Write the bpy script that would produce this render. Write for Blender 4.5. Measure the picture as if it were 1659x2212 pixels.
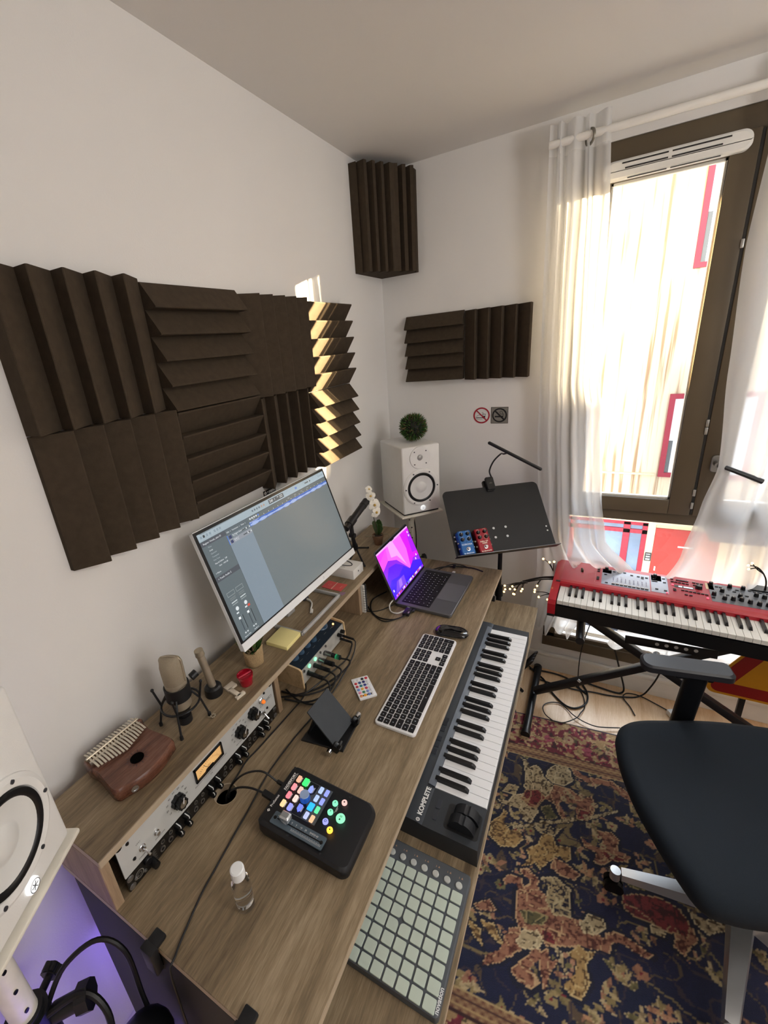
import bpy, bmesh, math, random
import numpy as np
from mathutils import Vector, Matrix, Euler
PI = math.pi
scene = bpy.context.scene
for o in list(bpy.data.objects): bpy.data.objects.remove(o)
COL = scene.collection

# ---------------------------------------------------------------- camera
cam_d = bpy.data.cameras.new('camera'); cam = bpy.data.objects.new('camera', cam_d); COL.objects.link(cam)
cam_d.sensor_fit = 'VERTICAL'; cam_d.sensor_height = 24.0
cam_d.lens = 24.0*941.84/2212.0
cam_d.shift_x = 108.25/2212.0; cam_d.shift_y = -13.27/2212.0
cam_d.clip_start = 0.02; cam_d.clip_end = 200
def _cam_axes(y, p, r):
    cy, sy, cp, sp, cr, sr = math.cos(y), math.sin(y), math.cos(p), math.sin(p), math.cos(r), math.sin(r)
    f = Vector((-sy*cp, cy*cp, sp)); rt = Vector((cy, sy, 0)); up = rt.cross(f)
    return rt*cr+up*sr, up*cr-rt*sr, f
_r, _u, _f = _cam_axes(.55302132, -.34318097, -.101437993)
CAMLOC = Vector((.89, 0, 1.713))
cam.matrix_world = Matrix(((_r.x, _u.x, -_f.x, CAMLOC.x), (_r.y, _u.y, -_f.y, CAMLOC.y), (_r.z, _u.z, -_f.z, CAMLOC.z), (0, 0, 0, 1)))
scene.camera = cam

# ---------------------------------------------------------------- view, sky, lights
scene.view_settings.view_transform = 'Standard'; scene.view_settings.look = 'None'
scene.view_settings.exposure = 0.12; scene.view_settings.gamma = 1.0
scene.view_settings.use_curve_mapping = False
SKY_STRENGTH = 3.2
w = bpy.data.worlds.new('world'); scene.world = w; w.use_nodes = True
wn = w.node_tree.nodes; wl = w.node_tree.links; wn.clear()
wo = wn.new('ShaderNodeOutputWorld'); wb = wn.new('ShaderNodeBackground')
wt = wn.new('ShaderNodeTexCoord'); wg = wn.new('ShaderNodeSeparateXYZ'); wr = wn.new('ShaderNodeValToRGB')
wl.new(wt.outputs['Generated'], wg.inputs[0]); wl.new(wg.outputs['Z'], wr.inputs[0]); wl.new(wr.outputs[0], wb.inputs[0]); wl.new(wb.outputs[0], wo.inputs[0])
wr.color_ramp.elements[0].position = 0.0; wr.color_ramp.elements[0].color = (0.75, 0.78, 0.85, 1)
wr.color_ramp.elements[1].position = 0.6; wr.color_ramp.elements[1].color = (0.62, 0.78, 1.0, 1)
wb.inputs[1].default_value = SKY_STRENGTH

def light(name, kind, loc, energy, color, direction=None, **kw):
    d = bpy.data.lights.new(name, kind); d.energy = energy; d.color = color
    for k, v in kw.items(): setattr(d, k, v)
    o = bpy.data.objects.new(name, d); COL.objects.link(o); o.location = loc
    if direction is not None: o.rotation_euler = Vector(direction).to_track_quat('-Z', 'Y').to_euler()
    return o
# second sun added from behind this building to brighten the houses across the street
light('facade_fill_sun', 'SUN', (0, -5, 20), 9.0, (1.0, .93, .80), (0.25, 1.0, -0.20), angle=math.radians(9))
# low sun glancing in through the left casement
light('low_sun', 'SUN', (20, 20, 5), 125.0, (1.0, .77, .46), (-.82, -.508, -.16), angle=math.radians(0.6))
# wide-angle fill sun added in place of bright sky above the roofs opposite
light('sky_fill_sun', 'SUN', (2, 20, 15), 3.6, (.93, .96, 1.0), (-.25, -1, -.72), angle=math.radians(45))
# added fill lights without fixtures: one overhead, one along the right-hand wall
light('overhead_fill', 'AREA', (2.2, .5, 2.34), 11.5, (1.0, .95, .90), (0, 0, -1), shape='DISK', size=.5)
light('right_side_fill', 'AREA', (2.94, .1, 1.55), 9.0, (.93, .96, 1.0), (-1, .05, -.03), shape='RECTANGLE', size=1.3, size_y=1.4)
# added upward fill, out of view on the right, washing the ceiling
light('upward_fill', 'AREA', (2.55, .45, 1.75), 18.0, (1.0, .96, .92), (-.15, .25, 1), shape='DISK', size=.4)
# violet strip light under the near end of the desk
light('violet_strip_glow', 'AREA', (.30, .13, .42), 1.5, (.20, .12, 1.0), (-.8, -.15, 0.1), shape='RECTANGLE', size=.5, size_y=.1)

# ---------------------------------------------------------------- materials
MATS = {}
def lin(c):
    if isinstance(c, str):
        c = [int(c[i:i+2], 16)/255 for i in (0, 2, 4)]
        c = [x/12.92 if x <= .04045 else ((x+.055)/1.055)**2.4 for x in c]
    return (c[0], c[1], c[2], 1)
def mat(name, color='888888', rough=.5, metal=0, var=.06, scale=30, bump=0, bscale=200, emit=0, spec=.5, trans=0, ior=1.45, alpha=1, coat=0, ecolor=None, stretch=None):
    if name in MATS: return MATS[name]
    m = bpy.data.materials.new(name); m.use_nodes = True; MATS[name] = m
    nt = m.node_tree; N = nt.nodes; L = nt.links; b = N['Principled BSDF']
    c = lin(color)
    tc = N.new('ShaderNodeTexCoord'); mp = N.new('ShaderNodeMapping'); L.new(tc.outputs['Object'], mp.inputs[0])
    if stretch: mp.inputs['Scale'].default_value = stretch
    if var:
        nz = N.new('ShaderNodeTexNoise'); nz.inputs['Scale'].default_value = scale; nz.inputs['Detail'].default_value = 3
        L.new(mp.outputs[0], nz.inputs['Vector'])
        rp = N.new('ShaderNodeValToRGB'); L.new(nz.outputs[0], rp.inputs[0]); L.new(rp.outputs[0], b.inputs['Base Color'])
        rp.color_ramp.elements[0].position = .3; rp.color_ramp.elements[1].position = .7
        rp.color_ramp.elements[0].color = (*[x*(1-var) for x in c[:3]], 1); rp.color_ramp.elements[1].color = (*[min(1, x*(1+var)) for x in c[:3]], 1)
    else: b.inputs['Base Color'].default_value = c
    b.inputs['Roughness'].default_value = rough; b.inputs['Metallic'].default_value = metal
    b.inputs['Specular IOR Level'].default_value = spec; b.inputs['IOR'].default_value = ior
    b.inputs['Transmission Weight'].default_value = trans; b.inputs['Alpha'].default_value = alpha
    b.inputs['Coat Weight'].default_value = coat
    if emit:
        b.inputs['Emission Color'].default_value = lin(ecolor) if ecolor else c; b.inputs['Emission Strength'].default_value = emit
    if bump:
        n2 = N.new('ShaderNodeTexNoise'); n2.inputs['Scale'].default_value = bscale; n2.inputs['Detail'].default_value = 4
        L.new(mp.outputs[0], n2.inputs['Vector']); bp = N.new('ShaderNodeBump'); bp.inputs['Strength'].default_value = bump; bp.inputs['Distance'].default_value = .002
        L.new(n2.outputs[0], bp.inputs['Height']); L.new(bp.outputs[0], b.inputs['Normal'])
    return m
def wood(name, dark, mid, light_, axis='Y', rough=.55, sc=1.0):
    """Long-grained laminate: stretched noise along one axis with fine pores."""
    if name in MATS: return MATS[name]
    m = bpy.data.materials.new(name); m.use_nodes = True; MATS[name] = m
    nt = m.node_tree; N = nt.nodes; L = nt.links; b = N['Principled BSDF']
    tc = N.new('ShaderNodeTexCoord')
    s = {'X': (.35, 5, 5), 'Y': (5, .35, 5), 'Z': (5, 5, .35)}[axis]
    def noise(scale, det, dist, k=1):
        mp = N.new('ShaderNodeMapping'); mp.inputs['Scale'].default_value = [a*k*sc for a in s]; L.new(tc.outputs['Object'], mp.inputs[0])
        n = N.new('ShaderNodeTexNoise'); n.inputs['Scale'].default_value = scale; n.inputs['Detail'].default_value = det; n.inputs['Distortion'].default_value = dist
        L.new(mp.outputs[0], n.inputs['Vector']); return n
    n1 = noise(2.6, 5, 1.6); n2 = noise(30, 6, .3, 1.0); n3 = noise(90, 4, 0, 1.4)
    mx = N.new('ShaderNodeMix'); mx.data_type = 'FLOAT'; mx.inputs[0].default_value = .36
    L.new(n1.outputs[0], mx.inputs[2]); L.new(n2.outputs[0], mx.inputs[3])
    m2 = N.new('ShaderNodeMix'); m2.data_type = 'FLOAT'; m2.inputs[0].default_value = .25
    L.new(mx.outputs[0], m2.inputs[2]); L.new(n3.outputs[0], m2.inputs[3])
    rp = N.new('ShaderNodeValToRGB'); L.new(m2.outputs[0], rp.inputs[0]); L.new(rp.outputs[0], b.inputs['Base Color'])
    e = rp.color_ramp.elements; e[0].position = .36; e[0].color = lin(dark); e[1].position = .64; e[1].color = lin(light_)
    k = e.new(.5); k.color = lin(mid)
    b.inputs['Roughness'].default_value = rough
    bp = N.new('ShaderNodeBump'); bp.inputs['Strength'].default_value = .25; bp.inputs['Distance'].default_value = .0006
    L.new(m2.outputs[0], bp.inputs['Height']); L.new(bp.outputs[0], b.inputs['Normal'])
    return m
def painted(name, rough=.5, emit=0, bump=0, bscale=300, bdist=.002, sheen=0):
    """Material that reads the face colours of its mesh (colour attribute 'Col')."""
    if name in MATS: return MATS[name]
    m = bpy.data.materials.new(name); m.use_nodes = True; MATS[name] = m
    N = m.node_tree.nodes; L = m.node_tree.links; b = N['Principled BSDF']
    a = N.new('ShaderNodeVertexColor'); a.layer_name = 'Col'
    L.new(a.outputs[0], b.inputs['Base Color']); b.inputs['Roughness'].default_value = rough
    if sheen: b.inputs['Sheen Weight'].default_value = sheen; b.inputs['Sheen Roughness'].default_value = .6
    if emit:
        b.inputs['Base Color'].default_value = (.01, .01, .01, 1)
        for l in list(b.inputs['Base Color'].links): L.remove(l)
        L.new(a.outputs[0], b.inputs['Emission Color']); b.inputs['Emission Strength'].default_value = emit
    if bump:
        tc = N.new('ShaderNodeTexCoord'); n2 = N.new('ShaderNodeTexNoise'); n2.inputs['Scale'].default_value = bscale; L.new(tc.outputs['Object'], n2.inputs['Vector'])
        bp = N.new('ShaderNodeBump'); bp.inputs['Strength'].default_value = bump; bp.inputs['Distance'].default_value = bdist
        L.new(n2.outputs[0], bp.inputs['Height']); L.new(bp.outputs[0], b.inputs['Normal'])
    return m

# ---------------------------------------------------------------- mesh building
def rotm(rx=0, ry=0, rz=0): return Euler((rx, ry, rz)).to_matrix().to_4x4()
def rounded(w, h, r, n=5, cx=0, cy=0):
    pts = []
    rs = r if isinstance(r, (list, tuple)) else [r]*4   # order: tr, tl, bl, br
    for k, (sx, sy, a0) in enumerate(((1, 1, 0), (-1, 1, 90), (-1, -1, 180), (1, -1, 270))):
        rr = max(rs[k], 1e-5)
        for i in range(n+1):
            a = math.radians(a0+90*i/n)
            pts.append((cx+sx*(w/2-rr)+rr*math.cos(a), cy+sy*(h/2-rr)+rr*math.sin(a)))
    return pts
def smoothpath(pts, sub=6):
    P = [Vector(p) for p in pts]
    if len(P) < 3: return P
    out = []
    for i in range(len(P)-1):
        p0 = P[max(i-1, 0)]; p1 = P[i]; p2 = P[i+1]; p3 = P[min(i+2, len(P)-1)]
        for k in range(sub):
            t = k/sub
            out.append(.5*((2*p1)+(p2-p0)*t+(2*p0-5*p1+4*p2-p3)*t*t+(3*p1-p0-3*p2+p3)*t**3))
    out.append(P[-1]); return out
_font_cache = {}
class G:
    def __init__(s): s.bm = bmesh.new(); s.m = 0; s.col = None; s.cl = s.bm.loops.layers.float_color.new('Col')
    def _fin(s, faces):
        for f in faces:
            f.material_index = s.m
            if s.col is not None:
                for l in f.loops: l[s.cl] = s.col
        return s
    def mi(s, i): s.m = i; return s
    def c(s, color): s.col = lin(color); return s
    def raw(s, verts, faces, M=None):
        vs = [s.bm.verts.new((M @ Vector(v)) if M else v) for v in verts]
        fs = []
        for f in faces:
            try: fs.append(s.bm.faces.new([vs[i] for i in f]))
            except ValueError: pass
        return s._fin(fs)
    def box(s, c, size, rot=None, b=0, seg=2):
        M = Matrix.Translation(c)
        if rot is not None: M = M @ (rot if isinstance(rot, Matrix) else rotm(*rot))
        M = M @ Matrix.Diagonal((*size, 1))
        r = bmesh.ops.create_cube(s.bm, size=1, matrix=M); vs = r['verts']
        faces = list({f for v in vs for f in v.link_faces})
        s._fin(faces)
        if b:
            es = list({e for v in vs for e in v.link_edges})
            rb = bmesh.ops.bevel(s.bm, geom=es, offset=b, segments=seg, affect='EDGES', profile=.5, clamp_overlap=True)
            s._fin(rb['faces'])
        return s
    def bb(s, lo, hi, b=0, seg=2):
        lo = Vector(lo); hi = Vector(hi); return s.box((lo+hi)/2, hi-lo, None, b, seg)
    def cyl(s, p0, p1, r0, r1=None, n=20, cap=True):
        p0 = Vector(p0); p1 = Vector(p1); r1 = r0 if r1 is None else r1
        d = p1-p0; q = d.to_track_quat('Z', 'Y').to_matrix()
        V = []
        for p, r in ((p0, r0), (p1, r1)):
            for i in range(n): a = 2*PI*i/n; V.append(p+q@Vector((r*math.cos(a), r*math.sin(a), 0)))
        F = [(i, (i+1) % n, n+(i+1) % n, n+i) for i in range(n)]
        if cap: F += [tuple(range(n))[::-1], tuple(range(n, 2*n))]
        return s.raw(V, F)
    def tube(s, pts, r, n=8, sub=6, closed=False, flat=None):
        P = smoothpath(pts, sub) if sub else [Vector(p) for p in pts]
        V = []; up = Vector((0, 0, 1)); prev = None
        m = len(P)
        for i, p in enumerate(P):
            t = (P[min(i+1, m-1)]-P[max(i-1, 0)])
            if t.length < 1e-9: t = Vector((0, 0, 1))
            t.normalize()
            if prev is None:
                a = t.cross(up)
                if a.length < .05: a = t.cross(Vector((1, 0, 0)))
            else: a = prev-t*prev.dot(t)
            a.normalize(); prev = a; bvec = t.cross(a)
            rr = r[0]+(r[1]-r[0])*i/(m-1) if isinstance(r, (list, tuple)) else r
            for k in range(n):
                an = 2*PI*k/n; V.append(p+a*rr*math.cos(an)+bvec*rr*math.sin(an)*(flat or 1))
        F = [(i*n+k, i*n+(k+1) % n, (i+1)*n+(k+1) % n, (i+1)*n+k) for i in range(m-1) for k in range(n)]
        F += [tuple(range(n))[::-1], tuple(range((m-1)*n, m*n))]
        return s.raw(V, F)
    def lathe(s, prof, M=None, n=28, close=False, cap=True):
        V = []; F = []
        for (r, z) in prof:
            for i in range(n): a = 2*PI*i/n; V.append((r*math.cos(a), r*math.sin(a), z))
        m = len(prof)
        F = [(j*n+i, j*n+(i+1) % n, (j+1)*n+(i+1) % n, (j+1)*n+i) for j in range(m-1) for i in range(n)]
        if close: F += [((m-1)*n+i, (m-1)*n+(i+1) % n, (i+1) % n, i) for i in range(n)]
        elif cap:
            if prof[0][0] > 1e-6: F.append(tuple(range(n))[::-1])
            if prof[-1][0] > 1e-6: F.append(tuple(range((m-1)*n, m*n)))
        s.raw(V, F, M)
        return s
    def prism(s, poly, z0, z1, M=None, b=0):
        n = len(poly); a = sum(poly[i][0]*poly[(i+1) % n][1]-poly[(i+1) % n][0]*poly[i][1] for i in range(n))
        if a < 0: poly = poly[::-1]
        if b:
            cx = sum(p[0] for p in poly)/n; cy = sum(p[1] for p in poly)/n
            ins = [(p[0]-(b if p[0] > cx else -b)*(1 if abs(p[0]-cx) > 1e-6 else 0), p[1]-(b if p[1] > cy else -b)) for p in poly]
            V = [(*p, z0) for p in poly]+[(*p, z1-b) for p in poly]+[(*p, z1) for p in ins]
            F = [(i, (i+1) % n, n+(i+1) % n, n+i) for i in range(n)]+[(n+i, n+(i+1) % n, 2*n+(i+1) % n, 2*n+i) for i in range(n)]
            F += [tuple(range(n))[::-1], tuple(range(2*n, 3*n))]
            return s.raw(V, F, M)
        V = [(*p, z0) for p in poly]+[(*p, z1) for p in poly]
        F = [(i, (i+1) % n, n+(i+1) % n, n+i) for i in range(n)]+[tuple(range(n))[::-1], tuple(range(n, 2*n))]
        return s.raw(V, F, M)
    def flat(s, poly, z=0, M=None): return s.raw([(*p, z) for p in poly], [tuple(range(len(poly)))], M)
    def rect(s, x0, y0, x1, y1, z=0, M=None): return s.raw([(x0, y0, z), (x1, y0, z), (x1, y1, z), (x0, y1, z)], [(0, 1, 2, 3)], M)
    def ring(s, r0, r1, z=0, M=None, n=32, h=0):
        V = []; F = []
        for r in (r0, r1):
            for i in range(n): a = 2*PI*i/n; V.append((r*math.cos(a), r*math.sin(a), z))
        F = [(i, (i+1) % n, n+(i+1) % n, n+i)[::-1] for i in range(n)]
        return s.raw(V, F, M)
    def ball(s, c, r, seg=16, rings=10, M=None, sc=(1, 1, 1)):
        prof = []
        V = []; F = []
        for j in range(rings+1):
            t = PI*j/rings
            for i in range(seg):
                a = 2*PI*i/seg; V.append((c[0]+r*sc[0]*math.sin(t)*math.cos(a), c[1]+r*sc[1]*math.sin(t)*math.sin(a), c[2]+r*sc[2]*math.cos(t)))
        F = [(j*seg+i, (j+1)*seg+i, (j+1)*seg+(i+1) % seg, j*seg+(i+1) % seg) for j in range(rings) for i in range(seg)]
        s.raw(V, F, M); return s
    def text(s, txt, size, M, extrude=0, align='CENTER', shear=0, weight=0):
        key = (txt, size, extrude, align, shear, weight)
        if key not in _font_cache:
            cu = bpy.data.curves.new('t', 'FONT'); cu.body = txt; cu.size = size; cu.extrude = extrude; cu.align_x = align; cu.align_y = 'CENTER'
            cu.shear = shear; cu.offset = weight; cu.resolution_u = 3
            ob = bpy.data.objects.new('t', cu); COL.objects.link(ob)
            bpy.context.view_layer.update()
            me = ob.evaluated_get(bpy.context.evaluated_depsgraph_get()).to_mesh()
            _font_cache[key] = ([tuple(v.co) for v in me.vertices], [tuple(p.vertices) for p in me.polygons])
            bpy.data.objects.remove(ob); bpy.data.curves.remove(cu)
        V, F = _font_cache[key]
        return s.raw(V, F, M)
def obj(name, g, mats, parent=None, smooth=True, M=None, ang=35, hide_col=None):
    me = bpy.data.meshes.new(name)
    bmesh.ops.remove_doubles(g.bm, verts=g.bm.verts, dist=1e-6)
    bmesh.ops.recalc_face_normals(g.bm, faces=[f for f in g.bm.faces]) if smooth != 'raw' else None
    g.bm.to_mesh(me); g.bm.free()
    for m in (mats if isinstance(mats, (list, tuple)) else [mats]): me.materials.append(m)
    if smooth:
        me.polygons.foreach_set('use_smooth', [True]*len(me.polygons)); me.set_sharp_from_angle(angle=math.radians(ang))
    o = bpy.data.objects.new(name, me); COL.objects.link(o)
    if parent: o.parent = parent
    if M is not None: o.matrix_local = M
    return o
def tag(o, label, cat, group=None, kind=None):
    if label: o['label'] = label
    if cat: o['category'] = cat
    if group: o['group'] = group
    if kind: o['kind'] = kind
    return o
def thing(name, label, cat, loc=(0, 0, 0), rotz=0, group=None, rot=None):
    o = bpy.data.objects.new(name, None); COL.objects.link(o); o.location = loc
    o.rotation_euler = rot if rot is not None else (0, 0, rotz); o.empty_display_size = .05
    return tag(o, label, cat, group)
def copy_tree(o, parent=None):
    c = o.copy(); COL.objects.link(c)
    if parent is not None: c.parent = parent; c.matrix_parent_inverse = o.matrix_parent_inverse.copy()
    for ch in list(o.children): copy_tree(ch, c)
    return c
def struct(name, g, mats, **k): o = obj(name, g, mats, **k); o['kind'] = 'structure'; return o
def T(x=0, y=0, z=0, rx=0, ry=0, rz=0): return Matrix.Translation((x, y, z)) @ rotm(rx, ry, rz)
# ================================================================ room shell
WX, WY, CZ = -.04, 2.15, 2.425      # left wall, window wall, ceiling
XR, YF = 3.0, -1.9
M_wall = mat('wall_paint', 'e6e4e1', .85, var=.012, scale=3, bump=.12, bscale=260)
M_ceil = mat('ceiling_paint', 'dfdcd8', .9, var=.012, scale=2, bump=.1, bscale=200)
M_floor = wood('floor_laminate', 'c79d73', 'd8b48c', 'e6c8a4', 'Y', .33)
M_white = mat('white_paint', 'ece9e2', .45, var=.02)
M_frame = mat('olive_lacquer', '5e5240', .38, var=.05, scale=6)
M_dkframe = mat('dark_gasket', '2c2a27', .6)
g = G(); g.bb((WX-.12, YF, -.1), (WX, WY+.25, CZ+.2)); struct('wall_left', g, M_wall)
OX0, OX1, OZ0, OZ1 = .765, 1.775, .15, 2.305   # window opening
g = G()
g.bb((WX-.12, WY, -.1), (OX0, WY+.25, CZ+.2)); g.bb((OX1, WY, -.1), (XR+.1, WY+.25, CZ+.2))
g.bb((OX0, WY, -.1), (OX1, WY+.25, OZ0)); g.bb((OX0, WY, OZ1), (OX1, WY+.25, CZ+.2)); struct('wall_back', g, M_wall)
g = G(); g.bb((XR, YF, -.1), (XR+.12, WY, CZ+.2)); struct('wall_right', g, M_wall)
g = G(); g.bb((WX-.12, YF-.12, -.1), (XR+.12, YF, CZ+.2)); struct('wall_front', g, M_wall)
g = G(); g.bb((WX-.12, YF-.12, CZ), (XR+.12, WY, CZ+.2)); struct('ceiling', g, M_ceil)
g = G(); g.bb((WX-.12, YF-.12, -.1), (XR+.12, WY, 0)); struct('floor', g, M_floor)
g = G(); g.bb((WX, WY-.014, 0), (2.9, WY, .085), b=.003); g.bb((WX, WY-.02, .085), (2.9, WY, .105), b=.004); struct('baseboard_back', g, M_white)
g = G(); g.bb((WX, YF, 0), (WX+.013, WY-.02, .09), b=.003); struct('baseboard_left', g, M_white)
# ---------------------------------------------------------------- window
win = bpy.data.objects.new('window_1', None); COL.objects.link(win); win.location = (0, 0, 0); win['kind'] = 'structure'
FY0, FY1 = WY+.005, WY+.075
g = G()
def fr(x0, x1, z0, z1, y0=FY0, y1=FY1, b=.003): g.bb((x0, y0, z0), (x1, y1, z1), b=b)
fr(OX0, OX0+.055, OZ0, OZ1); fr(OX1-.055, OX1, OZ0, OZ1); fr(OX0, OX1, OZ1-.085, OZ1); fr(OX0, OX1, OZ0, OZ0+.075); fr(OX0, OX1, .885, .935)
g.bb((OX0, FY0-.012, OZ0), (OX1, FY0, OZ0+.055), b=.002)
obj('window_frame', g, M_frame, win)
def sash(x0, x1, z0, z1, wl, wr_, wb_, wt_, y0, name='sash'):
    global g
    g = G()
    fr(x0, x0+wl, z0, z1, y0, y0+.035); fr(x1-wr_, x1, z0, z1, y0, y0+.035); fr(x0+wl, x1-wr_, z0, z0+wb_, y0, y0+.035); fr(x0+wl, x1-wr_, z1-wt_, z1, y0, y0+.035)
    # inner bead
    g.mi(1)
    for a in ((x0+wl-.004, x0+wl+.006, z0+wb_, z1-wt_), (x1-wr_-.006, x1-wr_+.004, z0+wb_, z1-wt_)): g.bb((a[0], y0+.012, a[2]), (a[1], y0+.03, a[3]))
    for a in ((z0+wb_-.004, z0+wb_+.008), (z1-wt_-.008, z1-wt_+.004)): g.bb((x0+wl, y0+.012, a[0]), (x1-wr_, y0+.03, a[1]))
    return obj(name, g, [M_frame, mat('glazing_bead', 'd9d6cc', .4, var=.02)], win)
def gl_mat():
    if 'window_glass' in MATS: return MATS['window_glass']
    m = bpy.data.materials.new('window_glass'); m.use_nodes = True; MATS['window_glass'] = m
    N = m.node_tree.nodes; L = m.node_tree.links; N.remove(N['Principled BSDF'])
    t = N.new('ShaderNodeBsdfTransparent'); t.inputs[0].default_value = (.94, .95, .94, 1)
    gl = N.new('ShaderNodeBsdfGlossy'); gl.inputs['Roughness'].default_value = .02
    df = N.new('ShaderNodeBsdfDiffuse'); nz = N.new('ShaderNodeTexNoise'); nz.inputs['Scale'].default_value = 9
    fz = N.new('ShaderNodeFresnel'); mx = N.new('ShaderNodeMixShader'); m2 = N.new('ShaderNodeMixShader')
    mu = N.new('ShaderNodeMath'); mu.operation = 'MULTIPLY'; mu.inputs[1].default_value = .05; L.new(nz.outputs[0], mu.inputs[0])
    L.new(fz.outputs[0], mx.inputs[0]); L.new(t.outputs[0], mx.inputs[1]); L.new(gl.outputs[0], mx.inputs[2])
    L.new(mu.outputs[0], m2.inputs[0]); L.new(mx.outputs[0], m2.inputs[1]); L.new(df.outputs[0], m2.inputs[2])
    L.new(m2.outputs[0], N['Material Output'].inputs[0]); return m
M_glass = gl_mat()
s1 = sash(.815, 1.268, .935, 2.235, .06, .072, .062, .06, FY0-.018)
s2 = sash(1.277, 1.73, .935, 2.235, .085, .06, .062, .06, FY0-.018)
for nm, a, par in (('glass_pane', (.875, 1.196, .997, 2.175), s1), ('glass_pane', (1.362, 1.67, .997, 2.175), s2), ('glass_pane', (.82, 1.72, .225, .885), win)):
    g = G(); g.raw([(a[0], FY0+.004, a[2]), (a[1], FY0+.004, a[2]), (a[1], FY0+.004, a[3]), (a[0], FY0+.004, a[3])], [(0, 1, 2, 3)]); obj(nm, g, M_glass, par, smooth=False)
g = G(); g.bb((.82, FY0-.002, .225), (.838, FY0+.02, .885)); g.bb((1.702, FY0-.002, .225), (1.72, FY0+.02, .885)); g.bb((.838, FY0-.002, .225), (1.702, FY0+.02, .235))
obj('glazing_strip', g, mat('glazing_bead'), win)
# espagnolette hardware between the casements
g = G(); g.bb((1.2685, FY0-.014, .94), (1.2765, FY0+.02, 2.23)); g.mi(1)
for z in (.965, 1.02, 1.27, 1.30, 1.9): g.bb((1.265, FY0-.022, z), (1.275, FY0-.01, z+.028), b=.002)
obj('lock_strip', g, [M_dkframe, mat('zinc', 'b9b9b6', .3, 1)], win)
M_blk = mat('black_plastic', '16171a', .42, var=.1)
M_blkm = mat('black_metal', '131417', .33, var=.1, metal=.0)
M_chrome = mat('chrome', 'd5d6d8', .14, 1, var=.02)
M_steel = mat('brushed_steel', 'a9aaad', .28, 1, var=.03)
# handle : rose, neck and dark lever
g = G(); R = T(1.318, FY0-.018, 1.158, rx=PI/2)
g.prism(rounded(.03, .066, .012), 0, .008, R, b=.002)
g.cyl((1.318, FY0-.026, 1.161), (1.318, FY0-.058, 1.161), .0105, n=16)
h = obj('window_handle', g, mat('handle_nickel', '9b9a97', .3, 1), s2)
g = G(); g.tube([(1.318, FY0-.058, 1.161), (1.345, FY0-.062, 1.153), (1.40, FY0-.066, 1.130), (1.45, FY0-.066, 1.108)], (.0095, .0125), n=12, flat=.8); obj('lever', g, M_blk, h)
# trickle ventilator on the head of the casement
g = G(); vy = FY0-.018
poly = []
g.prism(rounded(.40, .058, (.028, .028, .02, .02), 6), 0, .03, T(1.045, vy-.0, 2.205, rx=PI/2), b=.006)
g.mi(1)
for (a, b_, z) in ((.90, 1.03, 2.222), (1.04, 1.19, 2.222), (.91, 1.03, 2.206), (1.04, 1.17, 2.206)): g.bb((a, vy-.0315, z-.0022), (b_, vy-.03, z+.0022))
for (a, b_) in ((.92, 1.03), (1.04, 1.17)): g.bb((a, vy-.028, 2.1755), (b_, vy-.02, 2.1772))
obj('trickle_vent', g, [mat('vent_white', 'e4e2dc', .5, var=.02), M_dkframe], win)
# ---------------------------------------------------------------- curtain rod and voile curtains
rod = thing('curtain_rod', 'white curtain rod above the window with metal end', 'curtain rod', (0, 0, 0))
g = G(); g.cyl((.672, 2.04, 2.313), (2.0, 2.04, 2.313), .0125, n=20); obj('pole', g, M_white, rod)
g = G()
for x_ in (.70, 1.95): g.cyl((x_, 2.04, 2.313), (x_, WY, 2.313), .008); g.cyl((x_, WY-.006, 2.313), (x_, WY, 2.313), .028)
obj('bracket', g, M_white, rod)
def voile():
    m = bpy.data.materials.new('voile'); m.use_nodes = True; MATS['voile'] = m
    N = m.node_tree.nodes; L = m.node_tree.links; N.remove(N['Principled BSDF'])
    tr = N.new('ShaderNodeBsdfTransparent'); tl = N.new('ShaderNodeBsdfTranslucent'); df = N.new('ShaderNodeBsdfDiffuse')
    tl.inputs[0].default_value = (.92, .92, .92, 1); df.inputs[0].default_value = (.88, .88, .88, 1)
    a = N.new('ShaderNodeMixShader'); a.inputs[0].default_value = .45; L.new(tl.outputs[0], a.inputs[1]); L.new(df.outputs[0], a.inputs[2])
    # denser where the cloth turns away (folds) and where doubled at the heading tape
    lw = N.new('ShaderNodeLayerWeight'); lw.inputs[0].default_value = .35
    mr = N.new('ShaderNodeMapRange'); L.new(lw.outputs['Facing'], mr.inputs[0]); mr.inputs[3].default_value = .66; mr.inputs[4].default_value = .97
    at = N.new('ShaderNodeVertexColor'); at.layer_name = 'Col'; mm = N.new('ShaderNodeMath'); mm.operation = 'MAXIMUM'
    L.new(mr.outputs[0], mm.inputs[0]); L.new(at.outputs[0], mm.inputs[1])
    wv = N.new('ShaderNodeTexWave'); 
    b = N.new('ShaderNodeMixShader'); L.new(mm.outputs[0], b.inputs[0]); L.new(tr.outputs[0], b.inputs[1]); L.new(a.outputs[0], b.inputs[2])
    N.remove(wv); L.new(b.outputs[0], N['Material Output'].inputs[0]); return m
M_voile = voile()
def interp(keys, t):
    for (t0, v0), (t1, v1) in zip(keys, keys[1:]):
        if t <= t1:
            k = (t-t0)/(t1-t0) if t1 > t0 else 0
            k = min(max(k, 0), 1); k = k*k*(3-2*k)*.5+k*.5
            return v0+(v1-v0)*k
    return keys[-1][1]
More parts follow.
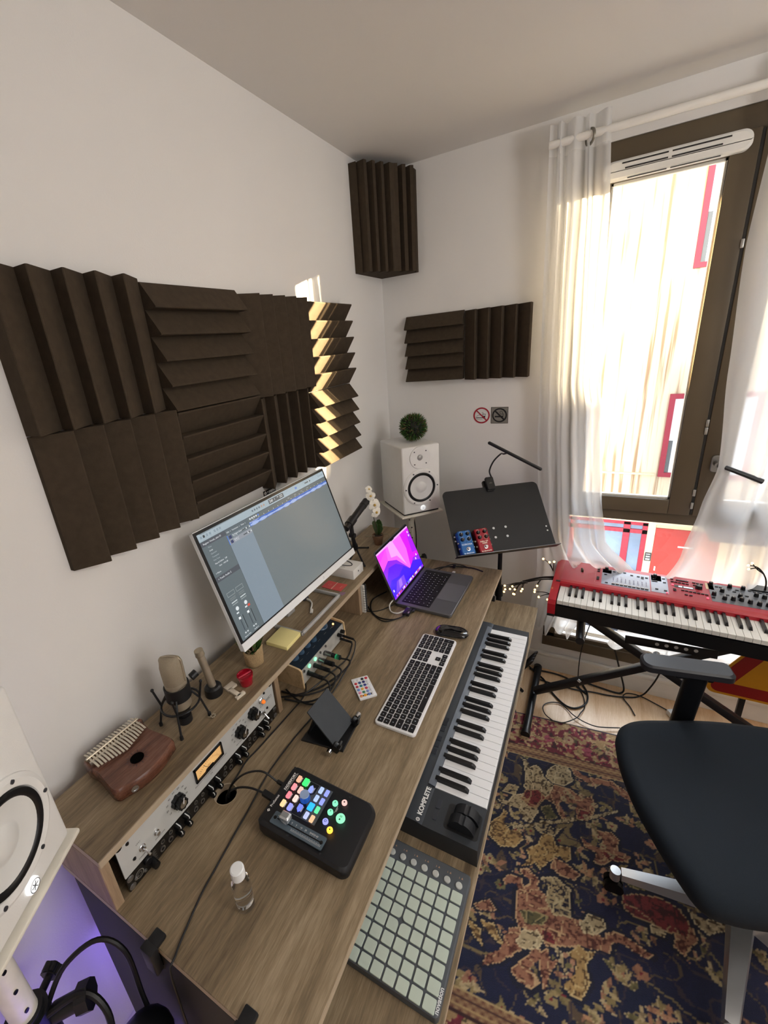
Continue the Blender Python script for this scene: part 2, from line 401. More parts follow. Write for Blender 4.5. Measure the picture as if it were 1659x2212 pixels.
def curtain(name, label, xl, xr, zt, zb, folds, yk, seed, amp=.03, hem=None):
    rnd = random.Random(seed); th = thing(name, label, 'curtain', (interp(xl, zt), 2.04, zt)); th.rotation_euler = (0, 0, 0)
    nu, nv = 150, 90; V = []; F = []; ph = [rnd.uniform(0, 6.28) for _ in range(6)]
    g = G()
    for j in range(nv+1):
        v = j/nv
        for i in range(nu+1):
            u = i/nu
            zbot = interp(hem, u) if hem else zb
            z = zt+(zbot-zt)*v
            a, b_ = interp(xl, z), interp(xr, z)
            x = a+(b_-a)*u+.006*math.sin(folds*2*PI*u*.5+ph[1]+z)
            A = amp*(.55+.6*v)*(1+.35*math.sin(3.1*u*PI+ph[0]))
            y = interp(yk, z)+A*math.sin(folds*2*PI*(u+.035*math.sin(2.3*z+ph[2]))+ph[3])+.22*A*math.sin(folds*3.1*PI*u+ph[4]+1.2*z)
            V.append((x-th.location.x, min(y, 2.122)-2.04, z-zt))
    F = [(j*(nu+1)+i, j*(nu+1)+i+1, (j+1)*(nu+1)+i+1, (j+1)*(nu+1)+i) for j in range(nv) for i in range(nu)]
    g.col = (0, 0, 0, 1); g.raw(V, F)
    for f in g.bm.faces:
        zc = f.calc_center_median().z
        if zc > -.10 or zc < (zb-zt)+.03:
            for l in f.loops: l[g.cl] = (.86, .86, .86, 1)
    obj('cloth', g, M_voile, th, ang=180)
    return th
xlv = [(.28, .70), (.65, .73), (.9, .715), (1.3, .69), (2.0, .675), (2.37, .668)]
xrv = [(.28, .90), (.45, .97), (.60, 1.10), (.66, 1.12), (.80, .99), (1.0, .955), (1.35, .925), (1.5, .895), (2.05, .872), (2.37, .85)]
cl = curtain('voile_curtain', 'sheer white eyelet curtain on the left side of the window, gathered behind the red keyboard', xlv, xrv, 2.372, .28, 4.2,
    [(.28, 2.09), (.60, 2.07), (.68, 2.045), (.80, 2.055), (1.1, 2.075), (2.37, 2.045)], 5)
xl2 = [(.28, 1.05), (.60, 1.18), (.80, 1.255), (1.0, 1.29), (1.16, 1.322), (1.5, 1.295), (1.9, 1.275), (2.2, 1.283), (2.37, 1.30)]
xr2 = [(.28, 1.85), (.7, 1.83), (1.2, 1.78), (2.37, 1.75)]
cr = curtain('voile_curtain', 'sheer white curtain on the right side of the window, tucked behind the window handle', xl2, xr2, 2.372, .28, 5,
    [(.28, 2.08), (.60, 2.07), (.70, 2.06), (1.0, 2.09), (1.16, 2.106), (1.35, 2.09), (2.37, 2.045)], 11)
for par, xs in ((cl, (.798,)), (cr, (1.40, 1.6))):
    for x_ in xs:
        g = G(); g.lathe([(.017, -.002), (.026, -.002), (.026, .002), (.017, .002)], n=24, close=True)
        obj('eyelet', g, mat('antique_ring', '8a857b', .3, 1), par, M=T(x_-par.location.x, 0, 2.306-2.372, rx=0, ry=PI/2, rz=.6))
# ---------------------------------------------------------------- street outside
# low sun beam trimmed by the facade end and two added unseen blocks
FY = 9.0
g = G(); g.bb((-3, FY, -4.0), (12.05, FY+.4, 4.35)); 
def facade_mat():
    m = mat('ribbed_render', 'cdb79a', .9, var=.05, scale=2); N = m.node_tree.nodes; L = m.node_tree.links
    w_ = N.new('ShaderNodeTexNoise'); w_.inputs['Scale'].default_value = 14; w_.inputs['Detail'].default_value = 5
    tc = N.new('ShaderNodeTexCoord'); mp = N.new('ShaderNodeMapping'); mp.inputs['Scale'].default_value = (1, 1, .035); L.new(tc.outputs['Object'], mp.inputs[0]); L.new(mp.outputs[0], w_.inputs[0])
    rp = N.new('ShaderNodeValToRGB'); rp.color_ramp.elements[0].color = lin('8f7458'); rp.color_ramp.elements[0].position = .36; rp.color_ramp.elements[1].color = lin('d3bfa2'); rp.color_ramp.elements[1].position = .50
    L.new(w_.outputs[0], rp.inputs[0]); L.new(rp.outputs[0], N['Principled BSDF'].inputs['Base Color'])
    return m
M_fac = facade_mat(); M_redp = mat('street_red', '8f2234', .6, var=.06, scale=3); M_pgl = mat('street_glass', '6f7f96', .15, var=.3, scale=1.5); M_beige = mat('smooth_render', 'd2bd9a', .9)
bld = thing('street_building', 'beige ribbed building across the street seen through the window', 'building', (0, FY, 0))
obj('wall', g, M_fac, bld, M=T(0, -FY, 0), smooth=False)
def bwin(x0, x1, z0, z1, t=.06):
    g = G()
    g.bb((x0, -.05, z0), (x0+t, .02, z1)); g.bb((x1-t, -.05, z0), (x1, .02, z1)); g.bb((x0+t, -.05, z1-t), (x1-t, .02, z1)); g.bb((x0+t, -.05, z0), (x1-t, .02, z0+t))
    f = obj('window', g, M_redp, bld); g = G(); g.bb((x0+t, -.01, z0+t), (x1-t, .01, z1-t)); obj('pane', g, mat('pale_pane', 'e8ecef', .3), f)
    g = G(); g.bb((x0+t, -.02, z0+t), (x0+t+.06, -.008, z0+(z1-z0)*.45)); obj('blind', g, mat('dark_pane', '56595a', .4), f)
bwin(1.95, 3.1, -.88, .51, .075); bwin(1.975, 3.1, 2.326, 3.9, .07)
g = G(); g.bb((-3, -.04, -.86), (1.9, .02, -.83)); g.bb((-3, -.06, -1.76), (6, .03, -1.70)); obj('ledge', g, M_beige, bld)
g = G(); g.bb((-3, -.03, -4), (1.9, .01, -1.76)); obj('shopfront_glass', g, M_pgl, bld)
g = G()
g.bb((-3, -.07, -1.80), (1.93, 0, -1.74)); g.bb((-3, -.07, -1.96), (1.93, 0, -1.885))
for a, b_ in ((1.565, 1.668), (1.852, 1.93), (.7, .78)): g.bb((a, -.07, -4), (b_, 0, -1.75))
obj('shopfront_frame', g, M_redp, bld)
g = G(); g.bb((1.93, -.06, -4), (2.045, 0, -1.76)); obj('pier', g, M_beige, bld)
g = G(); g.bb((2.045, -.02, -4), (3.05, 0, -1.76)); obj('render_panel', g, M_beige, bld)
g = G(); g.bb((2.05, -.05, -4), (2.95, -.02, -1.83)); d = obj('street_door', g, mat('street_door_red', '9c322c', .55), bld)
g = G(); g.bb((2.40, -.056, -2.16), (2.62, -.05, -2.135)); g.bb((2.11, -.07, -2.66), (2.13, -.05, -2.58)); obj('door_plate', g, mat('vent_white'), d)
g = G(); g.bb((1.945, -.075, -2.48), (2.04, -.06, -2.315)); nb = obj('nameplate', g, mat('dark_plate', '2f3134', .5), bld)
g = G(); Mx = lambda z_: T(1.992, -.077, z_, rx=PI/2)
g.rect(-.03, -.006, .03, .006, 0, Mx(-2.345)); g.rect(-.03, -.004, .03, .004, 0, Mx(-2.385)); g.rect(-.03, -.004, .03, .004, 0, Mx(-2.40))
for i in range(3): g.rect(-.03+i*.023, -.02, -.014+i*.023, .012, 0, Mx(-2.44))
obj('nameplate_lettering', g, mat('vent_white'), nb, smooth=False)
cn = thing('shop_canopy', 'dark flat canopy projecting over the street behind the right curtain', 'canopy', (3.4, FY-.45, -1.5))
g = G(); g.bb((-.75, -.35, -.18), (2.6, .4, .16), b=.02); obj('canopy_box', g, mat('canopy_blue', '30303f', .5), cn)
g = G(); g.bb((-15, 2.6, -4.2), (25, FY, -4.0)); struct('street_ground', g, mat('paving', 'c4bfb4', .9))
car = thing('parked_car', 'dark blue car parked in the street, seen below the transom', 'car', (.95, 7.9, -4.0))
g = G(); pr = [(-1.9, .25), (1.9, .25), (1.95, .75), (1.2, .92), (.65, 1.42), (-.8, 1.45), (-1.5, .98), (-1.95, .85)]
g.prism(pr, -.8, .8, rotm(PI/2, 0, 0), b=.08); obj('body', g, mat('car_blue', '3c4a78', .25, coat=.6), car)
g = G(); g.prism([(-1.35, .98), (1.05, .95), (.58, 1.38), (-.75, 1.40)], -.815, .815, rotm(PI/2, 0, 0)); obj('car_windows', g, mat('car_glass', '20242e', .1), car)
for sx in (-1.2, 1.2):
    for sy in (-.78, .62):
        g = G(); g.cyl((sx, sy, .31), (sx, sy+.16, .31), .31); obj('wheel', g, M_blk, car)

nb2 = thing('sun_cut_block', 'unseen block added on the near side of the street to cut the low sun beam', 'building', (8.0, 2.6, 0))  # added out of view to trim one side of the sun streak
g = G(); g.bb((0, 0, -4), (6, 3.65, 5.5)); obj('wall', g, M_beige, nb2, smooth=False)
g = G(); g.bb((12.05, 9.05, -4), (18, 9.35, 3.66)); tag(obj('low_sun_block', g, M_beige), 'unseen low block added across the street gap to cut the low sun', 'wall')  # added out of view to stop the low sun below the streak
# ================================================================ acoustic foam
M_foam = mat('charcoal_foam', '463c31', .95, var=.10, scale=60, bump=.5, bscale=900, spec=.2)
def foam_profile(n, size, d, ridge_first):
    """Open saw-tooth from 0 to size; ridge at the start or the end of each tooth."""
    p = size/n; pts = []
    for i in range(n):
        a, b = i*p, (i+1)*p
        if ridge_first: pts += [(a+.0005, d-.0015), (a+.002, d), (a+.0045, d), (b-.0005, .012)]
        else: pts += [(a+.0005, .012), (b-.0045, d), (b-.002, d), (b-.0005, d-.0015)]
    return pts
def foam_tile(label, group, origin, run, across, out, w, h, ridge_first, d=.05, n=5, loc=None):
    """run: direction along which the teeth repeat; across: along the ridges; out: away from the wall."""
    run, across, out = Vector(run), Vector(across), Vector(out)
    prof = foam_profile(n, w, d, ridge_first); prof = [(0, 0)]+prof+[(w, 0)]
    g = G(); m = len(prof); V = []
    for s_ in (0, h):
        for (a, b) in prof: V.append(run*a+across*s_+out*b)
    F = [(i, (i+1) % m, m+(i+1) % m, m+i) for i in range(m)]+[tuple(range(m)), tuple(range(m, 2*m))]
    g.raw(V, F); o = obj('foam_tile', g, M_foam, smooth=False); o.location = origin
    return tag(o, label, 'acoustic foam', group)
Yd, Zd, Xd = (0, 1, 0), (0, 0, 1), (1, 0, 0)
ys = [.420, .745, 1.068, 1.392, 1.718]; zt, zm, zb = 1.905, 1.612, 1.315
GL = 'foam tiles on the left wall'
def Ltile(col, row, kind, ridge_first, label):
    y0, y1 = ys[col]+.001, ys[col+1]-.001; sk = [.0, -.008, -.016, -.028, -.04]
    z1 = (zt, zm)[row]+(-.001 if row else 0); z0 = (zm, zb)[row]+.001
    if row == 0: z1 += [0, -.006, -.016, -.028][col]
    if row == 1: z0 += [.01, -.004, -.014, -.03][col]; 
    zz = [0, -.008, -.02, -.042][col]
    if row == 0: z0 += zz
    else: z1 += zz
    if kind == 'V': foam_tile(label, GL, (WX, y0, z0), Yd, Zd, Xd, y1-y0, z1-z0, ridge_first)
    else: foam_tile(label, GL, (WX, y0, z0), Zd, Yd, Xd, z1-z0, y1-y0, ridge_first)
Ltile(0, 0, 'V', True, 'dark foam tile with upright wedges at the top left of the left wall')
Ltile(1, 0, 'H', True, 'dark foam tile with level shingle-like wedges, second from the left in the upper row')
Ltile(2, 0, 'V', False, 'dark foam tile with upright wedges, third in the upper row, edged by sunlight')
Ltile(3, 0, 'H', False, 'sunlit foam tile with level wedges at the upper right end of the left wall')
Ltile(0, 1, 'V', False, 'dark foam tile with broad upright wedges at the lower left of the left wall')
Ltile(1, 1, 'H', False, 'dark foam tile with level wedges just above the left half of the monitor')
Ltile(2, 1, 'V', True, 'foam tile with black and brown upright stripes above the monitor')
Ltile(3, 1, 'H', True, 'foam tile with level wedges above the right end of the monitor, partly sunlit')
GB = 'foam tiles on the window wall'
foam_tile('dark foam tile with level wedges, left one of the pair on the window wall', GB, (.080, WY, 1.527), Zd, Xd, (0, -1, 0), .296, .272, True)
foam_tile('dark foam tile with upright wedges, right one of the pair on the window wall', GB, (.356, WY, 1.522), Xd, Zd, (0, -1, 0), .278, .296, False)
# corner bass trap
g = G(); poly = [(WX, WY), (WX, 1.873), (WX+.035, 1.873)]
A = Vector((WX+.035, 1.873)); B = Vector((.143, 2.122)); nrm = Vector((.81, -.58)); n = 7
for i in range(n):
    a = A.lerp(B, (i+.12)/n); b = A.lerp(B, (i+.5)/n); c_ = A.lerp(B, (i+.88)/n)
    k = .014
    poly += [tuple(a-nrm*k), tuple(b+nrm*.026), tuple(c_+nrm*.022)] if i < 4 else [tuple(a+nrm*.022), tuple(b+nrm*.026), tuple(c_-nrm*k)]
poly += [(.143, 2.122), (.143, WY)]
g.prism(poly, 2.006, 2.398); tag(obj('bass_trap', g, M_foam, smooth=False), 'black foam bass trap filling the corner just below the ceiling', 'acoustic foam')
# shop sticker under the foam
st = thing('shop_sticker', 'small black and white label on the wall just above the monitor', 'sticker', (WX, 1.10, 1.281))
Ms = T(0, 0, 0) @ Matrix(((0, 0, 1, 0), (1, 0, 0, 0), (0, 1, 0, 0), (0, 0, 0, 1)))
g = G(); g.prism(rounded(.066, .016, .001), 0, .0015, Ms); obj('label_plate', g, mat('sticker_black', '111111', .4), st)
g = G(); g.text('th', .016, Ms @ T(-.024, 0, .002), weight=.0004); g.text('\u2022', .02, Ms @ T(-.012, 0, .002)); g.text('mann', .016, Ms @ T(.011, 0, .002), weight=.0004); obj('lettering', g, mat('sticker_white', 'f2f2f0', .5), st, smooth=False)
# two prohibition signs
def sgn(x, z): return T(x, WY, z, rx=PI/2)
s1_ = thing('no_food_sign', 'round red and white no food or drink sticker on the window wall', 'sign', (.434, WY, 1.352))
Mz = rotm(PI/2, 0, 0)
g = G(); g.lathe([(.0378, 0), (.0378, .0015)], Mz, n=40); obj('disc', g, mat('sign_white', 'dfe0de', .4, var=.01), s1_)
g = G(); g.ring(.031, .0378, .002, Mz, n=40); g.raw([(-.0255, .0215, .0023), (-.0215, .0255, .0023), (.0255, -.0215, .0023), (.0215, -.0255, .0023)], [(0, 1, 2, 3)], Mz); obj('prohibition_ring', g, mat('sign_red', 'a3182c', .45), s1_, smooth=False)
g = G(); z_ = .0019
def stroke(pts, w_=.0013, M=Mz, z=z_):
    for a, b in zip(pts, pts[1:]):
        a = Vector(a); b = Vector(b); d = (b-a).normalized()*w_/2; q = Vector((-d.y, d.x))
        g.raw([(*(a-d+q), z), (*(a-d-q), z), (*(b+d-q), z), (*(b+d+q), z)], [(0, 1, 2, 3)], M)
stroke([(-.023, -.006), (-.020, -.001), (-.012, .002), (-.004, .002), (.002, -.001), (.004, -.006)]); stroke([(-.024, -.011), (.006, -.011)], .003); stroke([(-.023, -.015), (-.02, -.018), (.004, -.018)])
stroke([(.004, .006), (.018, .006)], .0022); stroke([(.005, .005), (.008, -.014), (.015, -.014), (.018, .005)]); g.raw([(.0065, -.002, z_), (.0085, -.014, z_), (.015, -.014, z_), (.0172, -.002, z_)], [(0, 1, 2, 3)], Mz); stroke([(.008, .006), (.007, .014), (.001, .013)])
obj('burger_and_cup', g, mat('ink', '151414', .5), s1_, smooth=False)
s2_ = thing('no_smoking_sign', 'square brushed grey no smoking plate beside the round red sticker', 'sign', (.515, WY, 1.352))
g = G(); g.prism(rounded(.075, .075, .002), 0, .002, Mz); g.mi(1)
obj('plate', g, [mat('brushed_plate', '96938b', .35, .6, var=.12, scale=8, stretch=(1, 1, 12))], s2_)
g = G(); g.ring(.0265, .033, .0024, Mz, n=40); g.raw([(-.0222, .0172, .0026), (-.0172, .0222, .0026), (.0222, -.0172, .0026), (.0172, -.0222, .0026)], [(0, 1, 2, 3)], Mz)
z_ = .0024; stroke([(-.018, -.006), (.013, -.006)], .0065, z=.0025); stroke([(.016, -.0035), (.0175, .003), (.012, .005), (.005, .006), (.001, .013), (.003, .019), (.009, .019), (.013, .013), (.012, .009), (.018, .006)], .0016, z=.0025)
for a, b in (((-.037, -.037), (.037, -.037)), ((.037, -.037), (.037, .037)), ((.037, .037), (-.037, .037)), ((-.037, .037), (-.037, -.037))): stroke([a, b], .0018, z=.0022)
obj('cigarette_symbol', g, mat('ink'), s2_, smooth=False)
# ================================================================ desk
M_wood = wood('oak_laminate', '5f503d', '86745a', 'a8957a', 'Y', .5, .8)
M_wood2 = wood('oak_laminate_upright', '7a6650', '957d63', 'ab9377', 'Z', .5)
M_edge = mat('edge_band', 'b3a28a', .5, var=.05)
desk = thing('studio_desk', 'wood-effect studio desk with raised shelf and pull-out keyboard tray along the left wall', 'desk', (.3, 1.0, 0))
def D(name, g, mats, par=desk, **k):
    o = obj(name, g, mats, par, **k); 
    if par is desk: o.location = (-.3, -1.0, 0)
    return o
def board(name, lo, hi, m=M_wood, edge='x', par=desk):
    g = G(); g.bb(lo, hi, b=.0012, seg=1)
    for f in g.bm.faces:
        n = f.normal
        if abs(n.z) < .5 and edge != 'all': f.material_index = 1
    return D(name, g, [m, M_edge], par)
# desktop with a round cable hole cut near the rack
dt = board('desktop', (0, .2, .732), (.612, 1.775, .75))
cut = bpy.data.objects.new('cutter_tmp', bpy.data.meshes.new('c')); gg = G(); gg.cyl((.219, .471, .70), (.219, .471, .78), .026, n=40); gg.bm.to_mesh(cut.data); COL.objects.link(cut)
md = dt.modifiers.new('hole', 'BOOLEAN'); md.object = cut; md.operation = 'DIFFERENCE'; md.solver = 'EXACT'; cut.location = (0, 0, 0)
bpy.context.view_layer.update()
me2 = bpy.data.meshes.new_from_object(dt.evaluated_get(bpy.context.evaluated_depsgraph_get())); dt.modifiers.clear(); dt.data = me2; bpy.data.objects.remove(cut)
g = G(); g.lathe([(.0255, -.018), (.0255, 0), (.0275, .0008), (.0275, -.0005), (.0262, -.018)], n=40); D('cable_hole_rim', g, M_edge, desk, M=T(.219-.3, .471-1.0, .75)).location = (.219-.3, .471-1.0, .75)
board('hutch_shelf', (0, .2, .877), (.2, 1.762, .895))
for y0 in (.2, .7225, 1.243, 1.744): board('hutch_divider', (.0, y0, .75), (.192, y0+.018, .877), M_wood2, edge='all')
board('hutch_back', (0, .218, .75), (.006, 1.744, .877))
board('keyboard_tray', (.28, .24, .624), (.766, 1.705, .64))
for y0 in (.2, 1.757): board('side_panel', (.04, y0, 0), (.58, y0+.018, .732), mat('panel_shade_black', '191817', .6), edge='all')  # black colour puts the shade under the desk into these panels
g = G(); g.bb((.05, .218, .45), (.066, 1.757, .732)); D('modesty_panel', g, mat('panel_shade_black'))
for y0 in (.232, 1.7): g = G(); g.bb((.28, y0-.012, .64), (.60, y0, .66)); D('tray_runner', g, M_blkm)

RZ = PI/2   # devices on the desk: local X runs along the desk (+y), local Y away from the user (-x)
M_knob = mat('knob_black', '0f0f11', .35, var=.1)
M_wht = mat('marking_white', 'e9e9e6', .5, var=.01)
M_anod = mat('faceplate_silver', 'cfd0cd', .42, .25, var=.02, scale=8)
# ---------------------------------------------------------------- white two-unit compressor in the rack bay
# faces +x; local X = +y, local Y = +z, local Z = +x
FACE = Matrix(((0, 0, 1, 0), (1, 0, 0, 0), (0, 1, 0, 0), (0, 0, 0, 1)))
lv = thing('rack_compressor', 'white two-unit rack compressor with amber meter and black knobs, upper unit of the desk rack', 'rack unit', (.186, .2325, .789))
def Lp(y, z): return y-.2325, z-.789
g = G(); g.prism(rounded(.4826, .0875, .002), 0, .003, FACE @ T(.2413, .04375, 0)); g.mi(0)
obj('faceplate', g, M_anod, lv)
g = G(); g.bb((-.17, .02, .003), (-.001, .463, .084)); obj('chassis', g, M_blk, lv)
def knurled(g, M, r, h, lobes=12):
    pts = []
    for i in range(lobes*4): a = 2*PI*i/(lobes*4); rr = r*(1.0 if (i % 4) in (0, 1) else .88); pts.append((rr*math.cos(a), rr*math.sin(a)))
    g.prism(pts, .0, h*.45, M); g.prism([(p[0]*.8, p[1]*.8) for p in pts], h*.45, h, M)
for (y, z, r, an) in ((.372, .834, .0165, .3), (.572, .832, .0165, .5), (.624, .843, .0165, .5)):
    u, v = Lp(y, z); g = G(); M = FACE @ T(u, v, .003); knurled(g, M, r, .021, 8); k = obj('knob', g, M_knob, lv)
    g = G(); g.box((0, .008, .0214), (.0016, .014, .0006)); g2 = obj('pointer', g, M_wht, k, M=M @ rotm(0, 0, -an), smooth=False)
    g = G(); g.lathe([(r*.5, .0211), (0, .0213)], M, n=20); obj('knob_cap', g, M_chrome, k)
# scale numbers around two knobs
g = G()
for (y, z) in ((.372, .834), (.572, .832)):
    u, v = Lp(y, z)
    for i, t_ in enumerate(('10', '20', '30', '40', '50', '60', '70', '80', '90')):
        a = math.radians(215-i*29); g.text(t_, .006, FACE @ T(u+.026*math.cos(a), v+.026*math.sin(a), .0034))
    g.text('GAIN' if y < .5 else 'PEAK REDUCTION', .0042, FACE @ T(u+.0, v-.031, .0034))
g.text('DIGITALLY CONTROLLED LEVELING AMPLIFIER', .0048, FACE @ T(*Lp(.470, .813), .0034)); g.text('2A', .006, FACE @ T(*Lp(.468, .805), .0034))
g.text('GAIN REDUCTION', .0040, FACE @ T(*Lp(.622, .871), .0034)); g.text('+10   +4', .0036, FACE @ T(*Lp(.640, .864), .0034))
g.text('LIMIT', .0046, FACE @ T(*Lp(.274, .836), .0034)); g.text('COMPRESS', .0042, FACE @ T(*Lp(.276, .799), .0034)); g.text('STEREO LINK', .0042, FACE @ T(*Lp(.318, .8), .0034)); g.text('POWER', .0042, FACE @ T(*Lp(.66, .797), .0034))
u, v = Lp(.681, .833)
for (a, b, c_, d_) in ((u-.024, v-.0035, u+.024, v-.0027), (u-.024, v+.0027, u+.024, v+.0035), (u-.024, v-.0035, u-.0232, v+.0035), (u+.0232, v-.0035, u+.024, v+.0035)): g.rect(a, b, c_, d_, .0034, FACE)
g.text('STUDIO AUDIO', .0045, FACE @ T(u, v, .0034), weight=.0001)
obj('panel_lettering', g, mat('ink'), lv, smooth=False)
# meter
u0, v0 = Lp(.424, .822); u1, v1 = Lp(.511, .860)
g = G(); 
for (a, b, c_, d_) in ((u0, v0, u1, v0+.004), (u0, v1-.004, u1, v1), (u0, v0, u0+.004, v1), (u1-.004, v0, u1, v1)): g.prism([(a, b), (c_, b), (c_, d_), (a, d_)], .002, .0075, FACE)
mt = obj('meter', g, M_knob, lv)
g = G(); g.rect(u0+.003, v0+.003, u1-.003, v1-.003, .0036, FACE); obj('dial', g, mat('meter_amber', 'e8b878', .5, var=.08, scale=40, emit=.35), mt, smooth=False)
g = G(); uc = (u0+u1)/2
for i in range(19):
    a = math.radians(150-i*6.7); R0 = .036; 
    for (r0_, r1_) in ((R0, R0+(.004 if i % 3 else .006)),):
        p = Vector((uc, v0-.013)); d = Vector((math.cos(a), math.sin(a))); q = Vector((-d.y, d.x))*.0003
        g.raw([(*(p+d*r0_+q), .0039), (*(p+d*r0_-q), .0039), (*(p+d*r1_-q), .0039), (*(p+d*r1_+q), .0039)], [(0, 1, 2, 3)], FACE)
g.text('VU', .007, FACE @ T(uc, v0+.012, .0039)); 
d = Vector((math.cos(2.2), math.sin(2.2))); p = Vector((uc, v0+.003)); q = Vector((-d.y, d.x))*.0004
g.raw([(*(p+q), .004), (*(p-q), .004), (*(p+d*.026-q), .004), (*(p+d*.026+q), .004)], [(0, 1, 2, 3)], FACE); g.prism([(uc-.016, v0+.002), (uc+.016, v0+.002), (uc+.010, v0+.008), (uc-.010, v0+.008)], .0038, .0044, FACE)
obj('scale_and_needle', g, mat('ink'), mt, smooth=False)
def toggle(y, z, par=lv, tilt=-.5):
    u, v = Lp(y, z); g = G(); M = FACE @ T(u, v, .003)
    g.lathe([(.0075, 0), (.0075, .002), (.006, .003), (.0045, .008), (0, .0085)], M, n=12); e = Vector((.002, math.sin(tilt)*.02, .008+math.cos(tilt)*.016))
    g.tube([M @ Vector((0, 0, .006)), M @ e], [.0016, .0028], sub=0); return obj('toggle_switch', g, M_chrome, par)
toggle(.661, .811, tilt=-.9); toggle(.278, .818, tilt=-.4)
u, v = Lp(.312, .817); g = G(); g.lathe([(.006, 0), (.006, .003), (.0042, .0035), (.0042, .009), (0, .0095)], FACE @ T(u, v, .003), n=18); obj('link_button', g, M_chrome, lv)
u, v = Lp(.661, .852); g = G(); M = FACE @ T(u, v, .003); g.lathe([(.0085, 0), (.0085, .004), (.0065, .006), (.0065, .010)], M, n=20); jl = obj('pilot_lamp', g, M_chrome, lv); g = G(); g.lathe([(.0055, .008), (.005, .014), (.003, .017), (0, .018)], M, n=16); obj('jewel', g, mat('amber_jewel', 'd8702a', .2, emit=.8), jl)
def screw(y, z, par, r=.0045, m=None, off=(.2325, .789), zz=.003):
    g = G(); M = FACE @ T(y-off[0], z-off[1], zz); g.lathe([(r*1.35, 0), (r*1.35, .0006), (r, .0008), (r*.9, .0025), (0, .0032)], M, n=16); return obj('screw', g, m or M_knob, par)
for (y, z) in ((.240, .868), (.707, .868)): screw(y, z, lv, .0052)
for (y, z) in ((.256, .859), (.259, .812), (.679, .861), (.681, .809)): screw(y, z, lv, .0028)
# ---------------------------------------------------------------- black one-unit preamp below it
pa = thing('rack_preamp', 'black one-unit rack preamp crowded with small knobs, lowest unit of the desk rack', 'rack unit', (.186, .2325, .751))
g = G(); g.prism(rounded(.4826, .036, .001), 0, .003, FACE @ T(.2413, .018, 0)); obj('faceplate', g, mat('panel_satin_black', '15120f', .38), pa)
g = G(); g.bb((-.17, .02, .001), (-.001, .463, .035)); obj('chassis', g, M_blk, pa)
for base in (.355, .452, .546, .637):
    for (du, dv) in ((0, .009), (0, -.009), (.024, .009), (.024, -.009)):
        g = G(); M = FACE @ T(base-.2325+du, .018+dv, .003); g.lathe([(.0072, 0), (.0068, .004), (.0062, .015)], M, n=18); g.mi(1); g.rect(-.0009, 0, .0009, .0062, .0153, M); g.bb((-.0009, .0058, 0), (.0009, .0068, .015)) if False else None
        g.raw([(-.0010, .0071, .001), (.0010, .0071, .001), (.0010, .0064, .0152), (-.0010, .0064, .0152)], [(0, 1, 2, 3)], M); obj('knob', g, [M_knob, M_wht], pa)
g = G(); M = FACE @ T(.0535, .014, .003); g.lathe([(.0085, 0), (.008, .004), (.0072, .019), (.0045, .0192)], M, n=18); g.lathe([(.0085, 0), (.008, .006), (.007, .007)], FACE @ T(.046, .027, .003), n=16); obj('output_knob', g, M_knob, pa)
for y in (.314, .335, .407, .428, .503, .524, .595, .616):
    for dv, r in ((-.006, .0062), (.0095, .0048)):
        g = G(); M = FACE @ T(y-.2325+(.004 if dv > 0 else 0), .018+dv, .003); g.lathe([(r, 0), (r, .0016), (r*.62, .0016), (r*.58, -.001), (0, -.001)], M, n=18)
        g.mi(1); g.lathe([(r*.4, .0), (r*.4, .001), (0, .0012)], M, n=10); obj('socket' if dv < 0 else 'button', g, [M_steel, M_knob] if dv < 0 else [mat('button_grey', '55514b', .4), M_blk], pa)
g = G()
for y in (.296, .387, .482, .575, .668):
    for i in range(9): g.rect(y-.2325-.004, .004+i*.0032, y-.2325+.004-(i % 2)*.003, .0048+i*.0032, .0034, FACE)
obj('panel_marks', g, mat('dim_print', '8f8b82', .5), pa, smooth=False)
g = G(); g.ring(.008, .0095, .0034, FACE @ T(.026, .017, 0), n=24); g.ring(.004, .0048, .0034, FACE @ T(.026, .017, 0), n=24); obj('maker_emblem', g, mat('dim_print'), pa, smooth=False)
for (y, z) in ((.2405, .780), (.2405, .758), (.7075, .780), (.7075, .758)): screw(y, z, pa, .0052, M_steel, (.2325, .751))
for (y, z) in ((.250, .766), (.270, .760), (.665, .776), (.690, .757)): screw(y, z, pa, .0026, M_steel, (.2325, .751))
# ---------------------------------------------------------------- desktop mixer/interface with wood cheeks
ia = thing('audio_interface', 'sloped audio interface with dark knobs, silver front and pale wood cheeks under the shelf', 'audio interface', (.206, .966, .75), RZ)
# local: X along desk (-.133..+.133), Y away from user (0..0.16), Z up
side = [(0, .0), (.003, .066), (.012, .071), (.15, .086), (.16, .08), (.165, .0)]
def sideprism(g, x0, x1, poly): 
    g.raw([(x0, p[0], p[1]) for p in poly]+[(x1, p[0], p[1]) for p in poly], [tuple(range(len(poly))), tuple(range(len(poly), 2*len(poly)))[::-1]]+[(i, (i+1) % len(poly), len(poly)+(i+1) % len(poly), len(poly)+i) for i in range(len(poly))])
M_pale = wood('pale_ash', 'b89a72', 'd4b78d', 'e2c9a2', 'X', .5)
for sx in (-1, 1):
    g = G(); x0, x1 = (-.136, -.130) if sx < 0 else (.130, .136); sideprism(g, x0, x1, side); obj('wood_cheek', g, M_pale, ia)
g = G(); sideprism(g, -.130, .130, [(.004, .012), (.006, .062), (.16, .078), (.16, .004), (.03, .004)]); obj('body', g, mat('ash_silver', 'bdbcb6', .4, .3), ia)
g = G(); sl = math.atan2(.016, .154); MT = T(0, .0065, .0625, rx=sl); g.prism(rounded(.258, .15, .002, cy=.076), 0, .0015, MT); obj('control_panel', g, mat('deep_blue_panel', '25303c', .4), ia)
M_kb = mat('knob_blueblack', '38526a', .3)
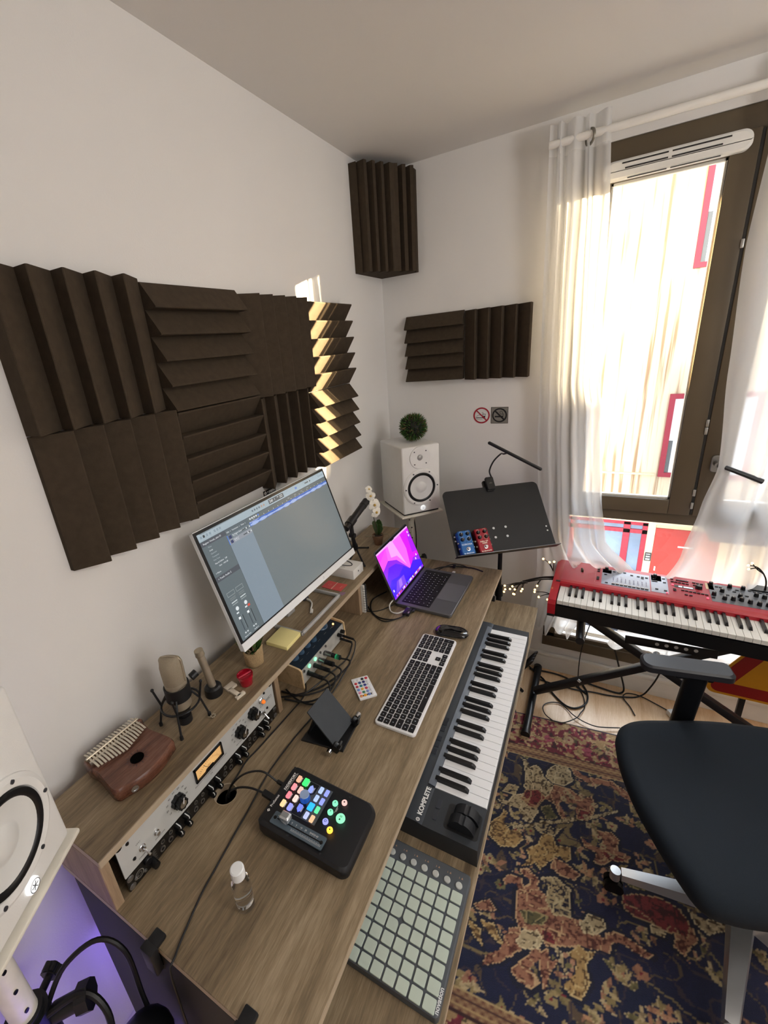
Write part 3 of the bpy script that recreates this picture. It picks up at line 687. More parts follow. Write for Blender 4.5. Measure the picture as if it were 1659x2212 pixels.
for (y, x_, r) in ((.872, .161, .0125), (.903, .163, .0115), (.940, .162, .0125), (.973, .166, .0115), (1.046, .152, .0215)):
    M = MT @ T(y-.966, .206-x_+.004, .0015); g = G(); g.lathe([(r*1.12, 0), (r, .003), (r*.95, .014 if r < .02 else .018), (0, .0145 if r < .02 else .0185)], M, n=28); k = obj('knob', g, M_kb, ia)
    g = G(); h_ = .0148 if r < .02 else .0188; g.rect(-.0008, r*.35, .0008, r*.9, h_, M); obj('pointer', g, M_wht, k, smooth=False)
g = G(); 
for (y, x_) in ((1.075, .153), (1.075, .180), (.966, .151)): g.ball((y-.966, .206-x_, .003), .0034, M=MT, seg=10, rings=6)
obj('indicator_lamps', g, mat('amber_glow', 'ffb968', .3, emit=4), ia); 
g = G()
for (y, x_) in ((.875, .181), (.91, .182), (.945, .183), (.98, .181), (1.02, .18), (1.055, .184)): g.rect(y-.966-.007, .206-x_-.0006, y-.966+.007, .206-x_+.0006, .0018, MT)
obj('panel_lettering', g, mat('dim_print'), ia, smooth=False)
FR = T(0, .004, 0, rx=PI/2)   # front face frame: local x along, y up, z toward user
def fcyl(nm, y, z, r, l, m, r2=None, base=0):
    g = G(); g.cyl(FR @ Vector((y-.966, z-.75, base)), FR @ Vector((y-.966, z-.75, base+l)), r, r2, n=18); return obj(nm, g, m, ia)
for y in (.846, .941, .974): fcyl('front_screw', y, .806, .004, .003, M_steel)
for y in (.875, .909): fcyl('lit_button', y, .804, .0062, .003, mat('mint_glow', '8fe6b8', .3, emit=1.2))
for (y, z) in ((1.056, .794), (1.078, .794)): fcyl('front_knob', y, z, .0068, .012, M_knob)
for (y, z) in ((.864, .786), (.900, .787), (.93, .786), (.964, .786), (1.066, .772), (1.081, .774)): fcyl('socket', y, z, .0085 if y < 1 else .005, .0015, M_steel)
# plugs and their leads
def plug(label, y, z, m1, m2, path, r=.0028, cat='cable', cap=None, l1=.022, r1=.0085, name='audio_cable'):
    th = thing(name, label, cat, (.205, y, z))
    g = G(); g.cyl((0, 0, 0), (l1, 0, -.001), r1, n=16); obj('plug', g, m1, th)
    g = G(); g.cyl((l1, 0, -.001), (l1+.032, 0, -.004), r1*.95, r1*.6, n=16); 
    for i in range(5): g.cyl((l1+.012+i*.004, 0, -.002), (l1+.014+i*.004, 0, -.002), r1*.93, n=14)
    obj('boot', g, m2, th)
    if cap: g = G(); g.cyl((l1+.014, 0, -.002), (l1+.027, 0, -.0035), r1*1.0, r1*.8, n=16); obj('colour_ring', g, cap, th)
    g = G(); g.tube([(l1+.03, 0, -.004)]+[(a-.205, b-y, c_-z) for a, b, c_ in path], r, n=8); obj('lead', g, M_rub, th)
    return th
M_rub = mat('cable_black', '101012', .45, var=.1)
M_grn = mat('green_cap', '2fae74', .3, emit=.2)
plug('black cable with silver and green plug in the interface front', .966, .786, M_steel, M_blk, [(.29, .972, .778), (.292, .95, .77), (.270, .90, .757), (.24, .84, .756), (.19, .79, .756), (.14, .76, .756)], cap=M_grn, l1=.024)
plug('black cable with silver plug left of the green-capped one', .930, .786, M_steel, M_blk, [(.285, .925, .775), (.284, .89, .762), (.262, .845, .757), (.215, .80, .758), (.15, .79, .758)], l1=.020)
plug('black cable plugged second from the left into the interface front', .900, .787, M_blk, M_blk, [(.282, .893, .775), (.287, .865, .762), (.277, .825, .757), (.24, .785, .756), (.18, .765, .762)], r1=.007)
plug('black cable plugged leftmost into the interface front', .864, .786, M_blk, M_blk, [(.276, .862, .776), (.29, .843, .762), (.290, .815, .757), (.262, .785, .757), (.215, .782, .757), (.16, .80, .760)], r1=.007)
plug('thin black cable running from the interface far along the desk to its near edge', 1.081, .774, M_knob, M_blk, [(.258, 1.073, .765), (.272, 1.03, .754), (.282, .97, .753), (.291, .89, .753), (.292, .823, .753), (.287, .757, .753), (.2805, .685, .753), (.2785, .60, .753), (.281, .545, .753), (.294, .471, .753), (.303, .407, .753), (.313, .341, .753), (.320, .296, .753), (.338, .233, .753), (.3485, .206, .754), (.352, .190, .744), (.353, .186, .66), (.36, .18, .5)], r=.0019, l1=.012, r1=.0045)
plug('thin black cable dropping from the interface right socket into the bundle', 1.066, .772, M_knob, M_blk, [(.25, 1.06, .760), (.262, 1.01, .755), (.258, .955, .758), (.252, .90, .768), (.24, .85, .765), (.215, .805, .757), (.16, .77, .757)], r=.0024, l1=.012, r1=.0045)
lc = thing('loose_cable', 'thin black cable from under the shelf into the desk cable hole', 'cable', (.22, .81, .753))
g = G(); g.tube([(-.03, .05, .003), (0, 0, 0), (-.002, -.1, 0), (-.008, -.2, 0), (-.0125, -.25, 0), (-.006, -.29, .001), (-.003, -.318, .0), (-.002, -.328, -.012), (-.002, -.33, -.05)], .0019); obj('lead', g, M_rub, lc)
# ================================================================ loudspeakers
M_spk = mat('speaker_white', 'e6e5e2', .5, var=.015, bump=.15, bscale=500)
M_cone = mat('cone_white', 'dcdcd9', .35, var=.02)
M_surr = mat('rubber_surround', '0c0c0f', .35, var=.1)
def speaker(loc, yaw, label, pole_to, stand_label):
    w_, h_, d_ = .187, .3135, .244
    th = thing('studio_monitor', label, 'loudspeaker', loc, yaw, 'white studio loudspeakers')
    FRT = T(0, 0, 0, rx=PI/2)      # x right, y up, z toward the listener
    g = G()
    g.box((0, d_/2, h_/2), (w_, d_, h_), b=.008, seg=3); obj('cabinet', g, M_spk, th)
    tw = FRT @ T(-.005, .2608, 0)
    g = G(); g.lathe([(.051, 0), (.050, .0042), (.03, .0034), (.020, .0012), (.0135, .0006)], tw, n=40, cap=False)
    t_ = obj('tweeter_plate', g, M_spk, th)
    g = G(); g.lathe([(.0135, .0005), (.0115, .003), (.007, .0055), (0, .0065)], tw, n=24); obj('tweeter_dome', g, mat('dome_grey', 'a7a7a5', .4, .3), t_)
    g = G()
    for a in (45, 135, 225, 315): g.cyl(tw @ Vector((.04*math.cos(math.radians(a)), .04*math.sin(math.radians(a)), .002)), tw @ Vector((.04*math.cos(math.radians(a)), .04*math.sin(math.radians(a)), .0045)), .003, n=10)
    for i in range(0):pass
    obj('tweeter_screws', g, M_dkscrew, t_)
    wf = FRT @ T(-.003, .1215, 0)
    g = G(); g.lathe([(.088, .0), (.087, .003), (.080, .007), (.070, .006), (.068, .003)], wf, n=56, cap=False); wr_ = obj('woofer_ring', g, M_spk, th)
    g = G(); g.lathe([(.069, .003), (.067, .0075), (.0625, .0085), (.058, .0068), (.056, .0045)], wf, n=56, cap=False); obj('surround', g, M_surr, wr_)
    g = G(); g.lathe([(.0568, .0050), (.045, .0030), (.0285, .0006), (.0255, .0008), (.021, .0036), (.012, .0062), (0, .0070)], wf, n=48, cap=False); obj('cone', g, M_cone, wr_)
    for i in range(6):
        a = math.radians(60*i); p = (.0785*math.cos(a), .0785*math.sin(a))
        g = G(); g.cyl(wf @ Vector((*p, .004)), wf @ Vector((*p, .0085)), .0032, n=12); g.cyl(wf @ Vector((*p, .0085)), wf @ Vector((*p, .0088)), .0014, n=6); obj('screw', g, M_dkscrew, wr_)
    g = G(); lg = FRT @ T(.003, .0215, .001); g.lathe([(.0118, 0), (.0115, .004), (.009, .0055), (0, .006)], lg, n=32); lb = obj('logo_badge', g, mat('badge_lit', 'f4f6f7', .3, emit=.7), th)
    g = G(); 
    for k in range(3): g.box(tuple(lg @ Vector((0, 0, .0064))), (.0011, .0003, .0125), (0, math.radians(60*k+30), 0))
    g.ring(.0085, .0095, .0066, lg, n=32); obj('badge_emblem', g, mat('emblem_grey', '5a5c62', .4), lb, smooth=False)
    # stand
    st_ = thing('speaker_stand', stand_label, 'speaker stand', (loc[0], loc[1], 0), yaw, 'white speaker stands')
    zt_ = loc[2]
    g = G(); g.box((0.0, d_/2+.008, zt_-.0115), (.212, .272, .009), b=.003); g.mi(1); g.box((0, d_/2, zt_-.0035), (w_*.94, d_*.92, .007)); obj('top_plate', g, [mat('cream_metal', 'e4dfd2', .4), M_surr], st_)
    g = G(); g.cyl((0, d_/2, .03), (0, d_/2, zt_-.016), .021, n=28); g.mi(1)
    for z in (.82, .89, .55, .62): g.cyl((-.0165, d_/2-.0135, z), (-.017, d_/2-.0142, z), .0032, n=10)
    po = obj('pole', g, [mat('cream_metal'), M_surr], st_)
    for z in [zt_-.06-i*.055 for i in range(5)]: g = G(); g.cyl((-.008, d_/2-.0190, z), (-.0085, d_/2-.0215, z), .0036, n=10); obj('adjustment_hole', g, M_surr, po)
    g = G(); g.cyl((0, d_/2, 0), (0, d_/2, .012), .13, n=40); obj('base', g, mat('cream_metal'), st_)
    g = G(); g.cyl((.02, d_/2-.0, .66), (.06, d_/2-.0, .66), .007, n=12); 
    for a in range(6): g.cyl((.058, d_/2+.012*math.cos(a*PI/3), .66+.012*math.sin(a*PI/3)), (.072, d_/2+.012*math.cos(a*PI/3), .66+.012*math.sin(a*PI/3)), .006, n=10)
    g.cyl((.056, d_/2, .66), (.073, d_/2, .66), .014, n=16); obj('clamp_knob', g, M_blk, st_)
    return th, st_
M_dkscrew = mat('screw_grey', '4a4b50', .35, .5)
sp1, st1 = speaker((.2448, 1.8212, .9641), .8159, 'white studio loudspeaker in the far corner with a green plant ball on top', None, 'white speaker stand in the far corner behind the desk')
sp2, st2 = speaker((.235, .1029, .9911), 2.0751, 'white studio loudspeaker close to the camera at the left end of the desk', None, 'white speaker stand beside the near end of the desk')
# leads hanging behind the far speaker
cb = thing('speaker_lead', 'pair of black leads hanging below the far loudspeaker', 'cable', (.16, 1.93, .95))
for k in (0, 1):
    g = G(); g.tube([(.0+k*.014, -.02, 0), (-.002+k*.016, -.03, -.06), (.004+k*.02, -.04, -.14), (.01+k*.01, -.035, -.30), (.02, -.02, -.6)], .0028); obj('lead', g, M_rub, cb)
# black clamp, cables and fittings around the near stand
cp = thing('stand_clamp', 'black clamp with a coiled cable fixed to the near white speaker stand', 'clamp', (.128, .044, .60))
g = G(); g.cyl((0, 0, -.07), (0, 0, .075), .034, n=24); g.cyl((0, 0, .075), (0, 0, .085), .028, n=24); obj('collar', g, M_blk, cp)
g = G(); g.cyl((.02, .03, .04), (.05, .06, .05), .016, n=14); g.cyl((.05, .06, .05), (.065, .075, .053), .024, n=8); obj('thumbscrew', g, M_blk, cp)
g = G(); g.cyl((-.03, -.02, .02), (-.07, -.045, .03), .009, n=10); g.cyl((-.06, -.045, .0), (-.085, -.05, .055), .007, n=8); obj('lever', g, M_blk, cp)
hc = thing('hanging_cable', 'black cable looping over the stand clamp at the bottom left', 'cable', (.13, .06, .68))
g = G(); g.tube([(.01, .01, -.02), (.02, .05, .03), (.05, .10, .045), (.09, .12, .01), (.12, .11, -.09), (.16, .10, -.2), (.2, .1, -.4)], .0048); g.tube([(.02, .0, -.02), (.06, .05, -.01), (.10, .06, -.05), (.11, .04, -.13), (.08, .02, -.2)], .006); obj('lead', g, M_rub, hc)
hb = thing('desk_tripod', 'black swivel fitting on the floor stand beside the desk end', 'stand', (.29, .135, .56))
g = G(); g.ball((0, 0, 0), .052, sc=(1, 1, .8)); g.cyl((0, 0, -.5), (0, 0, 0), .018, n=16); obj('head', g, M_blkm, hb)
g = G(); g.cyl((-.03, -.045, .02), (-.045, -.07, .03), .016, n=12); obj('wing_knob', g, M_blk, hb)
g = G(); g.cyl((.0, -.035, .035), (.0, -.04, .043), .009, n=12); obj('bolt', g, M_chrome, hb)
for i in range(3): g = G(); a = i*2.1; g.cyl((0, 0, -.42), (.1*math.cos(a), .1*math.sin(a), -.553), .009, n=10); obj('leg', g, M_blk, hb)
for (x_, lab) in ((.299, 'small black clamp gripping the near desk edge by the thin cable'), (.512, 'small black clamp on the near desk edge at the bottom of the picture')):
    c_ = thing('desk_clamp', lab, 'clamp', (x_, .2, .75), 0, 'clamps on the near desk edge')
    g = G(); g.box((0, .006, .0045), (.026, .026, .009), b=.003); g.box((0, -.010, -.02), (.03, .016, .06), b=.003); obj('jaw', g, M_blk, c_)
    g = G(); g.cyl((0, .006, -.05), (0, .006, -.024), .006, n=12); g.cyl((0, .006, -.062), (0, .006, -.05), .012, n=10); obj('screw', g, M_blk, c_)
# ================================================================ plant ball
pb = thing('plant_ball', 'round green artificial boxwood ball standing on the far loudspeaker', 'plant', (.183, 1.905, 1.344))
rnd = random.Random(3); g = G(); g.c('10160a'); g.ball((0, 0, 0), .052, seg=18, rings=12)
for i in range(1500):
    z = rnd.uniform(-1, 1); a = rnd.uniform(0, 2*PI); r_ = math.sqrt(1-z*z); n_ = Vector((r_*math.cos(a), r_*math.sin(a), z))
    t1 = n_.orthogonal().normalized(); t1 = Matrix.Rotation(rnd.uniform(0, 6.28), 3, n_) @ t1; t2 = n_.cross(t1)
    base = n_*rnd.uniform(.044, .056); tip = n_*rnd.uniform(.060, .0715)+t1*rnd.uniform(-.008, .008); wd = rnd.uniform(.0011, .0022)
    g.c(rnd.choice(['2f5a1c', '3c6f24', '27491a', '4d8030', '223f14', '6a5a35', '7b6a48', '39641f'])); mid = (base+tip)/2+t1*.001
    g.raw([base-t2*wd*.5, mid-t2*wd, tip, mid+t2*wd, base+t2*wd*.5], [(0, 1, 2, 3, 4)])
obj('foliage', g, painted('leaf_paint', .7), pb, smooth=False)
# ================================================================ monitor
yaw = 1.5542; tilt = .3095; W_, H_ = .613, .328
mo = thing('computer_monitor', 'large white-framed computer monitor showing a grey audio editor, leaning back against the wall', 'monitor', (.1095, .9757, 1.159))
up = Vector((0, 0, 1)); n_h = Vector((math.sin(yaw), -math.cos(yaw), 0)); rt = Vector((math.cos(yaw), math.sin(yaw), 0))
upv = up*math.cos(tilt)-n_h*math.sin(tilt); nv_ = rt.cross(upv)
MM = Matrix(((rt.x, upv.x, nv_.x, 0), (rt.y, upv.y, nv_.y, 0), (rt.z, upv.z, nv_.z, 0), (0, 0, 0, 1)))
# keep the sloped back clear of the wall
g = G(); g.prism(rounded(W_, H_+.012, .004, cy=-.004), -.012, .0, MM); g.prism(rounded(W_*.6, H_*.5, .03, cy=-.06), -.03, -.012, MM); hs = obj('housing', g, mat('monitor_white', 'eceff1', .35, var=.01), mo)
g = G(); g.prism([(-W_/2, -H_/2-.010), (W_/2, -H_/2-.010), (W_/2, -H_/2+.012), (-W_/2, -H_/2+.012)], 0, .004, MM); obj('chin', g, mat('monitor_white'), mo)
g = G(); g.prism([(-W_/2+.001, -H_/2+.012), (W_/2-.001, -H_/2+.012), (W_/2-.001, H_/2), (-W_/2+.001, H_/2)], 0, .0016, MM); obj('bezel', g, mat('bezel_black', '0d0f12', .2), mo)
sx0, sx1, sy0, sy1 = -W_/2+.009, W_/2-.009, -H_/2+.016, H_/2-.008
SW, SH = sx1-sx0, sy1-sy0
g = G()
def R(x0, y0, x1, y1, col, z=.0022):   # fractions from the top-left
    g.c(col); g.rect(sx0+SW*x0, sy1-SH*y1, sx0+SW*x1, sy1-SH*y0, z, MM)
def TX(s_, x, y, size, col='e9eef2', al='LEFT', z=.0026):
    g.c(col); g.text(s_, size, MM @ T(sx0+SW*x, sy1-SH*y, z), align=al)
R(0, 0, 1, 1, '6b7578'); R(0, 0, 1, .068, 'b9c9d2'); R(0, .068, 1, .075, '4e5a61', .0023)
R(0, .075, .145, 1, '5d696e', .0023); R(.145, .075, .30, 1, '7e8d99', .0023); R(.145, .075, .30, .125, '56636a', .0024); R(.30, .075, 1, .118, '606a6c', .0023)
R(0, .075, .145, .115, '4b5058', .0024); R(0, .395, .145, .44, '4b5058', .0024); R(.1445, .075, .146, 1, '3f4a50', .0025)
R(.145, .125, .30, .168, '68757d', .0024); R(.145, .168, .30, .212, '8d939c', .0024); R(.145, .125, .149, .212, '4f7fd8', .0026)
R(.30, .118, 1, .135, '4f6fb8', .0024); R(.30, .125, 1, .158, '3f66bb', .0024)
rnd = random.Random(8)
for i in range(260):
    x = .302+i*.00268; a = .004+.011*abs(math.sin(i*.13)*math.sin(i*.031+1))+rnd.uniform(0, .003); R(x, .145-a, x+.0019, .145+a, 'b9cdf2', .0026)
TX('Burlington Session 2', .303, .1235, .0048, 'dfe8fb')
TX('Region: Vocals_take 01', .012, .094, .0068); TX('Mute', .03, .135, .0055, 'a9b3b8'); TX('Loop', .03, .165, .0055); TX('Quantize', .03, .195, .0055, 'a9b3b8'); TX('Transpose', .03, .225, .0055, 'a9b3b8'); TX('Fine Tune', .03, .255, .0055, 'a9b3b8'); TX('Flex & Follow   Off', .03, .288, .0055); TX('Gain   +0.0 dB', .045, .318, .0055); TX('> More', .012, .365, .006); TX('> Track: Audio 2', .012, .418, .0068)
TX('Edit  v   Functions  v   View  v', .152, .1, .0062); TX('Burlington Session 2', .178, .142, .0056); TX('M  S  R', .182, .157, .005); TX('Audio 2', .178, .185, .0056); TX('M  S  R', .182, .201, .005)
for y in (.134, .178): R(.155, y, .171, y+.028, '2c3560', .0027); R(.24, y+.008, .285, y+.018, '4c5357', .0027); R(.268, y+.006, .274, y+.020, 'e3e8ea', .0028); R(.29, y+.006, .297, y+.020, 'cfd6d9', .0028)
for i, x in enumerate((.012, .028, .046, .064, .092, .108, .124)): R(x, .022, x+.010, .044, '8797a2' if i != 1 else '2e3438', .0025)
for x in (.345, .362, .379, .396, .414, .432): R(x, .024, x+.009, .042, '5e6b74' if x < .41 else 'b28f7a', .0025)
R(.475, .012, .60, .056, '4c555c', .0025); TX('240  1', .482, .034, .011, 'f2f6f8'); R(.545, .022, .556, .028, 'cfd8dc', .0027); R(.565, .022, .59, .028, 'cfd8dc', .0027); R(.565, .038, .59, .044, 'cfd8dc', .0027)
for x in (.635, .652, .67): R(x, .026, x+.010, .042, '9db0bd', .0025)
R(.705, .022, .722, .044, '5b82c8', .0026); R(.80, .026, .858, .040, '525d66', .0025); R(.838, .022, .843, .044, 'e8eef2', .0026)
for x in (.94, .955, .968, .98): R(x, .024, x+.007, .044, '8a99a4', .0025)
for i, x in enumerate((.31, .325, .34, .355, .37)): R(x, .083, x+.009, .098, 'dfe6ea' if i < 4 else '5d86e0', .0026)
for i in range(17): R(.335+i*.0385, .104, .3385+i*.0385, .113, 'd9dfe1', .0026)
for x0_ in (.62, .68, .74, .80): TX('Snap', x0_, .09, .005, 'c3cbce')
# two channel strips at the lower left
for sx_, al_ in ((.02, .965), (.075, .965)):
    R(sx_, .56, sx_+.045, .565, '8a9496', .0026); R(sx_, .595, sx_+.045, .60, '8a9496', .0026); R(sx_, .56, sx_+.002, .60, '8a9496', .0026); R(sx_+.043, .56, sx_+.045, .60, '8a9496', .0026)
    for yy, cc in ((.615, '737d7f'), (.63, '737d7f'), (.655, 'c8d0d2'), (.675, '8b9698')): R(sx_+.006, yy, sx_+.04, yy+.009, cc, .0026)
    g.c('dfe5e7'); g.flat([(sx0+SW*(sx_+.022)+.0055*math.cos(a_*PI/8), sy1-SH*.725+.0055*math.sin(a_*PI/8)) for a_ in range(16)], .0027, MM)
    R(sx_+.008, .755, sx_+.022, .768, 'dfe5e7', .0026)
    if sx_ > .05: R(sx_+.026, .752, sx_+.040, .772, 'd8503c', .0027)
    R(sx_+.012, .79, sx_+.016, .93, '39424a', .0026); R(sx_+.008, .80, sx_+.020, .822, 'f0f4f5', .0027)
    for k in range(12): R(sx_+.024, .79+k*.0115, sx_+.030, .792+k*.0115, '9aa5a8', .0026)
    R(sx_+.032, .80, sx_+.036, .93, '2d353a', .0026); R(sx_+.008, .945, sx_+.016, .958, 'cdd4d6', .0026); R(sx_+.022, .945, sx_+.030, .958, 'cdd4d6', .0026)
TX('Stereo Out', .018, .982, .0052); TX('Audio 2', .082, .982, .0052)
sc_ = obj('screen', g, painted('screen_glow', .25, emit=.92), mo, smooth='raw')
g = G(); g.ring(.003, .0036, .0044, MM @ T(0.09, -H_/2+.001, 0), n=20); obj('maker_mark', g, mat('emblem_grey'), mo, smooth=False)
# stand neck and open frame foot on the shelf
bs = G()
bs.bb((-.045, -.02, -.262), (-.028, .02, -.02), b=.003); obj('neck', bs, mat('monitor_silver', 'c9cbcc', .35, .5), mo)
g = G(); zf = .895-1.159
def bar(a, b_, wd=.010, ht=.012):
    a = Vector((*a, 0)); b_ = Vector((*b_, 0)); d = (b_-a); L_ = d.length; ang = math.atan2(d.y, d.x); c0 = (a+b_)/2
    g.box((c0.x-.1095, c0.y-.9757, zf+ht/2), (L_+wd, wd, ht), (0, 0, ang), b=.003)
bar((.176, .895), (.176, 1.13)); bar((.176, 1.13), (.045, 1.13)); bar((.176, .895), (.075, .895)); bar((.075, .895), (.045, .925)); bar((.045, .925), (.045, 1.13))
obj('foot', g, mat('monitor_silver'), mo)
# ================================================================ laptop
LX, LY = .302, 1.356     # hinge line x, near end y
lp = thing('laptop', 'open grey laptop with a violet and pink mountain wallpaper', 'laptop', (.403, 1.504, .750), RZ-.03)
M_space = mat('space_grey', '6e7074', .38, .7, var=.01); M_key = mat('key_black', '0b0c0e', .5, var=.05)
# local: X along desk, Y away from user, Z up ; base .3126 x .2212
bw, bd, bh = .3126, .2212, .0125
g = G(); g.prism(rounded(bw, bd, .012), .003, .0145, None, b=.0015); g.prism(rounded(bw-.02, bd-.02, .012), .0, .003); base = obj('base', g, M_space, lp)
g = G(); g.prism(rounded(.276, .113, .004, cy=.0335), .0143, .0147); obj('key_well', g, M_key, base)
g = G(); g.prism(rounded(.13, .08, .004, cy=-.066), .0145, .0148); obj('trackpad', g, mat('trackpad_grey', '7b7d81', .3, .5, var=.01), base)
M_leg = painted('key_print', .5)
def key_mesh(w_, h_, t_, mark=True, mk=.35):
    g = G(); g.prism(rounded(w_, h_, .0018, 2), 0, t_, None, b=.0003); g.mi(1)
    if mark: g.rect(-w_*.06-.0012, -.0012, -w_*.06+.0012, .0016, t_+.0001)
    return g
def keyboard_keys(rows, x0, y0, pitch, kh, gap, t_, z, par, markmat, limit=100, rows_h=None):
    cache = {}; n = 0; extra = []
    for r, row in enumerate(rows):
        x = x0; y = y0-r*pitch
        for item in row:
            w_, h_ = (item, 1) if not isinstance(item, tuple) else item
            if w_ < 0: x += -w_*pitch; continue
            kw = w_*pitch-gap; hh = kh if h_ == 1 else kh*h_+(gap if h_ > 1 else 0)*(h_-1)
            yy = y-(hh-kh)/2 if h_ > 1 else y
            key = (round(kw, 5), round(hh, 5)); pos = (x+w_*pitch/2, yy, z); x += w_*pitch
            if n >= limit: extra.append((key, pos)); continue
            if key not in cache:
                o = obj('key', key_mesh(kw, hh, t_), [M_key, markmat], par, smooth=False); o.location = pos; cache[key] = o
            else:
                o = cache[key].copy(); COL.objects.link(o); o.location = pos
            n += 1
    if extra:
        g = G()
        for (kw, hh), p in extra: g.prism(rounded(kw, hh, .0018, 2, p[0], p[1]), p[2], p[2]+t_)
        o = obj('key', g, [M_key], par, smooth=False); o['kind'] = 'stuff'
M_print = mat('key_print_white', 'd6d8da', .5, emit=.25)
rows = [[1.0]*14, [1]*13+[1.5-.5+.0], [1.5]+[1]*12+[.5+.0], [1.75]+[1]*11+[1.25], [2.25]+[1]*10+[1.75-.0-1+.0], [1, 1, 1, 1.25, 5, 1.25, 1, 1, 1, .75]]
rows = [[14/14]*14, [1]*13+[1], [1.4]+[1]*12+[.6], [1.7]+[1]*11+[1.3], [2.2]+[1]*10+[1.8], [1, 1, 1, 1.2, 5.0, 1.2, 1, .6, .6, 1.4]]
keyboard_keys(rows, -.1345, .0335+.0455, .0192*.9479, .0152, .0024, .0012, .0146, base, M_print, limit=90)
# lid : hinge at y=+bd/2, tilted back
lid = bpy.data.objects.new('lid', None)
LM = T(0, bd/2-.004, .0135, rx=math.radians(90-(-21)))   # plane x right, y up the lid
la = math.radians(112-90)
LM = Matrix.Translation((0, bd/2-.006, .0135)) @ rotm(PI/2, 0, 0) 
LM = Matrix.Translation((0, bd/2-.006, .0135)) @ rotm(PI/2-la, 0, 0)
g = G(); g.prism(rounded(bw, .2185, (.012, .012, .004, .004), cy=.2185/2), -.0045, 0, LM, b=.0); ld = obj('lid', g, M_space, lp)
g = G(); g.prism(rounded(bw-.003, .214, (.011, .011, .003, .003), cy=.109), 0, .0006, LM); obj('screen_bezel', g, mat('bezel_black'), ld)
# wallpaper: bands of violet, pink and blue
g = G(); x0, x1, y0, y1 = -.1515, .1515, .011, .2075
def WP(poly, col, z=.0009): g.c(col); g.flat([(x0+(x1-x0)*a, y0+(y1-y0)*b) for a, b in poly], z, LM)
WP([(0, 0), (1, 0), (1, 1), (0, 1)], '8a1fe0'); WP([(0, .62), (.2, .72), (.45, 1), (0, 1)], 'ff4fe0', .00092); WP([(0, .80), (.35, 1), (0, 1)], 'f53bf0', .00094)
WP([(.2, .72), (.40, .60), (.62, .25), (.66, .20), (.75, .62), (.72, 1), (.28, 1)], 'ff62f4', .00095); WP([(.3, .72), (.45, .66), (.60, .34), (.52, .75), (.48, 1), (.33, 1)], 'ff9df2', .00097)
WP([(.75, .62), (.66, .20), (.82, .35), (1, .30), (1, 1), (.72, 1)], 'd40cf2', .00095); WP([(.86, .45), (1, .40), (1, .9), (.9, .8)], 'a80cf0', .00097)
WP([(0, .42), (.15, .60), (.35, .55), (.48, .42), (.60, .26), (.7, .18), (.55, .08), (.3, .22), (0, .20)], '5a10e8', .00099); WP([(0, .28), (.1, .36), (.3, .30), (.5, .38), (.62, .22), (.78, .30), (1, .18), (1, .05), (0, .04)], '3a06f2', .00101)
WP([(.08, .08), (.2, .26), (.42, .24), (.40, .06)], '6f3ae0', .00103); WP([(.2, .1), (.25, .24), (.33, .24), (.3, .1)], '9a6be8', .00105)
WP([(0, .965), (1, .965), (1, 1), (0, 1)], 'e8a8f4', .00107)
for i in range(26): WP([(.06+i*.034, .018), (.088+i*.034, .018), (.088+i*.034, .06), (.06+i*.034, .06)], random.Random(i).choice(['dfe6f2', 'c04a6a', 'f0f2f5', '6a8ae0', '3a3c50', 'e9d9f0', 'd98ae0']), .00109)
for a, b in ((.95, .88), (.95, .80), (.93, .34), (.88, .28), (.05, .16)): WP([(a-.014, b-.022), (a+.014, b-.022), (a+.014, b+.022), (a-.014, b+.022)], 'e6dff2', .00109)
obj('display', g, painted('laptop_glow', .25, emit=1.15), ld, smooth='raw')
g = G(); g.prism(rounded(.030, .0075, .002, cy=.2085), .0006, .0012, LM); obj('camera_notch', g, mat('bezel_black'), ld)
g = G(); g.cyl((-.10, bd/2-.004, .012), (.10, bd/2-.004, .012), .0045, n=12); obj('hinge', g, M_blk, lp)
# leads and dongles at its near side
for lab, pts, r, m_ in (('white usb cable curling from the near side of the laptop', [(.345, 1.340, .757), (.338, 1.318, .760), (.318, 1.300, .756), (.290, 1.305, .756), (.275, 1.335, .765), (.285, 1.37, .775)], .0026, mat('cable_white', 'dcdad4', .4)),
                        ('black cable looping on the desk in front of the laptop side', [(.37, 1.340, .757), (.352, 1.30, .756), (.318, 1.262, .753), (.262, 1.255, .753), (.215, 1.29, .753), (.19, 1.36, .753), (.22, 1.43, .756)], .0024, M_rub),
                        ('second black cable looping beside the laptop', [(.36, 1.338, .757), (.340, 1.285, .754), (.295, 1.240, .753), (.240, 1.262, .753), (.19, 1.31, .753), (.14, 1.37, .756)], .0020, M_rub),
                        ('thin black lead from under the shelf toward the laptop', [(.05, 1.33, .756), (.12, 1.33, .756), (.17, 1.29, .754), (.205, 1.275, .753), (.25, 1.30, .753), (.29, 1.36, .757)], .0018, M_rub)):
    th = thing('laptop_cable', lab, 'cable', pts[0]); o_ = Vector(pts[0])
    g = G(); g.tube([Vector(p)-o_ for p in pts], r); obj('lead', g, m_, th)
    g = G(); g.box((.0, .004, 0), (.008 if r < .0025 else .011, .026, .006), b=.0015); obj('connector', g, mat('connector_grey', '3b3c40', .4) if m_ is M_rub else m_, th)
hb_ = thing('cable_adapter', 'small dark usb adapter plugged into the near side of the laptop', 'adapter', (.352, 1.322, .7575), RZ)
g = G(); g.box((0, 0, 0), (.045, .026, .010), b=.002); obj('shell', g, mat('adapter_dark', '2a2c30', .35, .4), hb_); g = G(); g.box((-.010, -.008, .0052), (.012, .005, .0008)); obj('label_patch', g, mat('zinc'), hb_)
fc = thing('laptop_cable', 'black cable running along the far desk edge behind the laptop', 'cable', (.40, 1.70, .753))
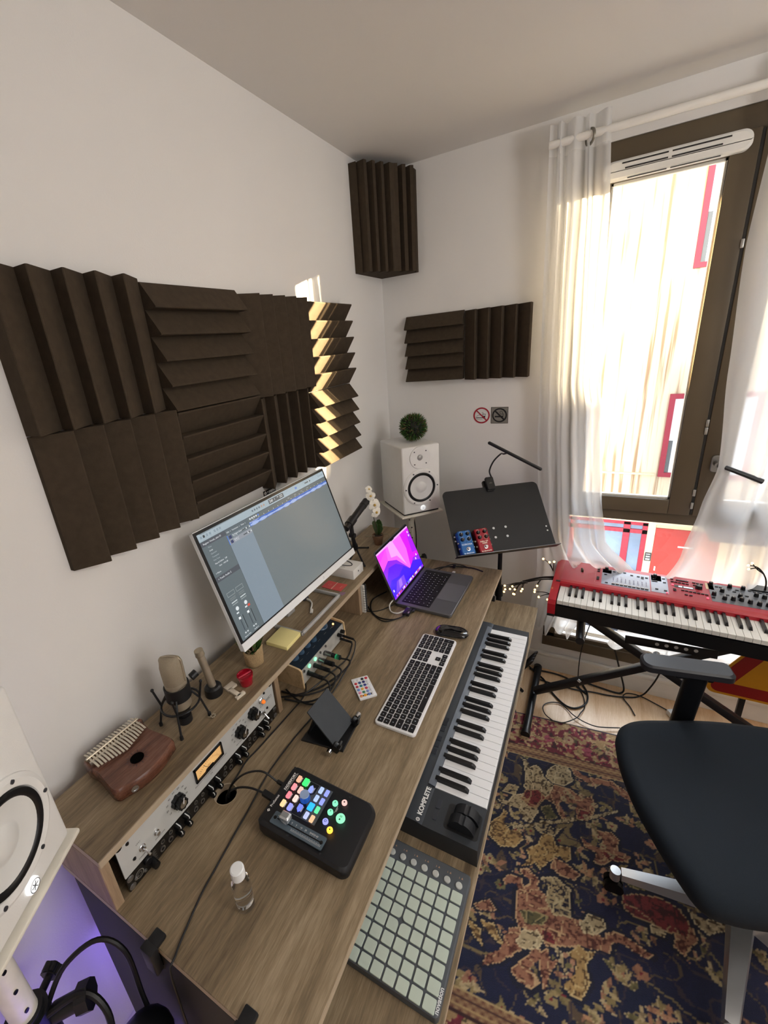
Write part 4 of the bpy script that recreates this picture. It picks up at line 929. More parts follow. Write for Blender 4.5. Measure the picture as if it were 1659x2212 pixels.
g = G(); g.tube([(-.06, -.03, .004), (-.03, .01, .001), (.02, .035, .0), (.09, .045, 0), (.14, .03, 0)], .003); g.tube([(-.05, -.06, .006), (.0, .02, .012), (.04, .05, .004), (.08, .04, 0)], .0022); obj('lead', g, M_rub, fc)
g = G(); g.box((.02, .022, .009), (.012, .02, .014), b=.003); obj('connector', g, M_blk, fc)
ep = thing('white_adapter', 'small white plug on the far side of the laptop', 'adapter', (.43, 1.672, .757), RZ-.03)
g = G(); g.box((0, 0, 0), (.018, .012, .006), b=.0015); g.mi(1); g.box((-.012, 0, 0), (.008, .008, .003)); obj('shell', g, [mat('cable_white'), M_steel], ep)
# ================================================================ desktop keyboard and mouse
kb = thing('computer_keyboard', 'slim full-size keyboard with white metal frame and black keys', 'keyboard', (.5085, 1.0113, .751), RZ+.006)
g = G(); g.prism(rounded(.4187, .1149, .010), 0, .0075, None, b=.0012); obj('frame', g, mat('alu_white', 'ececed', .4, 0, var=.01), kb)
P = .01905; x0k = -.2040
def kk(x, y, w_=1, h_=1): kset.append((x, y, w_, h_))
kset = []
for i in range(14): kk(i*14.5/14, 0, 14.5/14)       # function row
for i in range(13): kk(i, 1)
kk(13, 1, 1.5)
kk(0, 2, 1.5); [kk(1.5+i, 2) for i in range(12)]; kk(13.5, 2, 1.0)
kk(0, 3, 1.75); [kk(1.75+i, 3) for i in range(11)]; kk(12.75, 3, 1.75)
kk(0, 4, 1.25); [kk(1.25+i, 4) for i in range(11)]; kk(12.25, 4, 2.25)
x = 0
for w_ in (1.5, 1.25, 1.25, 6.0, 1.5, 1.5, 1.5): kk(x, 5, w_); x += w_
for i in range(3): kk(14.75+i, 0); kk(14.75+i, 1); kk(14.75+i, 2); kk(14.75+i, 5)
kk(15.75, 4)
for i in range(4):
    for j in range(3): kk(18+i, j)
for i in range(3): kk(18+i, 3); kk(18+i, 4)
kk(21, 3); kk(21, 4, 1, 2); kk(18, 5, 2); kk(20, 5)
PX = .408/22.0; PY = .1047/6
kset.sort(key=lambda k: (k[1], k[0])); cache = {}; extra = []
for n_, (x, y, w_, h_) in enumerate(kset):
    kw, kh = w_*PX-.0026, h_*PY-.0026; pos = (-.204+(x+w_/2)*PX, .0523-(y+h_/2)*PY, .0078); ck = (round(kw, 4), round(kh, 4))
    if n_ >= 98: extra.append((pos, kw, kh)); continue
    if ck not in cache:
        o = obj('key', key_mesh(kw, kh, .0016), [M_key, mat('key_print_grey', 'c9cfda', .5)], kb, smooth=False); o.location = pos; cache[ck] = o
    else: o = cache[ck].copy(); COL.objects.link(o); o.location = pos
g = G()
for pos, kw, kh in extra: g.prism(rounded(kw, kh, .0018, 2, pos[0], pos[1]), pos[2], pos[2]+.0016); 
g.mi(1)
for pos, kw, kh in extra: g.rect(pos[0]-.0012, pos[1]-.0012, pos[0]+.0012, pos[1]+.0016, pos[2]+.0017)
o = obj('key', g, [M_key, mat('key_print_grey')], kb, smooth=False); o['kind'] = 'stuff'
ms_ = thing('computer_mouse', 'glossy black low-profile mouse beside the keyboard', 'mouse', (.535, 1.263, .7505), RZ+.12)
g = G(); nu, nv = 20, 14; V = []
g.prism(rounded(.050, .104, .024, 6), .001, .006)
V = []; F = []; pl = rounded(.0571, .1135, .027, 8); n = len(pl)
for k in range(9):
    t_ = k/8; s_ = math.cos(t_*PI/2)**.55; 
    for p in pl: V.append((p[0]*(s_*.98+.02 if k < 8 else .02), p[1]*(s_*.98+.02 if k < 8 else .02), .006+.0155*math.sin(t_*PI/2)*(1-.16*(p[1]*s_/.056)**2)))
F = [(k*n+i, k*n+(i+1) % n, (k+1)*n+(i+1) % n, (k+1)*n+i) for k in range(8) for i in range(n)]+[tuple(range(8*n, 9*n))]
g2 = G(); g2.raw(V, F); obj('shell', g2, mat('gloss_black', '0a0a0d', .08, coat=.5), ms_, ang=80); obj('underside', g, mat('zinc'), ms_)
# ================================================================ remote control
rc = thing('remote_control', 'small white remote control with coloured round buttons lying on the desk', 'remote control', (.369, .9088, .750), RZ-.79+.02)
rc.rotation_euler = (0, 0, .79)
g = G(); g.prism(rounded(.0535, .087, .003), 0, .0055, None, b=.0006); obj('shell', g, mat('remote_white', 'e9eaec', .4, var=.01), rc)
cols = ['efefef', 'efefef', '22262c', 'c83a4a', 'c0303a', '2d4f8a', '2f3070', 'e9e9ee', 'b53a48', '2f7a84', '3a3f8a', 'e9e9ee', '6f8fd0', 'f0b64c', 'c0405a', 'e9e9ee', 'e58ab0', '4a8a6a', '8a9ad0', 'e9e9ee', 'e0905a', 'f0a838', '6a7fb8', 'e9e9ee']
for r in range(6):
    for c_ in range(4):
        g = G(); g.c(cols[r*4+c_]); g.lathe([(.0047, 0), (.0045, .0012), (.003, .0017), (0, .0018)], n=14); o = obj('button', g, painted('button_paint', .45), rc); o.location = (-.0185+c_*.0123, .033-r*.0132, .0055)
g = G()
for a, b in ((-.0005, -.033), (.0118, -.033), (-.0128, -.033)): g.rect(a-.0012, b-.003, a+.0015, b+.003, .0057)
obj('button_print', g, mat('ink'), rc, smooth=False)
# ================================================================ phone stand
ps = thing('phone_stand', 'folding black phone stand standing empty on the desk', 'phone stand', (.356, .73, .750), 0)
ps.rotation_euler = (0, 0, 0)
M_st = mat('stand_black', '121315', .4); M_pad = mat('stand_pad', '33383d', .6)
g = G(); g.prism([(.300-.356, .672-.73), (.418-.356, .688-.73), (.412-.356, .780-.73), (.300-.356, .765-.73)], 0, .005, None, b=.001); obj('base', g, M_st, ps)
def slab(g, a, b, c_, d_, t_):
    a, b, c_, d_ = map(Vector, (a, b, c_, d_)); n_ = (b-a).cross(d_-a).normalized()*t_
    g.raw([a, b, c_, d_, a+n_, b+n_, c_+n_, d_+n_], [(0, 1, 2, 3), (4, 5, 6, 7), (0, 1, 5, 4), (1, 2, 6, 5), (2, 3, 7, 6), (3, 0, 4, 7)])
g = G(); slab(g, (-.05, -.035, .006), (-.05, .03, .006), (-.018, .03, .085), (-.018, -.035, .085), .004); obj('strut', g, M_st, ps)
g = G(); slab(g, (.040, -.048, .014), (.044, .046, .014), (-.026, .043, .100), (-.03, -.05, .100), .004); sp_ = obj('rest_plate', g, M_pad, ps)
g = G(); g.box((.045, -.045, .012), (.022, .016, .022), (0, .6, .1), b=.003); g.box((.052, .045, .014), (.022, .016, .022), (0, .6, .1), b=.003); g.box((.058, -.045, .027), (.006, .016, .016), (0, .3, .1), b=.002); g.box((.064, .045, .028), (.006, .016, .016), (0, .3, .1), b=.002); obj('hook', g, M_st, ps)
for p in ((.036, -.062, .013), (.050, .060, .014), (-.046, .045, .016)): g = G(); g.cyl(p, (p[0]+.001, p[1]+(.014 if p[1] > 0 else -.010), p[2]+.001), .0075, n=16); obj('hinge_cap', g, M_chrome, ps)
# ================================================================ transport controller
fp = thing('fader_controller', 'black desktop fader controller with lit coloured buttons in the middle of the desk', 'controller', (.4540, .508, .750), RZ)
M_fb = mat('controller_black', '15161a', .5, var=.05)
g = G(); pl = rounded(.148, .214, (.012, .012, .014, .014), 5)
V = []; n = len(pl)
def zt(y): return .040 if y > -.075 else .040-(.075+y)**2*0-max(0, (-.075-y))*.42
for z_, ins in ((.0, .004), (.016, .0), (.034, .001), (None, .006)):
    for p in pl:
        s_ = (1-ins/.074, 1-ins/.107); x_, y_ = p[0]*s_[0], p[1]*s_[1]-(.006 if z_ in (0, .016) else 0)*0
        bow = -.010*(1-(x_/.074)**2) if y_ < -.09 else 0
        V.append((x_, y_+bow, z_ if z_ is not None else zt(y_)) if z_ != .034 else (x_, y_+bow, zt(y_)-.004))
F = [(k*n+i, k*n+(i+1) % n, (k+1)*n+(i+1) % n, (k+1)*n+i) for k in range(3) for i in range(n)]+[tuple(range(n))[::-1], tuple(range(3*n, 4*n))]
g.raw(V, F); obj('case', g, M_fb, fp, ang=40)
Z = .0403
g = G(); g.prism(rounded(.026, .128, .003, cx=-.0495, cy=.0145), Z-.002, Z+.0006); fs = obj('fader_panel', g, mat('slate_panel', '5b6974', .45, .3), fp)
g = G(); g.prism(rounded(.0024, .106, .001, 2, -.0495, .0135), Z+.0004, Z+.0008); g.cyl((-.0495, .072, Z), (-.0495, .072, Z+.0015), .0035, n=14); g.cyl((-.0495, -.043, Z), (-.0495, -.043, Z+.0015), .0035, n=14); obj('fader_slot', g, M_knob, fs)
g = G()
for i in range(26): g.rect(-.0585, .026-i*.0028, -.0545 if i % 2 else -.0535, .0266-i*.0028, Z+.0008)
for i, (t_, y_) in enumerate((('10', .066), ('5', .060), ('0', .032), ('5', .021), ('10', .009), ('20', -.002), ('30', -.014), ('40', -.019), ('50', -.024), ('60', -.030))): g.text(t_, .0048, T(-.0435, y_, Z+.0009, rz=-PI/2)); g.rect(-.0475, y_-.0003, -.0465, y_+.0003, Z+.0008)
obj('fader_scale', g, M_wht, fs, smooth=False)
g = G(); g.prism(rounded(.017, .022, .002, 3, -.0445, .047), Z+.006, Z+.018, None, b=.003); g.prism(rounded(.008, .012, .001, 2, -.0495, .047), Z, Z+.006); cpn = obj('fader_cap', g, mat('cap_silver', 'c9cdd0', .25, .7), fp)
g = G(); g.prism([(.0535, .0235), (.0535, -.0115), (-.0275, -.0125), (-.0275, .0225), (-.002, .0225), (.006, .030), (.024, .030), (.030, .0235)], Z, Z+.0005); obj('section_panel', g, mat('panel_mid_grey', '50565c', .45), fp)
g = G()
for a in ((.0525, .0487, .0535, .0235), (-.0275, .0487, -.0265, .0225), (-.0275, .0484, .0535, .0490)): g.rect(a[0], a[3] if a[3] < a[1] else a[1], a[2], a[1] if a[3] < a[1] else a[3], Z+.0003)
obj('section_outline', g, mat('outline_grey', '565a5e', .5), fp, smooth=False)
def pad(x_, y_, w_, h_, col, e_=1.3, nm='lit_button', pts=None, under=True):
    g = G(); g.c(col); pl = pts or rounded(w_, h_, .0014, 3); g.prism([(p[0]+x_, p[1]+y_) for p in pl], Z-.001, Z+.0030, None, b=.0004)
    o = obj(nm, g, painted('button_glow', .4, emit=e_) if e_ == 1.3 else painted('button_glow_hot', .4, emit=e_), fp)
    if under: g = G(); g.rect(x_-w_*.42, y_-h_*.5-.0033, x_+w_*.42, y_-h_*.5-.0008, Z+.0004); g.rect(x_-w_*.30, y_-.0004, x_+w_*.30, y_+.0004, Z+.0031) if col not in ('2fe05a', '1f8ae8') else None; obj('button_caption', g, mat('caption_grey', 'c9ccd4', .5), o, smooth=False)
    return o
bwid, bhei = .0145, .0085
pad(.046, .0745, bwid, bhei, 'e8a888'); pad(.046, .0560, bwid+.002, bhei+.003, '2fe05a', 2.2)
for (x_, y_, c_) in ((.025, .0745, 'f08a90'), (.0245, .0570, 'f4b8a8'), (.004, .0745, 'f07a84'), (.0035, .0560, 'f0ccc0'), (-.017, .0750, 'f4c890'), (-.0175, .0565, '8a8ef0'),
                     (.044, .0135, 'a8bcf0'), (.0435, -.0015, '8a96f0'), (.0235, .0135, 'a8bcf0'), (.0225, -.0015, '8a96f0'), (.0025, -.0015, '5ce89a'), (-.0175, .0135, 'b0b8ec'), (-.0185, -.0015, 'f0b488')): pad(x_, y_, bwid, bhei, c_)
pad(.0025, .0145, bwid+.002, bhei+.004, '1f8ae8', 2.2)
pad(.037, .036, .015, .009, '8a9af0', pts=[(-.0075, -.0045), (.004, -.0045), (.0085, 0), (.004, .0045), (-.0075, .0045)]); pad(-.010, .036, .015, .009, '6a7af0', pts=[(.0075, -.0045), (-.004, -.0045), (-.0085, 0), (-.004, .0045), (.0075, .0045)])
g = G(); g.c('1d5ec8'); g.lathe([(.0115, 0), (.011, .006), (.0105, .014)], T(.0125, .036, Z), n=32); o = obj('encoder_knob', g, painted('knob_glow_blue', .3, emit=.5), fp)
g = G(); g.lathe([(.0108, .0140), (.0104, .0155), (0, .0158)], T(.0125, .036, Z), n=32); obj('knob_top', g, mat('knob_top_blue', '9fb4d8', .3), o)
def rnd_btn(x_, y_, r, col, e_=1.3, sym=None):
    g = G(); g.c(col); g.lathe([(r, -.001), (r, .0022), (r*.9, .003), (0, .003)], T(x_, y_, Z), n=28); o = obj('transport_button', g, painted('button_glow', .4, emit=1.3) if e_ == 1.3 else painted('button_glow_hot', .4, emit=e_), fp)
    g = G(); sym(g, x_, y_, Z+.0033); obj('button_symbol', g, mat('symbol_dark', '16302a', .5), o, smooth=False)
tri = lambda x_, y_, s_, d: [(x_-d*s_, y_-s_), (x_-d*s_, y_+s_), (x_+d*s_, y_)]
rnd_btn(.0325, -.029, .0062, '7fe8b4', sym=lambda g, x, y, z: (g.flat(tri(x, y, .0012, 1), z), g.flat(tri(x+.002, y, .0012, 1), z)))
rnd_btn(.0115, -.029, .0062, '7fe8b4', sym=lambda g, x, y, z: (g.flat(tri(x, y, .0012, -1), z), g.flat(tri(x+.002, y, .0012, -1), z)))
rnd_btn(.0425, -.0465, .0060, 'f4b8b0', sym=lambda g, x, y, z: g.flat([(x+.0018*math.cos(a*PI/6), y+.0018*math.sin(a*PI/6)) for a in range(12)], z))
rnd_btn(.0095, -.0550, .0098, '8aeab4', sym=lambda g, x, y, z: (g.flat(tri(x-.003, y, .0022, 1), z), g.rect(x+.001, y-.0028, x+.0019, y+.0028, z), g.rect(x+.0032, y-.0028, x+.0041, y+.0028, z)))
rnd_btn(-.010, -.0295, .0062, '9a9cf4', sym=lambda g, x, y, z: g.ring(.0018, .0028, z, T(x, y, 0), n=16))
rnd_btn(-.021, -.0465, .0063, 'ffb638', 2.2, sym=lambda g, x, y, z: g.rect(x-.0013, y-.0013, x+.0013, y+.0013, z))
g = G(); g.text('FADERPORT', .0082, T(.033, .0900, Z+.0004), weight=.0003); g.text('PRODUCTION CONTROLLER', .0036, T(.033, .0848, Z+.0004))
g.text('PreSonus', .0078, T(-.020, .0950, Z+.0004), weight=.0001); g.ring(.0014, .0036, Z+.0004, T(-.0430, .0950, 0), n=4)
g.rect(.014, -.0375, .0300, -.0369, Z+.0003); g.text('PRESET', .0028, T(.022, -.0395, Z+.0004)); obj('panel_lettering', g, M_wht, fp, smooth=False)
for (x_, y_) in ((.066, .100), (.062, .027), (.060, -.052), (-.068, .100), (-.068, .027), (-.068, -.052)): g = G(); g.lathe([(.003, 0), (.0027, .0006), (.0015, .0002), (0, .0002)], T(x_, y_, Z-.0002), n=12); obj('screw', g, mat('screw_dark', '2b2c30', .35, .4), fp)
# its two leads, rising from the cable hole
for lab, pts, bl in (('black usb cable from the cable hole to the back of the fader controller', [(.222, .462, .70), (.226, .466, .752), (.250, .478, .778), (.285, .490, .785), (.318, .500, .774)], (.034, .014, .010)),
                     ('thin black power lead arching from the cable hole to the fader controller', [(.217, .475, .70), (.222, .480, .755), (.250, .505, .790), (.290, .528, .797), (.325, .536, .775)], (.022, .008, .008))):
    th = thing('controller_cable', lab, 'cable', pts[-1]); o_ = Vector(pts[-1])
    g = G(); g.tube([Vector(p)-o_ for p in pts], .0024); obj('lead', g, M_rub, th)
    g = G(); g.box((.012, 0, -.001), bl, (0, .15, 0), b=.002); obj('plug', g, M_blk, th)
# ================================================================ bottle
bt = thing('small_bottle', 'small clear plastic bottle with white cap standing on the near end of the desk', 'bottle', (.409, .322, .750), .3)
def clear(name, col='fcfdfd', rough=.03, ior=1.3):
    m = bpy.data.materials.new(name); m.use_nodes = True; MATS[name] = m; N = m.node_tree.nodes; L = m.node_tree.links; N.remove(N['Principled BSDF'])
    t_ = N.new('ShaderNodeBsdfTransparent'); t_.inputs[0].default_value = lin(col); gs = N.new('ShaderNodeBsdfGlossy'); gs.inputs['Roughness'].default_value = rough
    lw = N.new('ShaderNodeLayerWeight'); lw.inputs[0].default_value = .5; mx = N.new('ShaderNodeMixShader'); pw = N.new('ShaderNodeMath'); pw.operation = 'POWER'; pw.inputs[1].default_value = 3.0; L.new(lw.outputs['Facing'], pw.inputs[0]); ml = N.new('ShaderNodeMath'); ml.operation = 'MULTIPLY_ADD'; ml.inputs[1].default_value = .55; ml.inputs[2].default_value = .04; L.new(pw.outputs[0], ml.inputs[0]); L.new(ml.outputs[0], mx.inputs[0]); L.new(t_.outputs[0], mx.inputs[1]); L.new(gs.outputs[0], mx.inputs[2])
    df = N.new('ShaderNodeBsdfTranslucent'); df.inputs[0].default_value = (1, 1, 1, 1); m3 = N.new('ShaderNodeMixShader'); m3.inputs[0].default_value = .10; L.new(mx.outputs[0], m3.inputs[1]); L.new(df.outputs[0], m3.inputs[2])
    L.new(m3.outputs[0], N['Material Output'].inputs[0]); return m
M_clear = mat('clear_plastic', 'ffffff', .04, var=.001, trans=1, ior=1.25)
g = G(); prof = [(.0, .001), (.014, .0005), (.0165, .003), (.0168, .012), (.0160, .014), (.0168, .016), (.0172, .05), (.0172, .066), (.0155, .074), (.0105, .082), (.0095, .088)]
g.lathe(prof, n=28); obj('bottle_body', g, M_clear, bt)
g = G(); g.lathe([(.0120, .0225), (.0150, .0225), (.0150, .0232), (.0120, .0232)], n=24, close=True); obj('liquid_surface', g, mat('liquid_rim', 'e8eeee', .1, trans=.6), bt)
g = G(); pts = []
for i in range(64): a = 2*PI*i/64; pts.append(((.0125+(.0003 if i % 2 else 0))*math.cos(a), (.0125+(.0003 if i % 2 else 0))*math.sin(a)))
g.prism(pts, .084, .103, None); g.lathe([(.0122, .103), (.0105, .1045), (0, .1046)], n=32); obj('cap', g, mat('cap_white', 'eef0f0', .35, var=.01), bt)
# ================================================================ things on the shelf (top z .895)
SZ = .895
# kalimba
ka = thing('kalimba', 'reddish brown wooden kalimba with pale metal tines at the near end of the shelf', 'musical instrument', (.078, .362, SZ), RZ-.05)
M_mah = wood('mahogany', '45231a', '66402f', '83594a', 'X', .22, 1.6)
def kout(s_=1.0):
    P = []
    pts = [(-.064, .075), (.064, .075), (.068, .045), (.0655, .015), (.071, -.03), (.0725, -.05), (.069, -.062), (.058, -.066), (.03, -.0765), (0, -.080), (-.03, -.0765), (-.058, -.066), (-.069, -.062), (-.0725, -.05), (-.071, -.03), (-.0655, .015), (-.068, .045)]
    return [(p.x*s_, p.y*s_) for p in smoothpath([(*p, 0) for p in pts+[pts[0]]], 5)[:-1]]
g = G(); o1 = kout(); n = len(o1); V = []
for z_, s_ in ((0, .95), (.006, 1), (.026, 1), (.032, .955)): V += [(x*s_, y*s_, z_) for x, y in o1]
F = [(k*n+i, k*n+(i+1) % n, (k+1)*n+(i+1) % n, (k+1)*n+i) for k in range(3) for i in range(n)]+[tuple(range(n))[::-1], tuple(range(3*n, 4*n))]
g.raw(V, F); obj('body', g, M_mah, ka, ang=50)
g = G(); g.lathe([(0, .0322), (.0145, .0322), (.0145, .0324)], T(0, -.028, 0), n=32); obj('sound_hole', g, mat('hole_black', '020202', .95, spec=.05), ka)
g = G()
for i in range(20):
    a = i*2*PI/20; r0_ = .018; r1_ = .0255 if i % 2 else .022
    c_ = Vector((0, -.028)); d = Vector((math.cos(a), math.sin(a))); q = Vector((-d.y, d.x))
    g.raw([(*(c_+d*r0_+q*.0016), .0323), (*(c_+d*r0_-q*.0016), .0323), (*(c_+d*r1_), .0323)], [(0, 1, 2)])
g.ring(.0155, .0166, .0323, T(0, -.028, 0)); obj('burnt_rosette', g, mat('burnt', '3a130d', .5), ka, smooth=False)
M_tine = mat('tine_steel', 'd8cfbd', .25, .6, var=.02)
for i in range(17):
    x = -.056+i*.007; k = abs(i-8); ln = .030-k*.0019
    g = G(); g.tube([(x, .078, .0395), (x, .062, .0445), (x, .05, .0405), (x, .035-.01*(1-k/8), .0425), (x, .020-.017*(1-k/8), .0395)], .0023, n=8, sub=3, flat=.45); obj('tine', g, M_tine, ka)
g = G(); g.cyl((-.062, .057, .044), (.062, .057, .044), .0026, n=12); g.box((0, .048, .036), (.122, .004, .009), b=.001); g.box((0, .066, .035), (.122, .005, .007), b=.001)
for sx in (-.058, 0, .058): g.cyl((sx, .060, .032), (sx, .060, .047), .002, n=10)
obj('bridge', g, mat('bridge_steel', 'cfc6b4', .25, .7), ka)
g = G(); g.lathe([(.0075, 0), (.0075, .0022), (.0052, .0022), (.0048, .0008), (0, .0008)], T(-.040, -.0735, .016, rx=PI/2, rz=-.28), n=24); obj('jack', g, M_chrome, ka)
# large-diaphragm microphone in a shock mount, standing on its base
cm = thing('studio_microphone', 'champagne large-diaphragm microphone standing upright in a black shock mount on the shelf', 'microphone', (.094, .500, SZ), .4)
M_cham = mat('champagne_metal', 'b9ae9b', .35, .6, var=.02); M_mesh = mat('champagne_mesh', 'a89c88', .5, .55, var=.12, scale=700, bump=.6, bscale=1500)
g = G(); g.cyl((0, 0, 0), (0, 0, .02), .017, n=28); g.cyl((0, 0, .02), (0, 0, .05), .013, .0235, n=28); obj('foot', g, M_blk, cm)
g = G(); g.cyl((0, 0, .05), (0, 0, .085), .0245, n=32); g.cyl((0, 0, .108), (0, 0, .122), .0255, n=32); g.cyl((0, 0, .085), (0, 0, .108), .0248, n=32); obj('body', g, M_cham, cm)
g = G(); V = []; n = 32; prof = [(.122, .0255, .0255), (.15, .0262, .0262), (.168, .0262, .0258), (.180, .0255, .0185), (.1875, .0235, .010), (.190, .021, .003)]
for z_, rx_, ry_ in prof:
    for i in range(n): a = 2*PI*i/n; V.append((rx_*math.cos(a), ry_*math.sin(a), z_))
F = [(k*n+i, k*n+(i+1) % n, (k+1)*n+(i+1) % n, (k+1)*n+i) for k in range(len(prof)-1) for i in range(n)]+[tuple(range((len(prof)-1)*n, len(prof)*n))]
g.raw(V, F); gr = obj('grille', g, M_mesh, cm, ang=60)
g = G(); g.tube([(-.0262, 0, .122), (-.0268, 0, .165), (-.0245, 0, .184), (-.0, 0, .1915), (.0245, 0, .184), (.0268, 0, .165), (.0262, 0, .122)], .0016, n=8); obj('grille_rim', g, M_cham, gr)
g = G(); g.text('condenser', .006, T(.0265*math.cos(-.5), .0265*math.sin(-.5), .114, rx=PI/2, rz=PI/2-.5)); obj('lettering', g, mat('ink'), cm, smooth=False)
sm = G(); sm.lathe([(.027, .075), (.0295, .075), (.0295, .110), (.027, .110)], n=32, close=True); obj('shock_mount_cup', sm, M_blk, cm)
sm = G(); sm.tube([(.045*math.cos(a*PI/12), .045*math.sin(a*PI/12), .058) for a in range(25)], .0028, n=8, sub=0); obj('shock_mount_ring', sm, M_blkm, cm)
for a in (.3, 1.87, 3.44, 5.0):
    sm = G(); c_, s_ = math.cos(a), math.sin(a); lo = (.058*c_, .058*s_, .006); hi = (.040*c_, .040*s_, .085); top = (.052*c_, .052*s_, .10)
    sm.cyl(lo, (.045*c_, .045*s_, .06), .0026, n=8); sm.cyl((.045*c_, .045*s_, .06), (.029*c_, .029*s_, .085), .0026, n=8); sm.cyl((lo[0], lo[1], .0), (lo[0], lo[1], .009), .0042, n=10); sm.cyl((.045*c_, .045*s_, .06), (.056*c_, .056*s_, .105), .0026, n=8); sm.ball((.056*c_, .056*s_, .106), .0042, seg=8, rings=6); obj('shock_mount_arm', sm, M_blk, cm)
sm = G(); sm.cyl((.02, .035, .10), (.028, .048, .104), .010, n=14); obj('clamp_screw', sm, M_blk, cm)
# small-diaphragm microphone standing in a black clip base
pm = thing('pencil_microphone', 'slim champagne pencil microphone standing in a black ring base on the shelf', 'microphone', (.094, .598, SZ))
g = G(); g.lathe([(.023, 0), (.0235, .004), (.022, .022), (.018, .026), (.0125, .026)], n=32); obj('base', g, M_blk, pm)
g = G(); tl_ = Vector((-.004, -.012, .128)); g.cyl((0, .002, .012), tuple(tl_), .0098, .0098, n=24); g.mi(1); g.cyl(tuple(tl_), tuple(tl_*1.13), .0112, n=24); g.cyl(tuple(tl_*1.005), tuple(tl_*1.03), .0118, n=24); obj('barrel', g, [M_cham, mat('champagne_head', 'aca08c', .4, .5)], pm)
# white plastic bracket
br = thing('plastic_bracket', 'small white z-shaped plastic bracket between the microphones and the red pot', 'bracket', (.140, .622, SZ), -.15)
g = G(); g.box((-.020, .006, .0035), (.022, .030, .007), b=.0012); g.box((.008, -.002, .0035), (.044, .012, .007), b=.0012); g.box((.028, .000, .0035), (.010, .028, .007), b=.0012); obj('shell', g, mat('bracket_white', 'ddd2bf', .4, var=.02), br)
# tiny ring
tr = thing('small_ring', 'tiny pale patterned metal ring lying on the shelf before the kalimba', 'ring', (.149, .538, SZ+.001), .5)
g = G(); 
for i in range(8): a = i*PI/4; g.ball((.0055*math.cos(a), .0055*math.sin(a), .0014), .0017, seg=8, rings=6)
g.lathe([(.0035, 0), (.0046, 0), (.0046, .0018), (.0035, .0018)], n=20, close=True); g.box((-.009, -.003, .001), (.007, .002, .0016)); obj('band', g, mat('tarnished_silver', 'c2b8a4', .3, .7), tr)
# cactus in a hessian-wrapped pot
cc = thing('potted_succulent', 'spiky green succulent in a hessian wrapped pot under the near monitor corner', 'plant', (.120, .735, SZ))
g = G(); rnd = random.Random(5); prof = [(.021, 0), (.0255, .006), (.027, .025), (.0275, .045), (.0285, .052), (.026, .055), (.0235, .050)]
n = 36; V = []
for k, (r_, z_) in enumerate(prof):
    for i in range(n): a = 2*PI*i/n; w_ = 1+.035*math.sin(5*a+k)+.02*rnd.uniform(-1, 1); V.append((r_*w_*math.cos(a), r_*w_*math.sin(a), z_*(1+(.10*math.sin(2*a+1) if z_ > .04 else 0))))
F = [(k*n+i, k*n+(i+1) % n, (k+1)*n+(i+1) % n, (k+1)*n+i) for k in range(len(prof)-1) for i in range(n)]+[tuple(range(n))[::-1]]
g.raw(V, F); obj('hessian_wrap', g, mat('hessian', 'c2a67c', .95, var=.25, scale=400, bump=.9, bscale=1600), cc, ang=60)
g = G(); g.lathe([(.0255, .047), (0, .049)], n=24); obj('soil', g, mat('soil', '2a1c14', .95, var=.3, scale=200), cc)
g = G()
for i in range(70):
    a = rnd.uniform(0, 2*PI); t_ = rnd.uniform(.15, 1.25); L_ = rnd.uniform(.028, .052); d = Vector((math.sin(t_)*math.cos(a), math.sin(t_)*math.sin(a), math.cos(t_)))
    g.c(rnd.choice(['2f5a1a', '3c6b22', '27491a', '8a7a58', 'a08c6a', '4a7a2c'])); b0 = Vector((0, 0, .046))+Vector((d.x, d.y, 0))*.008; q = d.cross(Vector((0, 0, 1))).normalized(); u_ = q.cross(d)
    m_ = b0+d*L_*.55-Vector((0, 0, .002)); e_ = b0+d*L_+Vector((0, 0, .006)); w_ = .0034
    g.raw([b0+q*w_*.6, b0-q*w_*.6, m_-q*w_, e_, m_+q*w_, b0-u_*.001, m_-u_*.0022], [(0, 4, 6, 5), (1, 5, 6, 2), (4, 3, 6), (2, 6, 3), (0, 1, 2, 3, 4)])
obj('leaves', g, painted('leaf_paint', .7), cc, smooth=False)
# red lidded pot
rp_ = thing('red_pot', 'small translucent red plastic pot with a bar across its lid', 'pot', (.150, .662, SZ))
M_red = mat('red_plastic', 'a00822', .12, var=.03, coat=.5)
g = G(); g.lathe([(.017, 0), (.0185, .002), (.0200, .024), (.0215, .024), (.0215, .030), (.0195, .030), (.019, .026), (0, .025)], n=40); obj('tub', g, M_red, rp_)
g = G(); g.box((0, 0, .0285), (.002, .037, .003), (0, 0, -.35)); g.box((.0, .022, .022), (.008, .006, .0025), (0, 0, .2)); obj('lid_bar', g, mat('red_bar', 'd84a60', .15), rp_)
# sticky notes
pn = thing('sticky_notes', 'thick yellow pad of sticky notes on the front of the shelf', 'note pad', (.136, .855, SZ), .03)
g = G(); g.box((0, 0, .006), (.076, .080, .012), b=.0008); g.mi(0)
for k in range(4): g.box((0, .0002*k, .0022+k*.0028), (.0766, .0806, .0006))
obj('paper_block', g, mat('note_yellow', 'f2e5a0', .8, var=.02), pn)
# tablet pen tray parts: white adapter cable on the foot frame
ad = thing('dongle', 'short white adapter cable with a dark plug lying inside the monitor foot', 'adapter', (.105, 1.02, SZ), RZ)
g = G(); g.box((.052, .035, .007), (.022, .020, .014), (0, 0, -.4), b=.003); obj('plug_block', g, mat('connector_grey'), ad)
g = G(); g.tube([(.050, .022, .004), (.040, .0, .004), (.022, -.012, .003), (.008, -.018, .003), (-.002, -.024, .003)], .0028); obj('lead', g, mat('cable_white'), ad)
g = G(); g.cyl((.052, .028, .004), (.047, .010, .004), .0045, .0036, n=14); g.box((-.006, -.030, .004), (.022, .010, .006), (0, 0, .5), b=.002); obj('connector', g, mat('cable_white'), ad)
